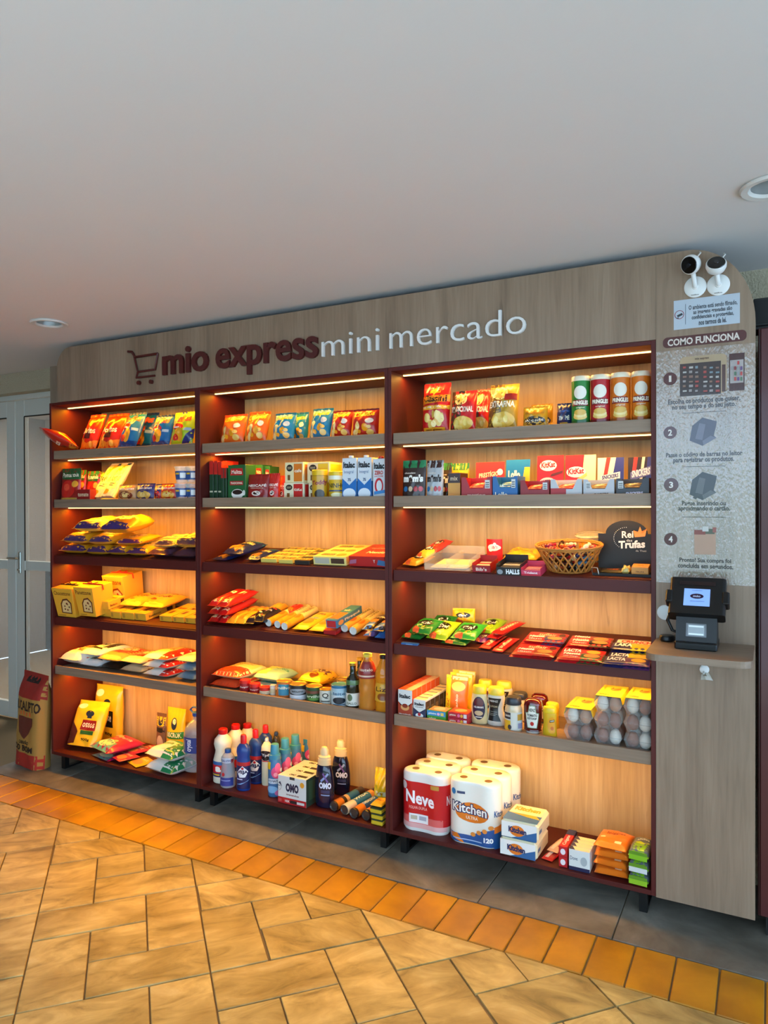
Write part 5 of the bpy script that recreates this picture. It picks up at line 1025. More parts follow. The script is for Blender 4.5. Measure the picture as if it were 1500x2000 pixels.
crisps('small gold peanut bag behind the first one', 1036, 1080, 791, 3, 1, .17, .1, '#a87818', JAP, 66, G, .06)
crisps('small navy snack bag beside the green crisp tube', 1087, 1118, 790, 3, 1, .10, .12, '#1c2c5a', [t_('EM PÉ', .2, .3, .9, .5, '#f0ead0'), R_(0, .05, 1, .2, '#d8b040'), R_(0, .62, 1, .7, '#3a5a9a')], 67, G, .06)
G = 'tall crisp tubes'
for i, (a, b_, t, c, c2, lab) in enumerate(((1114, 1151, 737, '#1f7a2c', '#155a20', 'green crisp tube beside the red one'), (1152, 1191, 734, '#b51c24', '#7a1218', 'red crisp tube between green and orange'), (1192, 1231, 730, '#d8741c', '#a85210', 'orange crisp tube beside the red tube'), (1233, 1272, 727, '#d8741c', '#a85210', 'orange crisp tube against the unit side'))):
    Y = .09; x, w_, h, z = stand(a, b_, t, Y, 3, 1); r = w_*.485
    pf = [(r*.97, 0), (r, .004), (r, h-.02)]
    bottle('crisp_tube', lab, 'crisp tube', G, x, Y, z, pf, c, ([(r*1.01, h-.021), (r*1.03, h-.019), (r*1.03, h-.003), (r*.98, h), (.001, h-.001)], M('#e8dcc0', .3, 0, .3)),
           (.004, h-.022, 2.9, [R_(0, 0, 1, .12, c2), E_(.5, .74, .24, .15, '#ece4d4'), ('p', [(.16, .44), (.84, .44), (.76, .58), (.24, .58)], '#7a1418'), t_('PRINGLES', .2, .465, .8, .56, '#f4ead4', 0, .05), t_('original', .34, .38, .66, .42, '#f0e2c0')]+[E_(.5, .2+.05*k, .26-.02*k, .07, q) for k, q in enumerate(('#e8c060', '#f0d488', '#dcae48'))]), .12)
    lathe('foil_rim', [(r*1.005, 0), (r*1.02, .001), (r*1.02, .006), (r*1.005, .007)], M('#b8b8b4', .3, .9), [o for o in COL.objects if o.name.startswith('crisp_tube')][-1], 24)
# 3.2 chocolates
G = 'chocolate candy pouches'
for i, (a, b_, t, Y, c, tc, lab) in enumerate(((786, 832, 900, .06, '#33201a', '#1d7a4a', 'brown candy pouch with green top band'), (833, 866, 900, .07, '#a9adb0', '#3a1c16', 'silver candy pouch with brown top band'), (862, 882, 905, .15, '#2c1c18', '#2a7a34', 'dark candy pouch with green top behind the silver one'), (876, 912, 905, .17, '#d8a81c', '#2a6a34', 'yellow candy pouch with green top at the back'))):
    x, w_, h, z = stand(a, b_, t, Y, 3, 2, .05)
    bag('candy_pouch', lab, 'candy pouch', G, x, Y, z, w_*1.02, h, .045, c, [R_(0, .8, 1, 1, tc), t_('m&m\'s', .08, .42, .92, .62, '#f2ece2' if i != 1 else '#1c1614', 0, .07), t_('chocolate', .12, .64, .6, .69, '#e8ddd0')]+[E_(u_, .24, .09, .07, q) for u_, q in ((.2, '#2a6a9a'), (.42, '#c8b090'), (.64, '#b01c24'), (.84, '#c84a54'))], .05, 0, 0, 'doy', None, 80+i)
x, w_, h, z = stand(878, 902, 924, .10, 3, 2)
box('candy_carton', 'small dark brown candy carton with yellow front behind the red tray', 'candy carton', None, x, .10, z, w_, .1, h, '#3a1c12', [R_(0, 0, 1, .6, '#d89a3c'), t_('mix', .2, .7, .8, .86, '#d8c0a0')])
def display(lab, tp, tt, bp_, bt, col, bcol, fsh, bsh, barc, Y=.045, d=.12, notch=.45):
    """open display carton: notched tray in front, printed card standing up behind"""
    x, w_, h, z = stand(tp[0], tp[1], tt, Y, 3, 2)
    e = empty('display_carton', (x, Y, z+.0006)); tag(e, lab, 'display carton', 'chocolate display cartons'); t = .0016; w2 = w_/2*.985
    prism('tray_front', [(-w2, 0), (w2, 0), (w2, h), (w2*.72, h), (w2*.42, h*notch), (-w2*.42, h*notch), (-w2*.72, h), (-w2, h)], 0, t, CARD(col), e)
    boxes('tray', [(-w2, t, 0, -w2+t, d, h), (w2-t, t, 0, w2, d, h), (-w2+t, t, 0, w2-t, d, t), (-w2+t, d-t, 0, w2-t, d, h)], CARD(col), e)
    Yb = Y+d+.004; xb, wb, hb, _ = stand(bp_[0], bp_[1], bt, Yb, 3, 2, .08)
    bk = bx('back_card', (-wb/2, 0, 0, wb/2, .003, hb), CARD(bcol), e, .0008, loc=(xb-x, Yb-Y, 0), rot=(-.08, 0, 0))
    prints(e, lambda u_, v_, o: ((u_-.5)*w2*2, -o, v_*h), w_, h, fsh, None, 'front_print', CARD)
    prints(bk, lambda u_, v_, o: ((u_-.5)*wb, -o, v_*hb), wb, hb, bsh, None, 'card_print', CARD)
    for k in range(3):
        bar('chocolate_bar', f'wrapped chocolate bar, {("front", "middle", "back")[k]} one in the {lab.split(" display")[0]} display', 'chocolate bar', 'chocolate bars inside the display cartons', x, Y+.025+k*.033, z+.003, w2*1.8, .03, h*(.5+.1*k), barc, [R_(.2, .2, .8, .8, '#e8d8c0')], seed=k)
WB = lambda u0: [R_(u0, .45, u0+.16, .85, '#c9c9c6'), R_(u0+.02, .5, u0+.14, .54, '#333333'), R_(u0+.02, .6, u0+.14, .64, '#333333'), R_(u0+.02, .7, u0+.14, .74, '#333333')]
display('red coconut chocolate display carton', (901, 961), 932, (928, 984), 903, '#a01c24', '#c8281c', [t_('PRESTÍGIO', .2, .04, .8, .2, '#f0d8c8')]+WB(.78), [t_('PRESTÍGIO', .12, .56, .8, .72, '#f0e0a8', .06), E_(.85, .72, .1, .09, '#f2e8d8')]+blobs(6, ['#f2e8e0'], .1, .1, .9, .5, .03, 3), '#b8202a')
display('blue milk chocolate display carton', (962, 1011), 930, (987, 1034), 898, '#1a5f9c', '#1470a8', [t_('Lollo', .1, .04, .6, .26, '#f0ead8'), t_('16', .3, .5, .46, .62, '#e8f0f4')]+WB(.76), [t_('Lollo', .1, .5, .6, .72, '#f2ead0', 0, .05), ('p', [(.7, .4), (1, .3), (1, .8), (.78, .8)], '#e0b41c')], '#3a8ac0')
display('dark red wafer display carton', (1016, 1073), 938, (1048, 1100), 890, '#8a161c', '#b0141a', [t_('KitKat', .3, .02, .6, .16, '#f0dcd0')]+WB(.78), [E_(.42, .76, .32, .13, '#f0e0d4'), t_('KitKat', .16, .70, .68, .84, '#b8161c', .02, .04), E_(.4, .36, .3, .12, '#e8d0c8'), t_('KitKat', .18, .30, .62, .42, '#a01418', .02, .04), ('p', [(.5, .5), (.95, .58), (.98, .64), (.55, .56)], '#5a2414')], '#a8181e')
display('red and cream white chocolate display carton', (1075, 1137), 936, (1103, 1163), 889, '#b9babc', '#c8141c', [R_(0, 0, .5, .5, '#a81a20'), t_('KitKat', .06, .02, .36, .14, '#f0dcd0')], [('p', [(.5, 0), (1, 0), (1, 1), (.62, 1)], '#ecd9a4'), E_(.36, .6, .32, .13, '#f2e4d4'), t_('KitKat', .1, .54, .62, .68, '#b8161c', .02, .04), ('p', [(.4, .36), (.72, .5), (.7, .58), (.4, .44)], '#e2c060')], '#b8181e')
display('white peanut bar display carton', (1139, 1200), 936, (1166, 1218), 894, '#b4b6ba', '#e6dcc0', [t_('SNICKERS', .35, .05, .82, .2, '#3a3440', .03, .05)]+WB(.08), [('p', [(.2, .4), (.34, 1), (.5, 1), (.34, .4)], '#c8301c'), ('p', [(.55, .4), (.7, 1), (1, 1), (1, .4)], '#28307c'), ('p', [(.12, .36), (.86, .46), (.86, .64), (.12, .54)], '#e8e4dc'), t_('SNICKERS', .18, .44, .8, .54, '#2a3470', .06, .04), R_(0, .1, 1, .2, '#c8301c')], '#7a5a34')
display('grey peanut bar display carton', (1203, 1268), 934, (1226, 1274), 893, '#3c3c44', '#2a1c18', [t_('SNICKERS', .3, .06, .82, .24, '#c9c9e0', .03, .05)]+WB(.06), [('p', [(.1, .3), (.24, 1), (.4, 1), (.26, .3)], '#c8301c'), ('p', [(.45, .3), (.58, 1), (.7, 1), (.56, .3)], '#e6dcc0'), ('p', [(.7, .3), (.8, 1), (1, 1), (1, .3)], '#28307c'), ('p', [(.1, .4), (.95, .56), (.95, .78), (.1, .62)], '#6a6a9a'), t_('SNICKERS', .16, .48, .9, .66, '#e8e8f0', .08, .04), R_(0, .06, 1, .16, '#c8301c')], '#3a2a20')
# 3.3 sweets
Z3 = floor_of(3, 3); G = 'jelly sweet packs beside the clear tray'
JL = lambda c: [E_(.5, .55, .34, .2, '#1c1814'), t_('fini', .28, .45, .72, .62, '#f2efe4', .03, .05)]+blobs(7, [c, '#d85a2c', '#e8c03a'], .1, .05, .9, .35, .1, 5)
for i, (a, b_, py, zo, c, rz, tl, lab) in enumerate(((790, 822, 1110, 0, '#e0941c', -.3, .1, 'orange jelly sweet pack at the shelf edge by the maroon side'), (812, 840, 1098, .02, '#d8c03a', -.35, .25, 'yellow jelly sweet pack leaning on the orange one'), (828, 856, 1088, .035, '#c8332a', -.3, .2, 'red and clear jelly sweet pack at the back'))):
    x, y, z, w_ = lay(a, b_, py, 3, 3, zo); flat('jelly_pack', lab, 'jelly sweets', G, x, y+.08, z, w_*1.05, .15, .03, c, JL(c), rz, (tl, 0), .5, 90+i)
ac = empty('acrylic_tray', (X(890, .15), .15, Z3+.0006)); tag(ac, 'empty clear acrylic display tray on the dark shelf', 'acrylic tray'); AC = M('#e8e2d2', .05, 0, .3, 0, .2)
for B_ in ((-.115, -.11, 0, .115, .11, .003), (-.115, -.11, .003, -.112, .11, .055), (.112, -.11, .003, .115, .11, .055), (-.112, .107, .003, .112, .11, .07), (-.112, -.11, .003, .112, -.107, .03), (-.002, -.107, .012, .002, .107, .05)): bx('acrylic_sheet', B_, AC, ac)
x, y, z, w_ = lay(846, 918, 1108, 3, 3)
box('paper_pad', 'cream paper liner lying inside the clear acrylic tray', 'paper', None, X(890, .15), .06, Z3+.0045, .19, .17, .004, '#e2cfa0', None, [R_(.05, .1, .95, .105, '#c8b080'), R_(.05, .5, .95, .505, '#c8b080')])
def tray(nm, lab, px0, px1, py, d, h, col, fsh, goods, zo=0, b=3, s=3):
    x, y, z, w_ = lay(px0, px1, py, b, s, zo); w2 = w_/2; t = .0016
    e = empty(nm, (x, y, z+.0006)); tag(e, lab, 'sweets carton', 'small open sweets cartons')
    boxes('carton', [(-w2, 0, 0, w2, t, h*.75), (-w2, t, 0, -w2+t, d, h), (w2-t, t, 0, w2, d, h), (-w2+t, d-t, 0, w2-t, d, h*1.3), (-w2+t, t, 0, w2-t, d-t, t)], CARD(col), e)
    prints(e, lambda u_, v_, o: ((u_-.5)*w_, -o, v_*h*.75), w_, h, fsh, None, 'front_print', CARD)
    for k in range(4): bx('sweet_stick', (-w2*.85, .008+k*(d-.016)/4, t, w2*.85, .008+(k+.85)*(d-.016)/4, h*.62), CARD(goods[k % len(goods)]), e, .003)
tray('sweets_carton', 'red open carton of candy sticks in front of the red roll', 923, 958, 1118, .11, .042, '#9c1820', [t_('Bib\'s', .2, .2, .8, .7, '#f0d8c8')], ['#b82a2c', '#e0c8a8'])
tray('sweets_carton', 'black open carton of menthol sweets', 970, 1017, 1124, .13, .05, '#17171a', [t_('HALLS', .4, .15, .96, .75, '#e6eaec', 0, .05), E_(.15, .4, .12, .3, '#8a9298')], ['#b8b4a8', '#2a2c30'])
tray('sweets_carton', 'pink open carton of sweets beside the wicker basket', 1018, 1056, 1125, .10, .034, '#c83a5a', [R_(0, 0, 1, .3, '#b01c34'), t_('Trident', .15, .35, .85, .75, '#f4e8ea')], ['#d8a8a0', '#c86a74'])
x, w_, h, z = stand(951, 982, 1053, .26, 3, 3)
cr = tube('card_loop', [(.0+.024*cos(a), 0, h/2+(h/2-.004)*sin(a)) for a in [2*pi*i/20 for i in range(20)]], .0025, CARD('#c0181c'), None, 6, True); cr.scale = (1, 1, 1)
bpy.data.objects.remove(cr)
cr = empty('card_display', (x, .26, z+.0006), (-.1, 0, 0)); tag(cr, 'red curved card standing behind the small sweets cartons', 'display card')
vs, fs = [], []
for i in range(13):
    a = radians(-60+120*i/12); 
    for zz_ in (0, h): vs += [(w_*.5*sin(a)/.87, -.03*cos(a)+.015, zz_), (w_*.47*sin(a)/.87, -.026*cos(a)+.015, zz_)]
for i in range(12):
    a = i*4; fs += [(a, a+4, a+6, a+2), (a+5, a+1, a+3, a+7), (a+2, a+6, a+7, a+3), (a, a+1, a+5, a+4)]
fs += [(0, 2, 3, 1), (48, 49, 51, 50)]
mesh('curved_card', vs, fs, CARD('#c01a1c'), cr, 40)
prints(cr, lambda u_, v_, o: (w_*.5*sin((u_-.5)*2.09)/.87, -.03*cos((u_-.5)*2.09)+.015-o, v_*h), w_, h, [E_(.5, .62, .34, .16, '#f2ece4'), t_('Bib\'s', .26, .55, .74, .7, '#b81a1c', .02)]+blobs(4, ['#f2ece4'], .2, .45, .8, .8, .09, 3), .012)
x, y, z, w_ = lay(1000, 1046, 1098, 3, 3)
flat('candy_bag', 'yellow candy bag lying at the back behind the pink carton', 'candy bag', None, X(1025, .3), .29, Z3, .17, .15, .05, '#e0aa24', [R_(.2, .3, .8, .6, '#c88a1c')], seed=99, cr=2)
# wicker basket heaped with wrapped candies
bkx, bky = X(1113, .13), .128; e = empty('wicker_basket', (bkx, bky, Z3+.001)); tag(e, 'woven wicker basket heaped with wrapped candies', 'basket'); WK = M('#b0702c', .55)
def bring(k, t_a): r0 = .085+(.135-.085)*k; return (r0*1.05*cos(t_a), r0*.78*sin(t_a), .004+.105*k)
lathe('base', [(.086, 0), (.09, .003), (.086, .007), (.001, .007)], WK, e, 32, .74)
for i in range(22):
    a = 2*pi*i/22
    tube('withe', [bring(k/6, a+.55*k/6) for k in range(7)], .0036, WK, e, 6); tube('withe', [bring(k/6, a-.55*k/6) for k in range(7)], .0036, WK, e, 6)
for k in (1.0, 1.06): tube('rim', [bring(k, 2*pi*i/36+0) for i in range(36)], .005, WK, e, 6, True)
wv_ = [Vector(bring(1.03, 2*pi*i/60))+Vector((0, 0, .006*sin(i*1.6))) for i in range(60)]; tube('rim_braid', wv_, .0045, M('#c08038', .55), e, 6, True)
CC = ['#b81c24', '#1c1416', '#e0c8a0', '#c8541c', '#1c2a5a', '#d8d0c0', '#a01c3a', '#e0aa2c', '#3a1c16', '#2a6a94']
cn = ['red', 'black', 'cream', 'orange', 'navy', 'white', 'crimson', 'yellow', 'brown', 'blue']
cands = []
def candy_mesh(c):
    vs, fs = [], []; n = 10; pr = [(.001, -.028), (.010, -.026), (.004, -.016), (.010, -.010), (.0125, 0), (.010, .010), (.004, .016), (.010, .026), (.001, .028)]
    v, f = lathegeo(pr, n); me = bpy.data.meshes.new('wrapped_candy'); me.from_pydata(v, [], f); me.materials.append(M(c, .25, .1, .4)); me.polygons.foreach_set('use_smooth', [True]*len(f)); return me
cms = [candy_mesh(c) for c in CC]
rd = random.Random(12)
for i in range(58):
    k = i/58; lvl = .018+.022*int(i/12)
    for _ in range(30):
        a = rd.uniform(0, 6.28); rr = sqrt(rd.random())*(.062+.42*lvl); q = Vector((bkx+rr*cos(a), bky+rr*.72*sin(a), Z3+lvl+rd.uniform(0, .006)))
        if all((q-p_).length > .027 for p_ in cands): break
    cands.append(q); ci = rd.randrange(10)
    o = link('wrapped_candy', cms[ci], None, q, (rd.uniform(1.1, 2.0), rd.uniform(-.3, .3), rd.uniform(0, 6.3)))
    tag(o, f'{cn[ci]} wrapped candy heaped in the wicker basket', 'candy', 'wrapped candies in the wicker basket')
# clear tub behind the basket
x = X(1153, .30); e = empty('clear_tub', (x, .318, Z3+.001)); tag(e, 'round clear plastic tub with wide lid behind the basket', 'plastic tub')
hT = Zat(1153, 1042, .30)-Z3-.05
lathe('wall', [(.048, 0), (.050, .004), (.056, hT-.012), (.054, hT-.012), (.047, .005), (.001, .005)], CLEAR('#f0e6d0', .28), e, 32)
lathe('lid', [(.062, hT-.014), (.066, hT-.010), (.066, hT-.004), (.062, hT), (.001, hT)], CLEAR('#f0e6d0', .35), e, 36)
tube('lid_rim', [(.066*cos(2*pi*i/36), .066*sin(2*pi*i/36), hT-.007) for i in range(36)], .0026, M('#ecdcb8', .2, 0, .3, 0, .8), e, 6, True)
prints(e, csurf([(.050, 0), (.056, hT)], .01, hT-.03, 2.4, .1), .15, hT, [R_(0, 0, 1, 1, '#d8a02c'), R_(.1, .55, .9, .75, '#c8331c'), E_(.4, .82, .14, .1, '#e8d8a8'), R_(.1, .2, .9, .4, '#e8c050')], .012, 'label')
# black truffle display
xt, yt = X(1222, .15), .16; e = empty('truffle_display', (xt, yt, Z3+.001)); tag(e, 'black arched truffle display box with crown emblem', 'display box'); BC = M('#14110f', .5)
wt = .24
out = [(-wt/2, 0), (wt/2, 0), (wt/2, .155)]+[(.088*cos(radians(a)), .155+.058*sin(radians(a))) for a in range(0, 181, 12)]+[(-wt/2, .155)]
bk = prism('back_card', [(p_[0], p_[1]) for p_ in out], 0, .004, BC, e, loc=(0, .02, 0), rot=(-.12, 0, 0))
boxes('tray', [(-wt/2, -.10, 0, wt/2, .02, .004), (-wt/2, -.10, .004, wt/2, -.097, .012), (wt/2-.003, -.097, .004, wt/2, .02, .05)], BC, e)
tube('wire_stop', [(-wt/2-.003, -.09, .003), (-wt/2-.003, -.10, .034), (-wt/2+.02, -.10, .034), (-wt/2+.025, -.10, .006)], .0018, M('#d0ccc0', .2, .8), e)
prints(bk, lambda u_, v_, o: (-wt/2+wt*u_, -o, .213*v_), wt, .213, [t_('Rei', .42, .64, .62, .78, '#e6e2dc', .01, .02), t_('das', .5, .57, .6, .62, '#e6e2dc', 0, 0), t_('Trufas', .36, .42, .82, .58, '#e6e2dc', .03, .04), ('p', [(.64, .66), (.82, .68), (.85, .84), (.78, .74), (.735, .88), (.69, .74), (.62, .8)], '#d8862c')]+[E_(.5+.22*cos(a), .64+.22*sin(a), .006, .007, '#d8d4cc') for a in [radians(90+q) for q in range(0, 150, 9)]]+[t_('da Thati', .66, .37, .84, .41, '#b8b0a4', 0, 0)], None, 'print', CARD)
bar('truffle_bar', 'dark wrapped truffle bar with orange letters on the black display', 'truffle', 'truffles on the black display', xt-.045, yt-.055, Z3+.006, .10, .05, .012, '#2a2414', [t_('BROWNIE', .25, .35, .75, .65, '#d8641c')])
box('truffle_box', 'orange truffle sleeve lying on the black display tray', 'truffle', 'truffles on the black display', xt+.07, yt-.085, Z3+.0055, .07, .06, .034, '#e0964a', [t_('TRUFA', .25, .3, .75, .5, '#7a3a18')], [t_('70%', .3, .4, .7, .6, '#7a3a18')])
flat('truffle_bag', 'small clear bag of truffles beside the orange sleeve', 'truffle', 'truffles on the black display', xt+.012, yt-.062, Z3+.0055, .034, .06, .03, '#c8b060', [R_(.2, .1, .8, .5, '#5a6a3a')], seed=3, cr=2)
# 3.4 jelly bags and chocolate bars
G = 'bags of jelly sweets in a heap'
for i, (a, b_, py, zo, l, t, c, rz, tl, lab) in enumerate(((784, 824, 1252, 0, .12, .03, '#1d6a24', -.1, 0, 'dark green jelly bag at the shelf edge by the maroon side'), (800, 846, 1244, .03, .14, .03, '#1f7a28', -.2, .2, 'green jelly bag lying above the edge bag'), (836, 880, 1257, .004, .16, .03, '#9ab81c', -.15, .25, 'lime green jelly bag in the middle of the heap'),
          (878, 930, 1252, .02, .15, .03, '#2f9a30', -.1, .2, 'bright green jelly bag at the front of the heap'), (860, 912, 1262, 0, .09, .02, '#1f6a22', -.05, 0, 'green jelly bag flat on the shelf under the bright ones'), (836, 880, 1228, .03, .12, .03, '#1d6a24', 0, .3, 'dark green jelly bag at the back by the back board'), (930, 972, 1240, .01, .15, .03, '#86b01c', -.1, .15, 'lime jelly bag behind the stacked red bars'), (926, 950, 1258, 0, .1, .02, '#7a2a6a', -.1, 0, 'purple jelly bag peeking out beside the red bars'))):
    x, y, z, w_ = lay(a, b_, py, 3, 4, zo); flat('jelly_bag', lab, 'jelly bag', G, x, y+l/2, z, w_, l, t, c, JL(c), rz, (tl, 0), .5, 130+i, None, .02, 1.5)
x, w_, h, z = stand(882, 926, 1192, .29, 3, 4, .35); bag('jelly_bag', 'yellow jelly bag propped upright at the back', 'jelly bag', G, x, .28, z+.03, w_, h-.03, .03, '#e0b81c', JL('#d8a01c'), .35, .1, 0, 'pillow', None, 140)
x, y, z, w_ = lay(790, 830, 1255, 3, 4); box('blue_jelly_tube', 'thin blue sweet strip under the edge bag', 'sweet strip', None, X(802, .025), .006, floor_of(3, 4), .09, .02, .008, '#1f5a9a', [R_(.3, .3, .7, .7, '#6a9ac8')])
G = 'chocolate bars in rows on the fourth shelf'
RB = [R_(.2, .1, .8, .3, '#7a1414'), t_('suflair', .2, .45, .8, .6, '#f2dcb8')]
SF = [t_('suflair', .3, .3, .75, .7, '#f4dcb0', 0, .01), E_(.88, .5, .08, .25, '#4a1c10')]
NS = lambda c2, tx: [R_(.5, 0, 1, 1, c2), t_('Nestlé', .1, .52, .48, .82, '#f4ecec', 0, .05), t_(tx, .12, .18, .46, .36, '#f0dcd8'), E_(.74, .5, .18, .25, '#c88a4a')]
LC = lambda c2, tx: [R_(.45, 0, 1, 1, c2), t_(tx, .08, .3, .48, .74, '#f0eef4', .02, .05), E_(.75, .5, .16, .25, '#d8a83a')]
def choc(lab, px0, px1, py, zo, d, c, sh, rz=0, t=.014, seed=0):
    x, y, z, w_ = lay(px0, px1, py, 3, 4, zo); bar('chocolate_bar', lab, 'chocolate bar', G, x, y+d/2, z, w_, d, t, c, sh, rz, (0, 0), seed)
for j in range(2): choc(('red chocolate bar pointing inward, by the jelly heap', 'red chocolate bar pointing inward, next to the wide bars')[j], 938+j*25, 962+j*25, 1270+j*6, 0, .19, '#a81418', [('v', 'suflair', .3, .15, .7, .85, '#f0dcb8')], -.12)
for j in range(2): choc(('red chocolate bar pointing inward on top of the others', 'topmost red chocolate bar resting at an angle')[j], 956+j*12, 982+j*12, 1250-j*8, .02+j*.02, .2, '#b8161a', [('v', 'chokito', .3, .15, .7, .85, '#f0dcb8')], -.2-.1*j)
rows = [('front', 0), ('second', .085), ('third', .17), ('back', .255)]
for k, (rn, dy) in enumerate(rows):
    py0 = 1283
    for (a, b_, nm, c, sh) in ((992, 1078, 'first column of wide red bars', '#b8161a', (NS('#8a1c1c', 'classic'), SF, NS('#3a3a6a', 'duo'), SF)[k]), (1080, 1172, 'second column of wide bars', '#b5161c', (NS('#1f4a2c', 'meio amargo'), LC('#a8262a', 'LACTA'), NS('#1c1a1c', 'classic'), NS('#8a2a1c', 'classic'))[k]), (1174, 1270, 'column by the unit side', '#22204e', (LC('#5a2a5a', 'LACTA'), LC('#d8b01c', 'LACTA'), LC('#d8b01c', 'LAKA'), [R_(.05, .2, .95, .8, '#e6dccc'), t_('CRUNCH', .15, .3, .85, .72, '#c8301c', 0, .06)])[k])):
        x, y, z, w_ = lay(a, b_, {992: 1289, 1080: 1299, 1174: 1309}[a], 3, 4)
        for q in range(2 if k in (0, 2) else 1):
            bar('chocolate_bar', f'wrapped chocolate bar in the {nm}, {rn} row{", on top" if q else ""}', 'chocolate bar', G, x+.012*q, y+.04+dy, floor_of(3, 4)+q*.0145, w_, .082, .0135, c, sh, .02*q, (0, 0), k)
# 3.5 cartons, sauces, eggs
Z5 = floor_of(3, 5); G = 'cream cartons lined up in depth'
IT = lambda c, n_: [('p', [(0, 0), (1, 0), (1, .55), (.8, .4), (.5, .34), (.2, .4), (0, .55)], c), t_('Italac', .1, .68, .88, .84, '#22242a', 0, .05)]
x, y, z, w_ = lay(776, 805, 1402, 3, 5); h = Zat(790, 1347, .05)-Z5
for k in range(6): box('cream_carton', f'orange and white condensed milk carton, {("front", "second", "third", "fourth", "fifth", "last")[k]} in its row', 'carton', G, X(791, .05), .045+k*.055, Z5, (X(805, .05)-X(776, .05))*.97, .052, h, '#d8d6d0', IT('#a8381c', '')+[E_(.5, .34, .3, .12, '#d89a5a'), E_(.5, .4, .2, .08, '#8a2a14'), t_('leite condensado', .08, .06, .92, .12, '#f0e0d0')] if k == 0 else None, [R_(0, 0, 1, 1, '#d8521c'), R_(.5, 0, 1, 1, '#e0b890')], [R_(0, .45, 1, 1, '#d8521c'), R_(0, 0, 1, .4, '#e0a880')])
h2 = Zat(818, 1366, .05)-Z5
for k in range(6): box('cream_carton', f'short black and white cream carton, {("front", "second", "third", "fourth", "fifth", "last")[k]} in its row', 'carton', G, X(819, .05), .045+k*.055, Z5, (X(831, .05)-X(806, .05))*.97, .052, h2, '#d8d6d0', IT('#2a3050', '')+[E_(.5, .16, .32, .12, '#e8e6e0'), E_(.5, .22, .13, .09, '#b8242a'), t_('creme de leite', .14, .58, .84, .64, '#3a3a40')] if k == 0 else None, [R_(.05, .2, .95, .8, '#e0d0a0'), R_(.1, .8, .9, 1, '#241c18')], [R_(0, 0, 1, .9, '#2a2420'), R_(.2, .3, .8, .6, '#6a5a4a')])
G = 'gelatine boxes'
GE = lambda c: [R_(0, .5, 1, 1, c), t_('gelatina', .08, .6, .5, .82, '#f4ecd8'), E_(.62, .72, .08, .14, '#e0a8c8'), R_(.74, .58, .9, .88, '#e0c060'), t_('sabor', .1, .15, .5, .35, '#f4e8c0')]
x = X(851, .05); box('gelatine_box', 'green and blue gelatine box in front', 'gelatine box', G, X(851, .045), .045, Z5, (X(869, .045)-X(832, .045)), .085, Zat(851, 1389, .045)-Z5, '#3f8a2c', GE('#3a86b4'), [R_(.05, .1, .95, .9, '#c87a5a'), E_(.5, .5, .3, .3, '#e0b09a')])
hb_ = (Zat(894, 1393, .045)-Z5)/2
for k in range(2): box('gelatine_box', ('red gelatine box at the bottom beside the mayonnaise', 'red gelatine box on top beside the mayonnaise')[k], 'gelatine box', G, X(893, .045), .045, Z5+k*(hb_+.001), (X(912, .045)-X(873, .045)), .085, hb_, '#a8182c', [t_('gelatina', .08, .3, .4, .7, '#f0d8c0'), E_(.55, .5, .07, .3, '#e0608a'), E_(.7, .5, .07, .3, '#e0a030'), R_(.8, .15, .96, .85, '#d8c8c8')], [R_(.05, .1, .95, .9, '#d8481c'), E_(.5, .5, .3, .3, '#e89a5a')])
G = 'snack mix pouches standing behind the gelatine'
for i, (Y, dx, c, lab) in enumerate(((.19, 0, '#e06a1c', 'orange and yellow seasoning pouch in front'), (.25, 4, '#e0b41c', 'yellow seasoning pouch in the middle'), (.31, 6, '#e0b82a', 'yellow seasoning pouch at the back'))):
    x, w_, h, z = stand(868+dx+i*3, 912+dx+i*4, 1320-i*5, Y, 3, 5, .12)
    bag('seasoning_pouch', lab, 'pouch', G, x, Y, z, w_, h, .035, c, [R_(0, 0, .24, 1, '#e8c81c'), ('v', 'Yoki', .04, .1, .2, .4, '#c8301c'), E_(.6, .74, .32, .12, '#e8b84a'), ('v', 'panko', .5, .12, .66, .55, '#f4e6c8'), R_(.3, .9, .98, .98, '#e8d890')], .12, 0, 0, 'pillow', None, 150+i, None, .022, .5)
G = 'mayonnaise bottles'
OV = [(.86, 0), (.95, .015), (1, .2), (1.0, .5), (.92, .72), (.86, .80)]
MB = [(.9, 0), (1, .02), (1.04, .12), (.86, .36), (.82, .46), (.98, .66), (1, .74), (.9, .82)]
def sq(nm, lab, px, py, pyt, R, shp, c, cp, sh, sy=.62, face=.12, grp=None, capR=.86, cz=.79, fin=None, sp=2.0, lz=(.1, .75)):
    p = onz(px, py, Z5); y = p.y; h = Zat(px, pyt, y)-Z5
    return bottle(nm, lab, 'bottle', grp, p.x, y, Z5, [(a*R, b_*h) for a, b_ in shp], c, ([(capR*R, cz*h), (capR*R*1.02, (cz+.01)*h), (capR*R*.96, .95*h), (capR*R*.85, .99*h), (.001, h)], cp), (lz[0]*h, lz[1]*h, sp, sh), face, sy, fin)
M1 = [E_(.5, .5, .42, .46, '#241a38'), E_(.5, .72, .3, .18, '#5a1c24'), t_('HELLMANN\'S', .2, .5, .8, .58, '#f0e8e0'), E_(.5, .3, .26, .1, '#c8a880'), R_(.3, .12, .7, .16, '#d8d0c0')]
M2 = [('p', [(.04, .04), (.8, .04), (.66, .3), (.66, .6), (.82, .96), (.04, .96)], '#141214'), t_('HEINZ', .14, .8, .64, .88, '#d8d4cc'), t_('SUPREME', .12, .58, .62, .66, '#a89a7a'), R_(.14, .4, .6, .42, '#8a8578'), R_(.14, .32, .6, .34, '#8a8578'), R_(.14, .26, .5, .28, '#8a8578')]
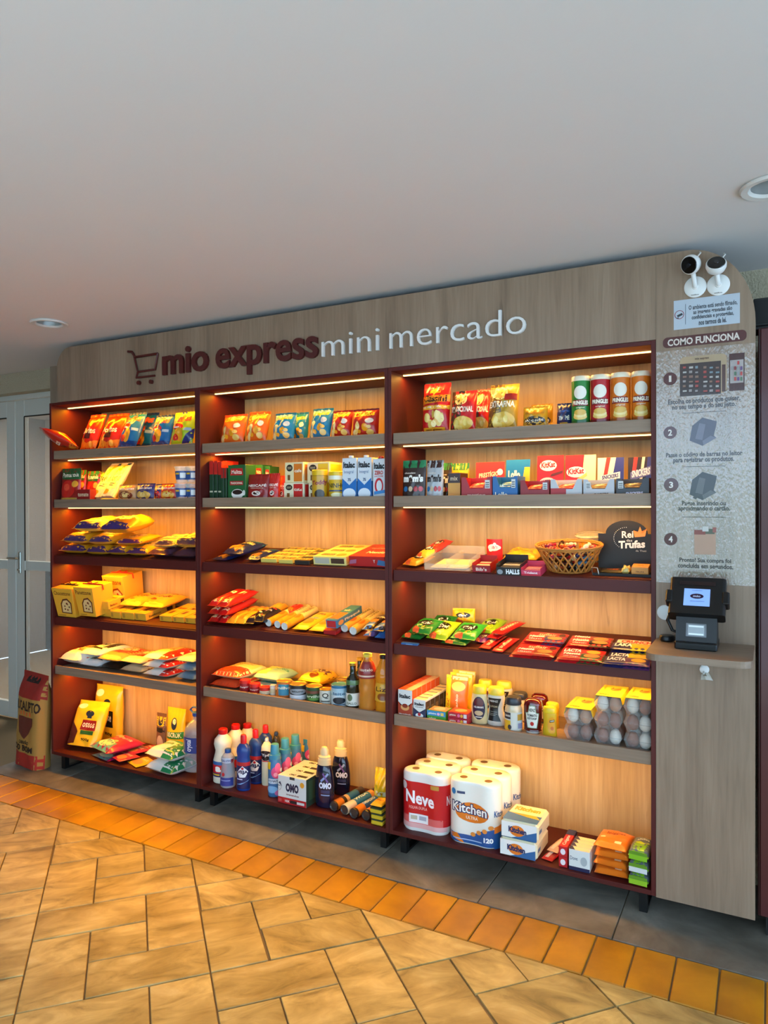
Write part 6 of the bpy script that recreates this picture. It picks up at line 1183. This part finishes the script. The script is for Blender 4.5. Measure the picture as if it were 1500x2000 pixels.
sq('mayonnaise_bottle', 'cream mayonnaise bottle with oval dark label', 936, 1412, 1338, .040, OV, '#d8c490', '#e8c22a', M1, grp=G); sq('mayonnaise_bottle', 'mayonnaise bottle with yellow cap behind the oval label one', 948, 1392, 1327, .040, OV, '#d8c490', '#e8c22a', M1, grp=G)
sq('mayonnaise_bottle', 'white mayonnaise bottle with black label in front', 967, 1415, 1341, .042, MB, '#d0ccc0', '#e8c83a', M2, grp=G, sp=2.1, capR=.9, cz=.8); sq('mayonnaise_bottle', 'mayonnaise bottle with black label in the back row', 985, 1396, 1330, .042, MB, '#d0ccc0', '#e8c83a', M2, grp=G, sp=2.1, capR=.9, cz=.8)
JR = [(.92, 0), (1, .02), (1, .62), (.9, .72), (.84, .76), (.84, .8)]
for px, py, pyt, lab in ((1003, 1426, 1360, 'mayonnaise jar with dark grey lid in front'), (1016, 1405, 1352, 'mayonnaise jar with dark grey lid behind')):
    sq('mayonnaise_jar', lab, px, py, pyt, .039, JR, M('#c8b490', .15, 0, .5), '#2a2c34', [R_(0, 0, 1, 1, '#c9c4b8'), R_(.02, .62, .42, .98, '#2a2a32'), t_('HELLMANN', .05, .74, .4, .86, '#e8e4da'), R_(0, 0, .42, .55, '#d8a82c'), E_(.38, .18, .08, .14, '#2a2a32'), R_(.7, .55, 1, .9, '#b8862c'), R_(.72, .1, 1, .4, '#8a86a0')], 1, .2, 'mayonnaise jars', .92, .78, None, 2.8, (.06, .58))
KB = [(.88, 0), (.97, .02), (.9, .06), (.94, .1), (1, .4), (1, .78), (.9, .92), (.6, .99), (.3, 1)]
for px, py, pyt, lab in ((1041, 1430, 1364, 'dark red ketchup bottle standing on its cap in front'), (1054, 1410, 1354, 'dark red ketchup bottle in the back row')):
    p = onz(px, py, Z5); h = Zat(px, pyt, p.y)-Z5; R = .041
    e = bottle('ketchup_bottle', lab, 'bottle', 'ketchup bottles', p.x, p.y, Z5, [(a*R, .06*h+b_*.94*h) for a, b_ in KB], M('#5a0f0c', .12, 0, .6), ([(.7*R, 0), (.74*R, .003), (.74*R, .07*h), (.001, .075*h)], '#d8d4cc'), (.16*h, .84*h, 1.7, [('p', [(.16, .0), (.84, .0), (.98, .66), (.78, .68), (.7, .98), (.5, 1), (.3, .98), (.22, .68), (.02, .66)], '#7a8a6a'), ('p', [(.2, .03), (.8, .03), (.93, .63), (.74, .65), (.67, .94), (.5, .96), (.33, .94), (.26, .65), (.07, .63)], '#e0ddd0'), t_('HEINZ', .3, .72, .7, .86, '#3a3a30', 0, .03), t_('TOMATO', .16, .5, .84, .62, '#2a2a26', 0, .05), t_('KETCHUP', .2, .38, .8, .47, '#2a2a26', 0, .05), E_(.5, .2, .12, .09, '#b01c1c')]), .1, .72)
MU = [(.95, 0), (1, .02), (.9, .3), (.86, .5), (.95, .72), (.9, .82)]
for px, py, pyt, lab in ((1074, 1437, 1380, 'yellow mustard bottle in front of its twin'), (1079, 1420, 1372, 'yellow mustard bottle behind')):
    sq('mustard_bottle', lab, px, py, pyt, .033, MU, '#d8a81c', '#e0bc1c', [E_(.6, .46, .34, .44, '#e0961c'), ('p', [(.42, .6), (.8, .64), (.8, .76), (.42, .72)], '#1c2418'), t_('HEMMER', .46, .645, .78, .7, '#f0e8d0', .03), E_(.6, .3, .12, .1, '#c8641c')], .7, .3, 'mustard bottles', .92, .8)
# eggs
EG = bpy.data.meshes.new('egg'); pe = [(.0005, -.026), (.009, -.0245), (.016, -.019), (.0205, -.009), (.021, 0), (.019, .010), (.014, .020), (.008, .0255), (.0005, .0275)]
EGM = {}
v, f = lathegeo(pe, 18)
for q, c in (('brown', '#8a5238'), ('white', '#d6cabb'), ('tan', '#b07c58')):
    me = bpy.data.meshes.new('egg'); me.from_pydata(v, [], f); me.materials.append(M(c, .5)); me.polygons.foreach_set('use_smooth', [True]*len(f)); EGM[q] = me
stacks = [((1100, 1158), 2, 1385, .06, 'stack beside the mustard', (('brown', 'brown'), ('white', 'tan'))), ((1159, 1216), 3, 1361, .055, 'middle stack', (('brown', 'white'), ('brown', 'brown'), ('white', 'tan'))), ((1218, 1275), 3, 1366, .05, 'stack by the unit side', (('brown', 'white'), ('brown', 'white'), ('white', 'brown')))]
SHELL = M('#cfd2d0', .05, 0, .5, 0, .16)
for (pp, n, pyt, Y, sn, cols) in stacks:
    x = (X(pp[0], Y)+X(pp[1], Y))/2; w_ = (X(pp[1], Y)-X(pp[0], Y))*.98; H = (Zat((pp[0]+pp[1])/2, pyt, Y)-Z5)/n; dp = .2
    for k in range(n):
        nm = ('bottom', 'middle' if n == 3 else 'top', 'top')[k]; z = Z5+k*H+.0006
        e = empty('egg_carton', (x, Y, z)); tag(e, f'clear egg carton, {nm} of the {sn}', 'egg carton', 'clear egg cartons'); hw_ = w_/2
        outl = [(-hw_*.72, .001), (hw_*.72, .001), (hw_, H*.52), (hw_*.86, H*.98-.001), (-hw_*.86, H*.98-.001), (-hw_, H*.52)]
        nn = len(outl); vs = [(a, 0, b_) for a, b_ in outl]+[(a, dp, b_) for a, b_ in outl]
        mesh('shell', vs, [tuple(range(nn)), tuple(reversed(range(nn, 2*nn)))]+[(i, i+nn, (i+1) % nn+nn, (i+1) % nn) for i in range(nn)], SHELL, e)
        tube('flange', [(-hw_*1.01, -.001, H*.52), (hw_*1.01, -.001, H*.50)], .0012, SHELL, e, 5)
        if k == n-1:
            sv = [(-hw_*1.0, .0, H*.56), (-hw_*.87, .0, H+.0005), (hw_*.87, 0, H+.0005), (hw_*1.0, 0, H*.56)]; sv += [(a, dp, b_) for a, _, b_ in sv]; sv += [(a*1.012, b_, c_+.0012) for a, b_, c_ in sv]
            q4 = [(0, 1, 5, 4), (1, 2, 6, 5), (2, 3, 7, 6)]; sl_ = mesh('paper_sleeve', sv, q4+[tuple(i+8 for i in reversed(q)) for q in q4]+[(0, 8, 9, 1), (1, 9, 10, 2), (2, 10, 11, 3)], CARD('#e2c22c'), e)
            prints(sl_, lambda u_, v_, o: ((u_-.5)*hw_*1.74, dp*v_, H+.0018+o), w_, dp, [E_(.6, .62, .22, .14, '#d8843a'), ('p', [(.5, .5), (.7, .55), (.8, .8), (.6, .7)], '#c8642c'), ('p', [(.36, .62), (.5, .7), (.46, .8)], '#4a3418'), t_('ovos', .1, .1, .5, .2, '#7a5a1c'), ('v', 'caipira', .08, .3, .2, .9, '#a8862a')], None, 'print', CARD)
        for j in range(2):
            for i in range(3):
                c = cols[k][j] if i == 0 else random.choice(('brown', 'white', 'tan'))
                o = link('egg', EGM[c], None, (x+(j-.5)*w_*.44, Y+.028+i*.058, z+H*.5), (0, 0, random.uniform(0, 6)))
                s_ = min(1.25, H*.94/.0535); o.scale = (s_*.95, s_*.95, s_)
                tag(o, f'{c} egg, {("front", "middle", "back")[i]} {("inner", "outer")[j]} place in the {nm} carton of the {sn}', 'egg', 'eggs in the clear cartons')
# 3.6 paper goods
Z66 = floor_of(3, 6)
def rollpack(nm, lab, cat, grp, px0, px1, pyb, pyt, k, col, fsh, ssh=None, gap=.004):
    p = onz((px0+px1)/2, pyb, Z66); x0, x1 = X(px0, p.y, pyb), X(px1, p.y, pyb); w_ = x1-x0; r = w_/4; d = 2*r*.9; h = Zat((px0+px1)/2, pyt, p.y)-Z66
    yc = p.y+r*.9+k*(d+gap)
    e = empty(nm, ((x0+x1)/2+(.008 if k else 0)*k, yc, Z66+.0006)); tag(e, lab, cat, grp)
    def front(xx):
        a = abs(xx); c = r
        dx = a-c; base = sqrt(max(0, r*r-dx*dx))
        if a < c: base = max(base, r*(.90+.10*(a/c)**2))
        return base
    N = 40; ring = []
    for i in range(N): 
        a = 2*pi*i/N; xx = 2*r*sg(cos(a), .9); ring.append((xx, front(xx)*(1 if sin(a) >= 0 else -1) if abs(sin(a)) > 1e-6 else 0))
    lv = [(0.0, .94), (.012, 1), (.5*h, .995), (h-.016, 1), (h-.005, .97), (h, .9)]
    vs = [(a*s_, b_*s_*.9, z) for z, s_ in lv for a, b_ in ring]; fs = []
    for j in range(len(lv)-1):
        for i in range(N): q = (i+1) % N; fs.append((j*N+i, j*N+q, (j+1)*N+q, (j+1)*N+i))
    fs += [tuple(reversed(range(N))), tuple((len(lv)-1)*N+i for i in range(N))]
    b = mesh('wrapped_rolls', vs, fs, FILM(col), e, 50)
    for s_ in (-1, 1): lathe('roll_core', [(r*.30, h+.0006), (r*.28, h+.0012), (r*.2, h+.0008), (.001, h+.0006)], M('#6a5236', .8), e, 18, loc=(s_*r*.98, 0, 0))
    prints(b, lambda u_, v_, o: ((u_-.5)*4*r*.97, -front((u_-.5)*4*r*.97)*.9-o, v_*h), w_, h, fsh, .016, 'front_print', base=.0012)
    if ssh: prints(b, lambda u_, v_, o: (r+(r+o)*cos((u_-.5)*1.7), (r*.9+o)*sin((u_-.5)*1.7), v_*h), r*1.7, h, ssh, .012, 'side_print', base=.0012)
    return e
NV = [R_(.01, .14, .99, .84, '#c4161c'), R_(.01, .06, .99, .14, '#e0a8a4'), R_(.01, .14, .99, .26, '#d8605c'), t_('Neve', .12, .48, .76, .70, '#f6ecec', -.04, .03), t_('FOLHA DUPLA', .2, .38, .6, .43, '#f0a8a0'), ('p', [(.2, .15), (.62, .15), (.62, .3), (.2, .3)], '#e8e4e2'), R_(.24, .2, .38, .27, '#b8b09a'), R_(.42, .2, .58, .27, '#a8a8b4'), E_(.08, .76, .07, .07, '#d8c8c4'), R_(.68, .76, .86, .83, '#c08a3a')]
for k in range(3): rollpack('toilet_paper_pack', ('red and white toilet paper pack in front', 'toilet paper pack in the middle of its row', 'toilet paper pack at the back of its row')[k], 'toilet paper', 'red and white toilet paper packs', 781, 871, 1627, 1512, k, '#e6dfd6', NV, [R_(0, .14, 1, .84, '#c4161c'), t_('Neve', .2, .5, .8, .66, '#f4e8e8')])
KT = [('p', [(0, .02), (1, .02), (1, .32), (.7, .26), (.4, .12), (0, .16)], '#17508e'), ('p', [(0, .14), (.2, .16), (.34, .02), (.3, .02), (.0, .1)], '#e0761c'), E_(.5, .52, .34, .16, '#e0761c'), t_('Kitchen', .08, .5, .82, .68, '#142c58', -.03, .09), t_('Kitchen', .1, .515, .8, .665, '#f4eee4', -.03, .02), t_('ULTRA', .38, .41, .62, .46, '#f4e0c8'), E_(.12, .82, .05, .05, '#2a7ab0'), R_(.2, .8, .36, .84, '#3a4a6a'), t_('120', .74, .09, .92, .17, '#f0f0ec', 0, .05), R_(.1, .07, .7, .085, '#a8c0dc')]+[E_(.52+.12*i, .18+.045*i+.02*(i == 3), .05, .035, '#e08a3a') for i in range(4)]
for k in range(3): rollpack('paper_towel_pack', ('white, blue and orange paper towel pack in front', 'paper towel pack in the middle of its row', 'paper towel pack at the back of its row')[k], 'paper towels', 'paper towel packs', 873, 972, 1652, 1530, k, '#ece6d8', KT, [('p', [(0, 0), (1, 0), (1, .3), (0, .24)], '#17508e'), ('p', [(0, .24), (1, .3), (1, .42), (0, .34)], '#e0761c'), t_('Kitchen', .0, .5, .7, .6, '#17508e')])
for k in range(2):
    x, y, z, w_ = lay(975, 1048, 1677, 3, 6); zo = k*.082
    box('napkin_pack', ('kitchen napkin pack at the bottom of two', 'kitchen napkin pack on top of another')[k], 'napkins', 'napkin packs', x+.006*k, y, Z66+zo, w_*1.02, .20, .081, '#e8dcb4', [R_(.03, .08, .97, .92, '#e6e4de'), ('p', [(.3, .08), (.97, .08), (.97, .6), (.6, .3)], '#1f5f94'), E_(.45, .48, .2, .3, '#e0761c'), t_('Kitchen', .22, .38, .7, .7, '#142c58', -.05, .06)],
        [R_(.04, .04, .96, .45, '#1f5f94'), ('p', [(.04, .45), (.8, .45), (.96, .28), (.6, .32)], '#e0a01c'), t_('Kitchen', .15, .6, .85, .82, '#e0a01c', 0, .06)], [R_(.1, .4, .3, .6, '#5a7a9a')], c=.014, fin=FILM)
def small6(fn, nm, lab, cat, grp, px0, px1, py, zo, d, h, c, **kw):
    x, y, z, w_ = lay(px0, px1, py, 3, 6); return fn(nm, lab, cat, grp, x, y, Z66+zo, w_, d, h, c, **kw)
x, y, z, w_ = lay(1062, 1086, 1684, 3, 6); 
for j in range(2): bar('toothbrush_pack', ('red toothbrush blister pack at the shelf edge', 'clear toothbrush blister pack behind the red one')[j], 'toothbrush pack', 'toothbrush packs', x+.008*j, y+.075+.06*j, Z66+.012*j, w_, .15, .012, ('#b81c20', '#c8a890')[j], [R_(.2, .1, .5, .9, '#e0d0c8'), R_(.6, .3, .8, .7, '#7a1418')], -.2)
for k in range(2): small6(box, 'toothpaste_box', ('red toothpaste box at the bottom', 'red and navy toothpaste box on top')[k], 'toothpaste', 'toothpaste boxes', 1091, 1108, 1694, k*.045, .18, .044, '#b8161c', f=[E_(.5, .5, .3, .3, '#e8d8d8')], t=[R_(0, .7, 1, 1, '#1c2450'), ('v', 'Colgate', .25, .1, .75, .65, '#f4e8e8')], s=[t_('Colgate', .15, .3, .65, .75, '#f4e8e8'), R_(.75, 0, 1, 1, '#1c2450')])
for k in range(4):
    x, y, z, w_ = lay(1109, 1154, 1702, 3, 6); box('soap_box', f'white and navy soap box, {("front", "second", "third", "back")[k]} of its row', 'soap box', 'soap boxes', x, y+k*.034, Z66, w_*.92, .032, .088, '#d6d6d0', [R_(0, 0, 1, .18, '#1a2044'), t_('Dove', .06, .5, .42, .68, '#1f2a52', 0, .0), E_(.72, .5, .16, .22, '#a8acac')] if k == 0 else None, [('p', [(0, 0), (1, 0), (.9, 1), (0, 1)], '#e2d4a8'), ('p', [(0, 0), (.3, 0), (.1, 1), (0, 1)], '#2a2c4a')])
for k in range(4):
    x, y, z, w_ = lay(1160, 1222, 1716, 3, 6); flat('wet_wipe_pack', f'orange wet wipe pack, {("bottom", "second", "third", "top")[k]} of the stack', 'wet wipes', 'orange wet wipe packs', x+.004*(k % 2), y+.085, Z66+k*.032, w_*1.1, .17, .033, '#e0741c', [t_('huggies', .25, .55, .8, .72, '#7a2a10', .05), E_(.2, .35, .08, .05, '#f0d8a8'), R_(.6, .15, .8, .25, '#f0d8a8')], .06*(-1)**k, (0, 0), .4, 170+k)
GP = [R_(0, 0, 1, .42, '#7ab01c'), ('p', [(0, .42), (.4, .55), (.7, .45), (1, .6), (1, .42)], '#b8c81c'), t_('always', .2, .62, .8, .74, '#d8e0d8')]
for k in range(3):
    x, y, z, w_ = lay(1227, 1267, 1733, 3, 6); o = flat('sanitary_pad_pack', f'grey and green pad pack, {("bottom", "middle", "top")[k]} of the stack by the unit side', 'pad pack', 'grey and green packs', x+.005, y+.085, Z66+k*.046, w_*1.06, .16, .046, '#5a6468', GP, -.06, (0, 0), .3, 180+k)
    prints(o, lambda u_, v_, o_: ((u_-.5)*w_*.9, -.081-o_, .006+v_*.034), w_, .035, [R_(0, 0, 1, 1, ('#8ab420', '#c9ccc8', '#7ab01c')[k]), R_(0, .6, 1, 1, '#5a8a1c')], None, 'end_print')
# ---------------------------------------------------------------- charcoal sack on the floor
x0 = -.185
cb = bag('charcoal_sack', 'red and ochre paper charcoal sack standing by the shelving unit', 'charcoal sack', None, x0, .0, 0, .30, .60, .13, '#9c7432', [R_(0, 0, 1, .15, '#9c2414'), R_(0, .74, 1, 1, '#8a2014'), R_(.25, .9, .75, .96, '#1c120c'), t_('EUCALIPTO', .04, .60, .96, .71, '#2a170c', 0, .03), ('p', [(.26, .36), (.62, .36), (.78, .46), (.78, .54), (.24, .54)], '#5a2414'), ('p', [(.26, .36), (.5, .3), (.62, .36)], '#5a2414'), R_(.3, .555, .34, .59, '#c8501c'), R_(.42, .555, .46, .6, '#c8501c'), R_(.54, .555, .58, .59, '#c8501c'), R_(.66, .555, .7, .6, '#c8501c'), t_('CARVÃO', .3, .245, .66, .29, '#2a170c', 0, .03), t_('DO BOM', .1, .17, .82, .235, '#2a170c', 0, .04)], .04, -.12, .02, 'box', None, 200, lambda c: M(c, .75), .025, .6)
# ---------------------------------------------------------------- keep goods inside their bays
dg = bpy.context.evaluated_depsgraph_get(); dg.update()
for o in list(COL.objects):
    if o.parent or 'category' not in o or o['category'] in ('shelf', 'panel', 'sign', 'sign board', 'candy', 'egg', 'ceiling light', 'cabinet', 'speaker', 'charcoal sack'): continue
    L0 = o.location
    if not (0 < L0.x < XU[3] and 0 < L0.y < .4 and .1 < L0.z < 2.35): continue
    if 'tipped out' in o['label']: continue
    b = 0 if L0.x < XU[1] else 1 if L0.x < XU[2] else 2
    pts = []
    for q in [o]+list(o.children_recursive):
        if q.type == 'MESH':
            mw = q.matrix_world if not q.parent else None
            m = q.matrix_local.copy(); pq = q.parent
            while pq: m = pq.matrix_local @ m; pq = pq.parent
            pts += [m @ Vector(c_) for c_ in q.bound_box]
    lo = [min(p[i] for p in pts) for i in range(3)]; hi = [max(p[i] for p in pts) for i in range(3)]
    a, c_ = XU[b]+TH+.0025, XU[b+1]-TH-.0025
    if lo[0] < a: o.location.x += a-lo[0]
    elif hi[0] > c_: o.location.x -= hi[0]-c_
    if hi[1] > DEP-.010: o.location.y -= hi[1]-(DEP-.010)
    s = max([q for q in range(1, 7) if floor_of(b+1, q) < L0.z+.03] and [floor_of(b+1, q) for q in range(1, 7) if floor_of(b+1, q) < L0.z+.03])
    if lo[2] < s+.0003: o.location.z += s+.0003-lo[2]

# ---------------------------------------------------------------- ease neighbouring packs apart until they only touch
from mathutils.bvhtree import BVHTree
def geo(o):
    vs, fs = [], []
    for q in [o]+list(o.children_recursive):
        if q.type != 'MESH' or 'print' in q.name or q.name.startswith('label'): continue
        m = q.matrix_basis.copy(); pq = q.parent
        while pq: m = pq.matrix_basis @ m; pq = pq.parent
        n = len(vs); vs += [m @ v_.co for v_ in q.data.vertices]; fs += [tuple(i+n for i in p_.vertices) for p_ in q.data.polygons]
    return vs, fs
NOT = ('shelf', 'panel', 'sign', 'sign board', 'candy', 'egg', 'egg carton', 'basket', 'paper', 'acrylic tray', 'display box', 'truffle', 'plastic cup', 'security camera', 'ceiling light', 'cabinet', 'speaker', 'charcoal sack')
goods = [o for o in COL.objects if not o.parent and 'category' in o and o['category'] not in NOT and 'inside' not in o.get('group', '') and 0 < o.location.x < XU[3] and -.01 < o.location.y < .41]
G_ = {o: geo(o) for o in goods}; OFF = {o: Vector((0, 0, 0)) for o in goods}
def bb(o):
    vs = G_[o][0]; d = OFF[o]
    return [min(v_[i] for v_ in vs)+d[i] for i in range(3)], [max(v_[i] for v_ in vs)+d[i] for i in range(3)]
def tree(o): return BVHTree.FromPolygons([v_+OFF[o] for v_ in G_[o][0]], G_[o][1])
LIM = (.012, .035, .02)
B = {o: bb(o) for o in goods}; T_ = {o: tree(o) for o in goods}
for rnd in range(6):
    hits = 0
    for i, a in enumerate(goods):
        for b in goods[i+1:]:
            (l0, h0), (l1, h1) = B[a], B[b]
            pen = [min(h0[k], h1[k])-max(l0[k], l1[k]) for k in range(3)]
            if min(pen) < 0 or not T_[a].overlap(T_[b]): continue
            hits += 1; best = None
            for k in sorted(range(3), key=lambda k: pen[k]*(1, .6, 1)[k]):
                up, dn = (a, b) if (l0[k]+h0[k]) > (l1[k]+h1[k]) else (b, a)
                st = min(pen[k]+.0005, .006)
                bay = 0 if a.location.x < XU[1] else 1 if a.location.x < XU[2] else 2
                room = (XU[bay+1]-TH-.002, DEP-.009, 9)[k]-B[up][1][k]
                if room > st and OFF[up][k]+st <= LIM[k]: best = (up, k, st); break
                low = B[dn][0][k]-(XU[bay]+TH+.002, .036, 9)[k]
                if k < 2 and low > st and OFF[dn][k]-st >= -LIM[k]: best = (dn, k, -st); break
            if best:
                o, k, st = best; OFF[o][k] += st; o.location[k] += st; B[o] = bb(o); T_[o] = tree(o); (l0, h0) = B[a]
    if not hits: break

# goods on the sloping display shelves tip back with them
for o in list(COL.objects):
    if o.parent or 'category' not in o or o['category'] in ('shelf', 'panel', 'sign', 'sign board'): continue
    q = o.location
    if not (0 < q.x < XU[3] and -.01 < q.y < .41): continue
    b = 0 if q.x < XU[1] else 1 if q.x < XU[2] else 2
    for s in (2, 3):
        if SH[b][s]-.004 < q.z < SH[b][s-1]-.06:
            p0 = Vector((0, .015, SH[b][s])); m = Matrix.Translation(p0) @ Matrix.Rotation(TILT, 4, 'X') @ Matrix.Translation(-p0) @ o.matrix_basis
            o.location = m.to_translation(); o.rotation_euler = m.to_euler()
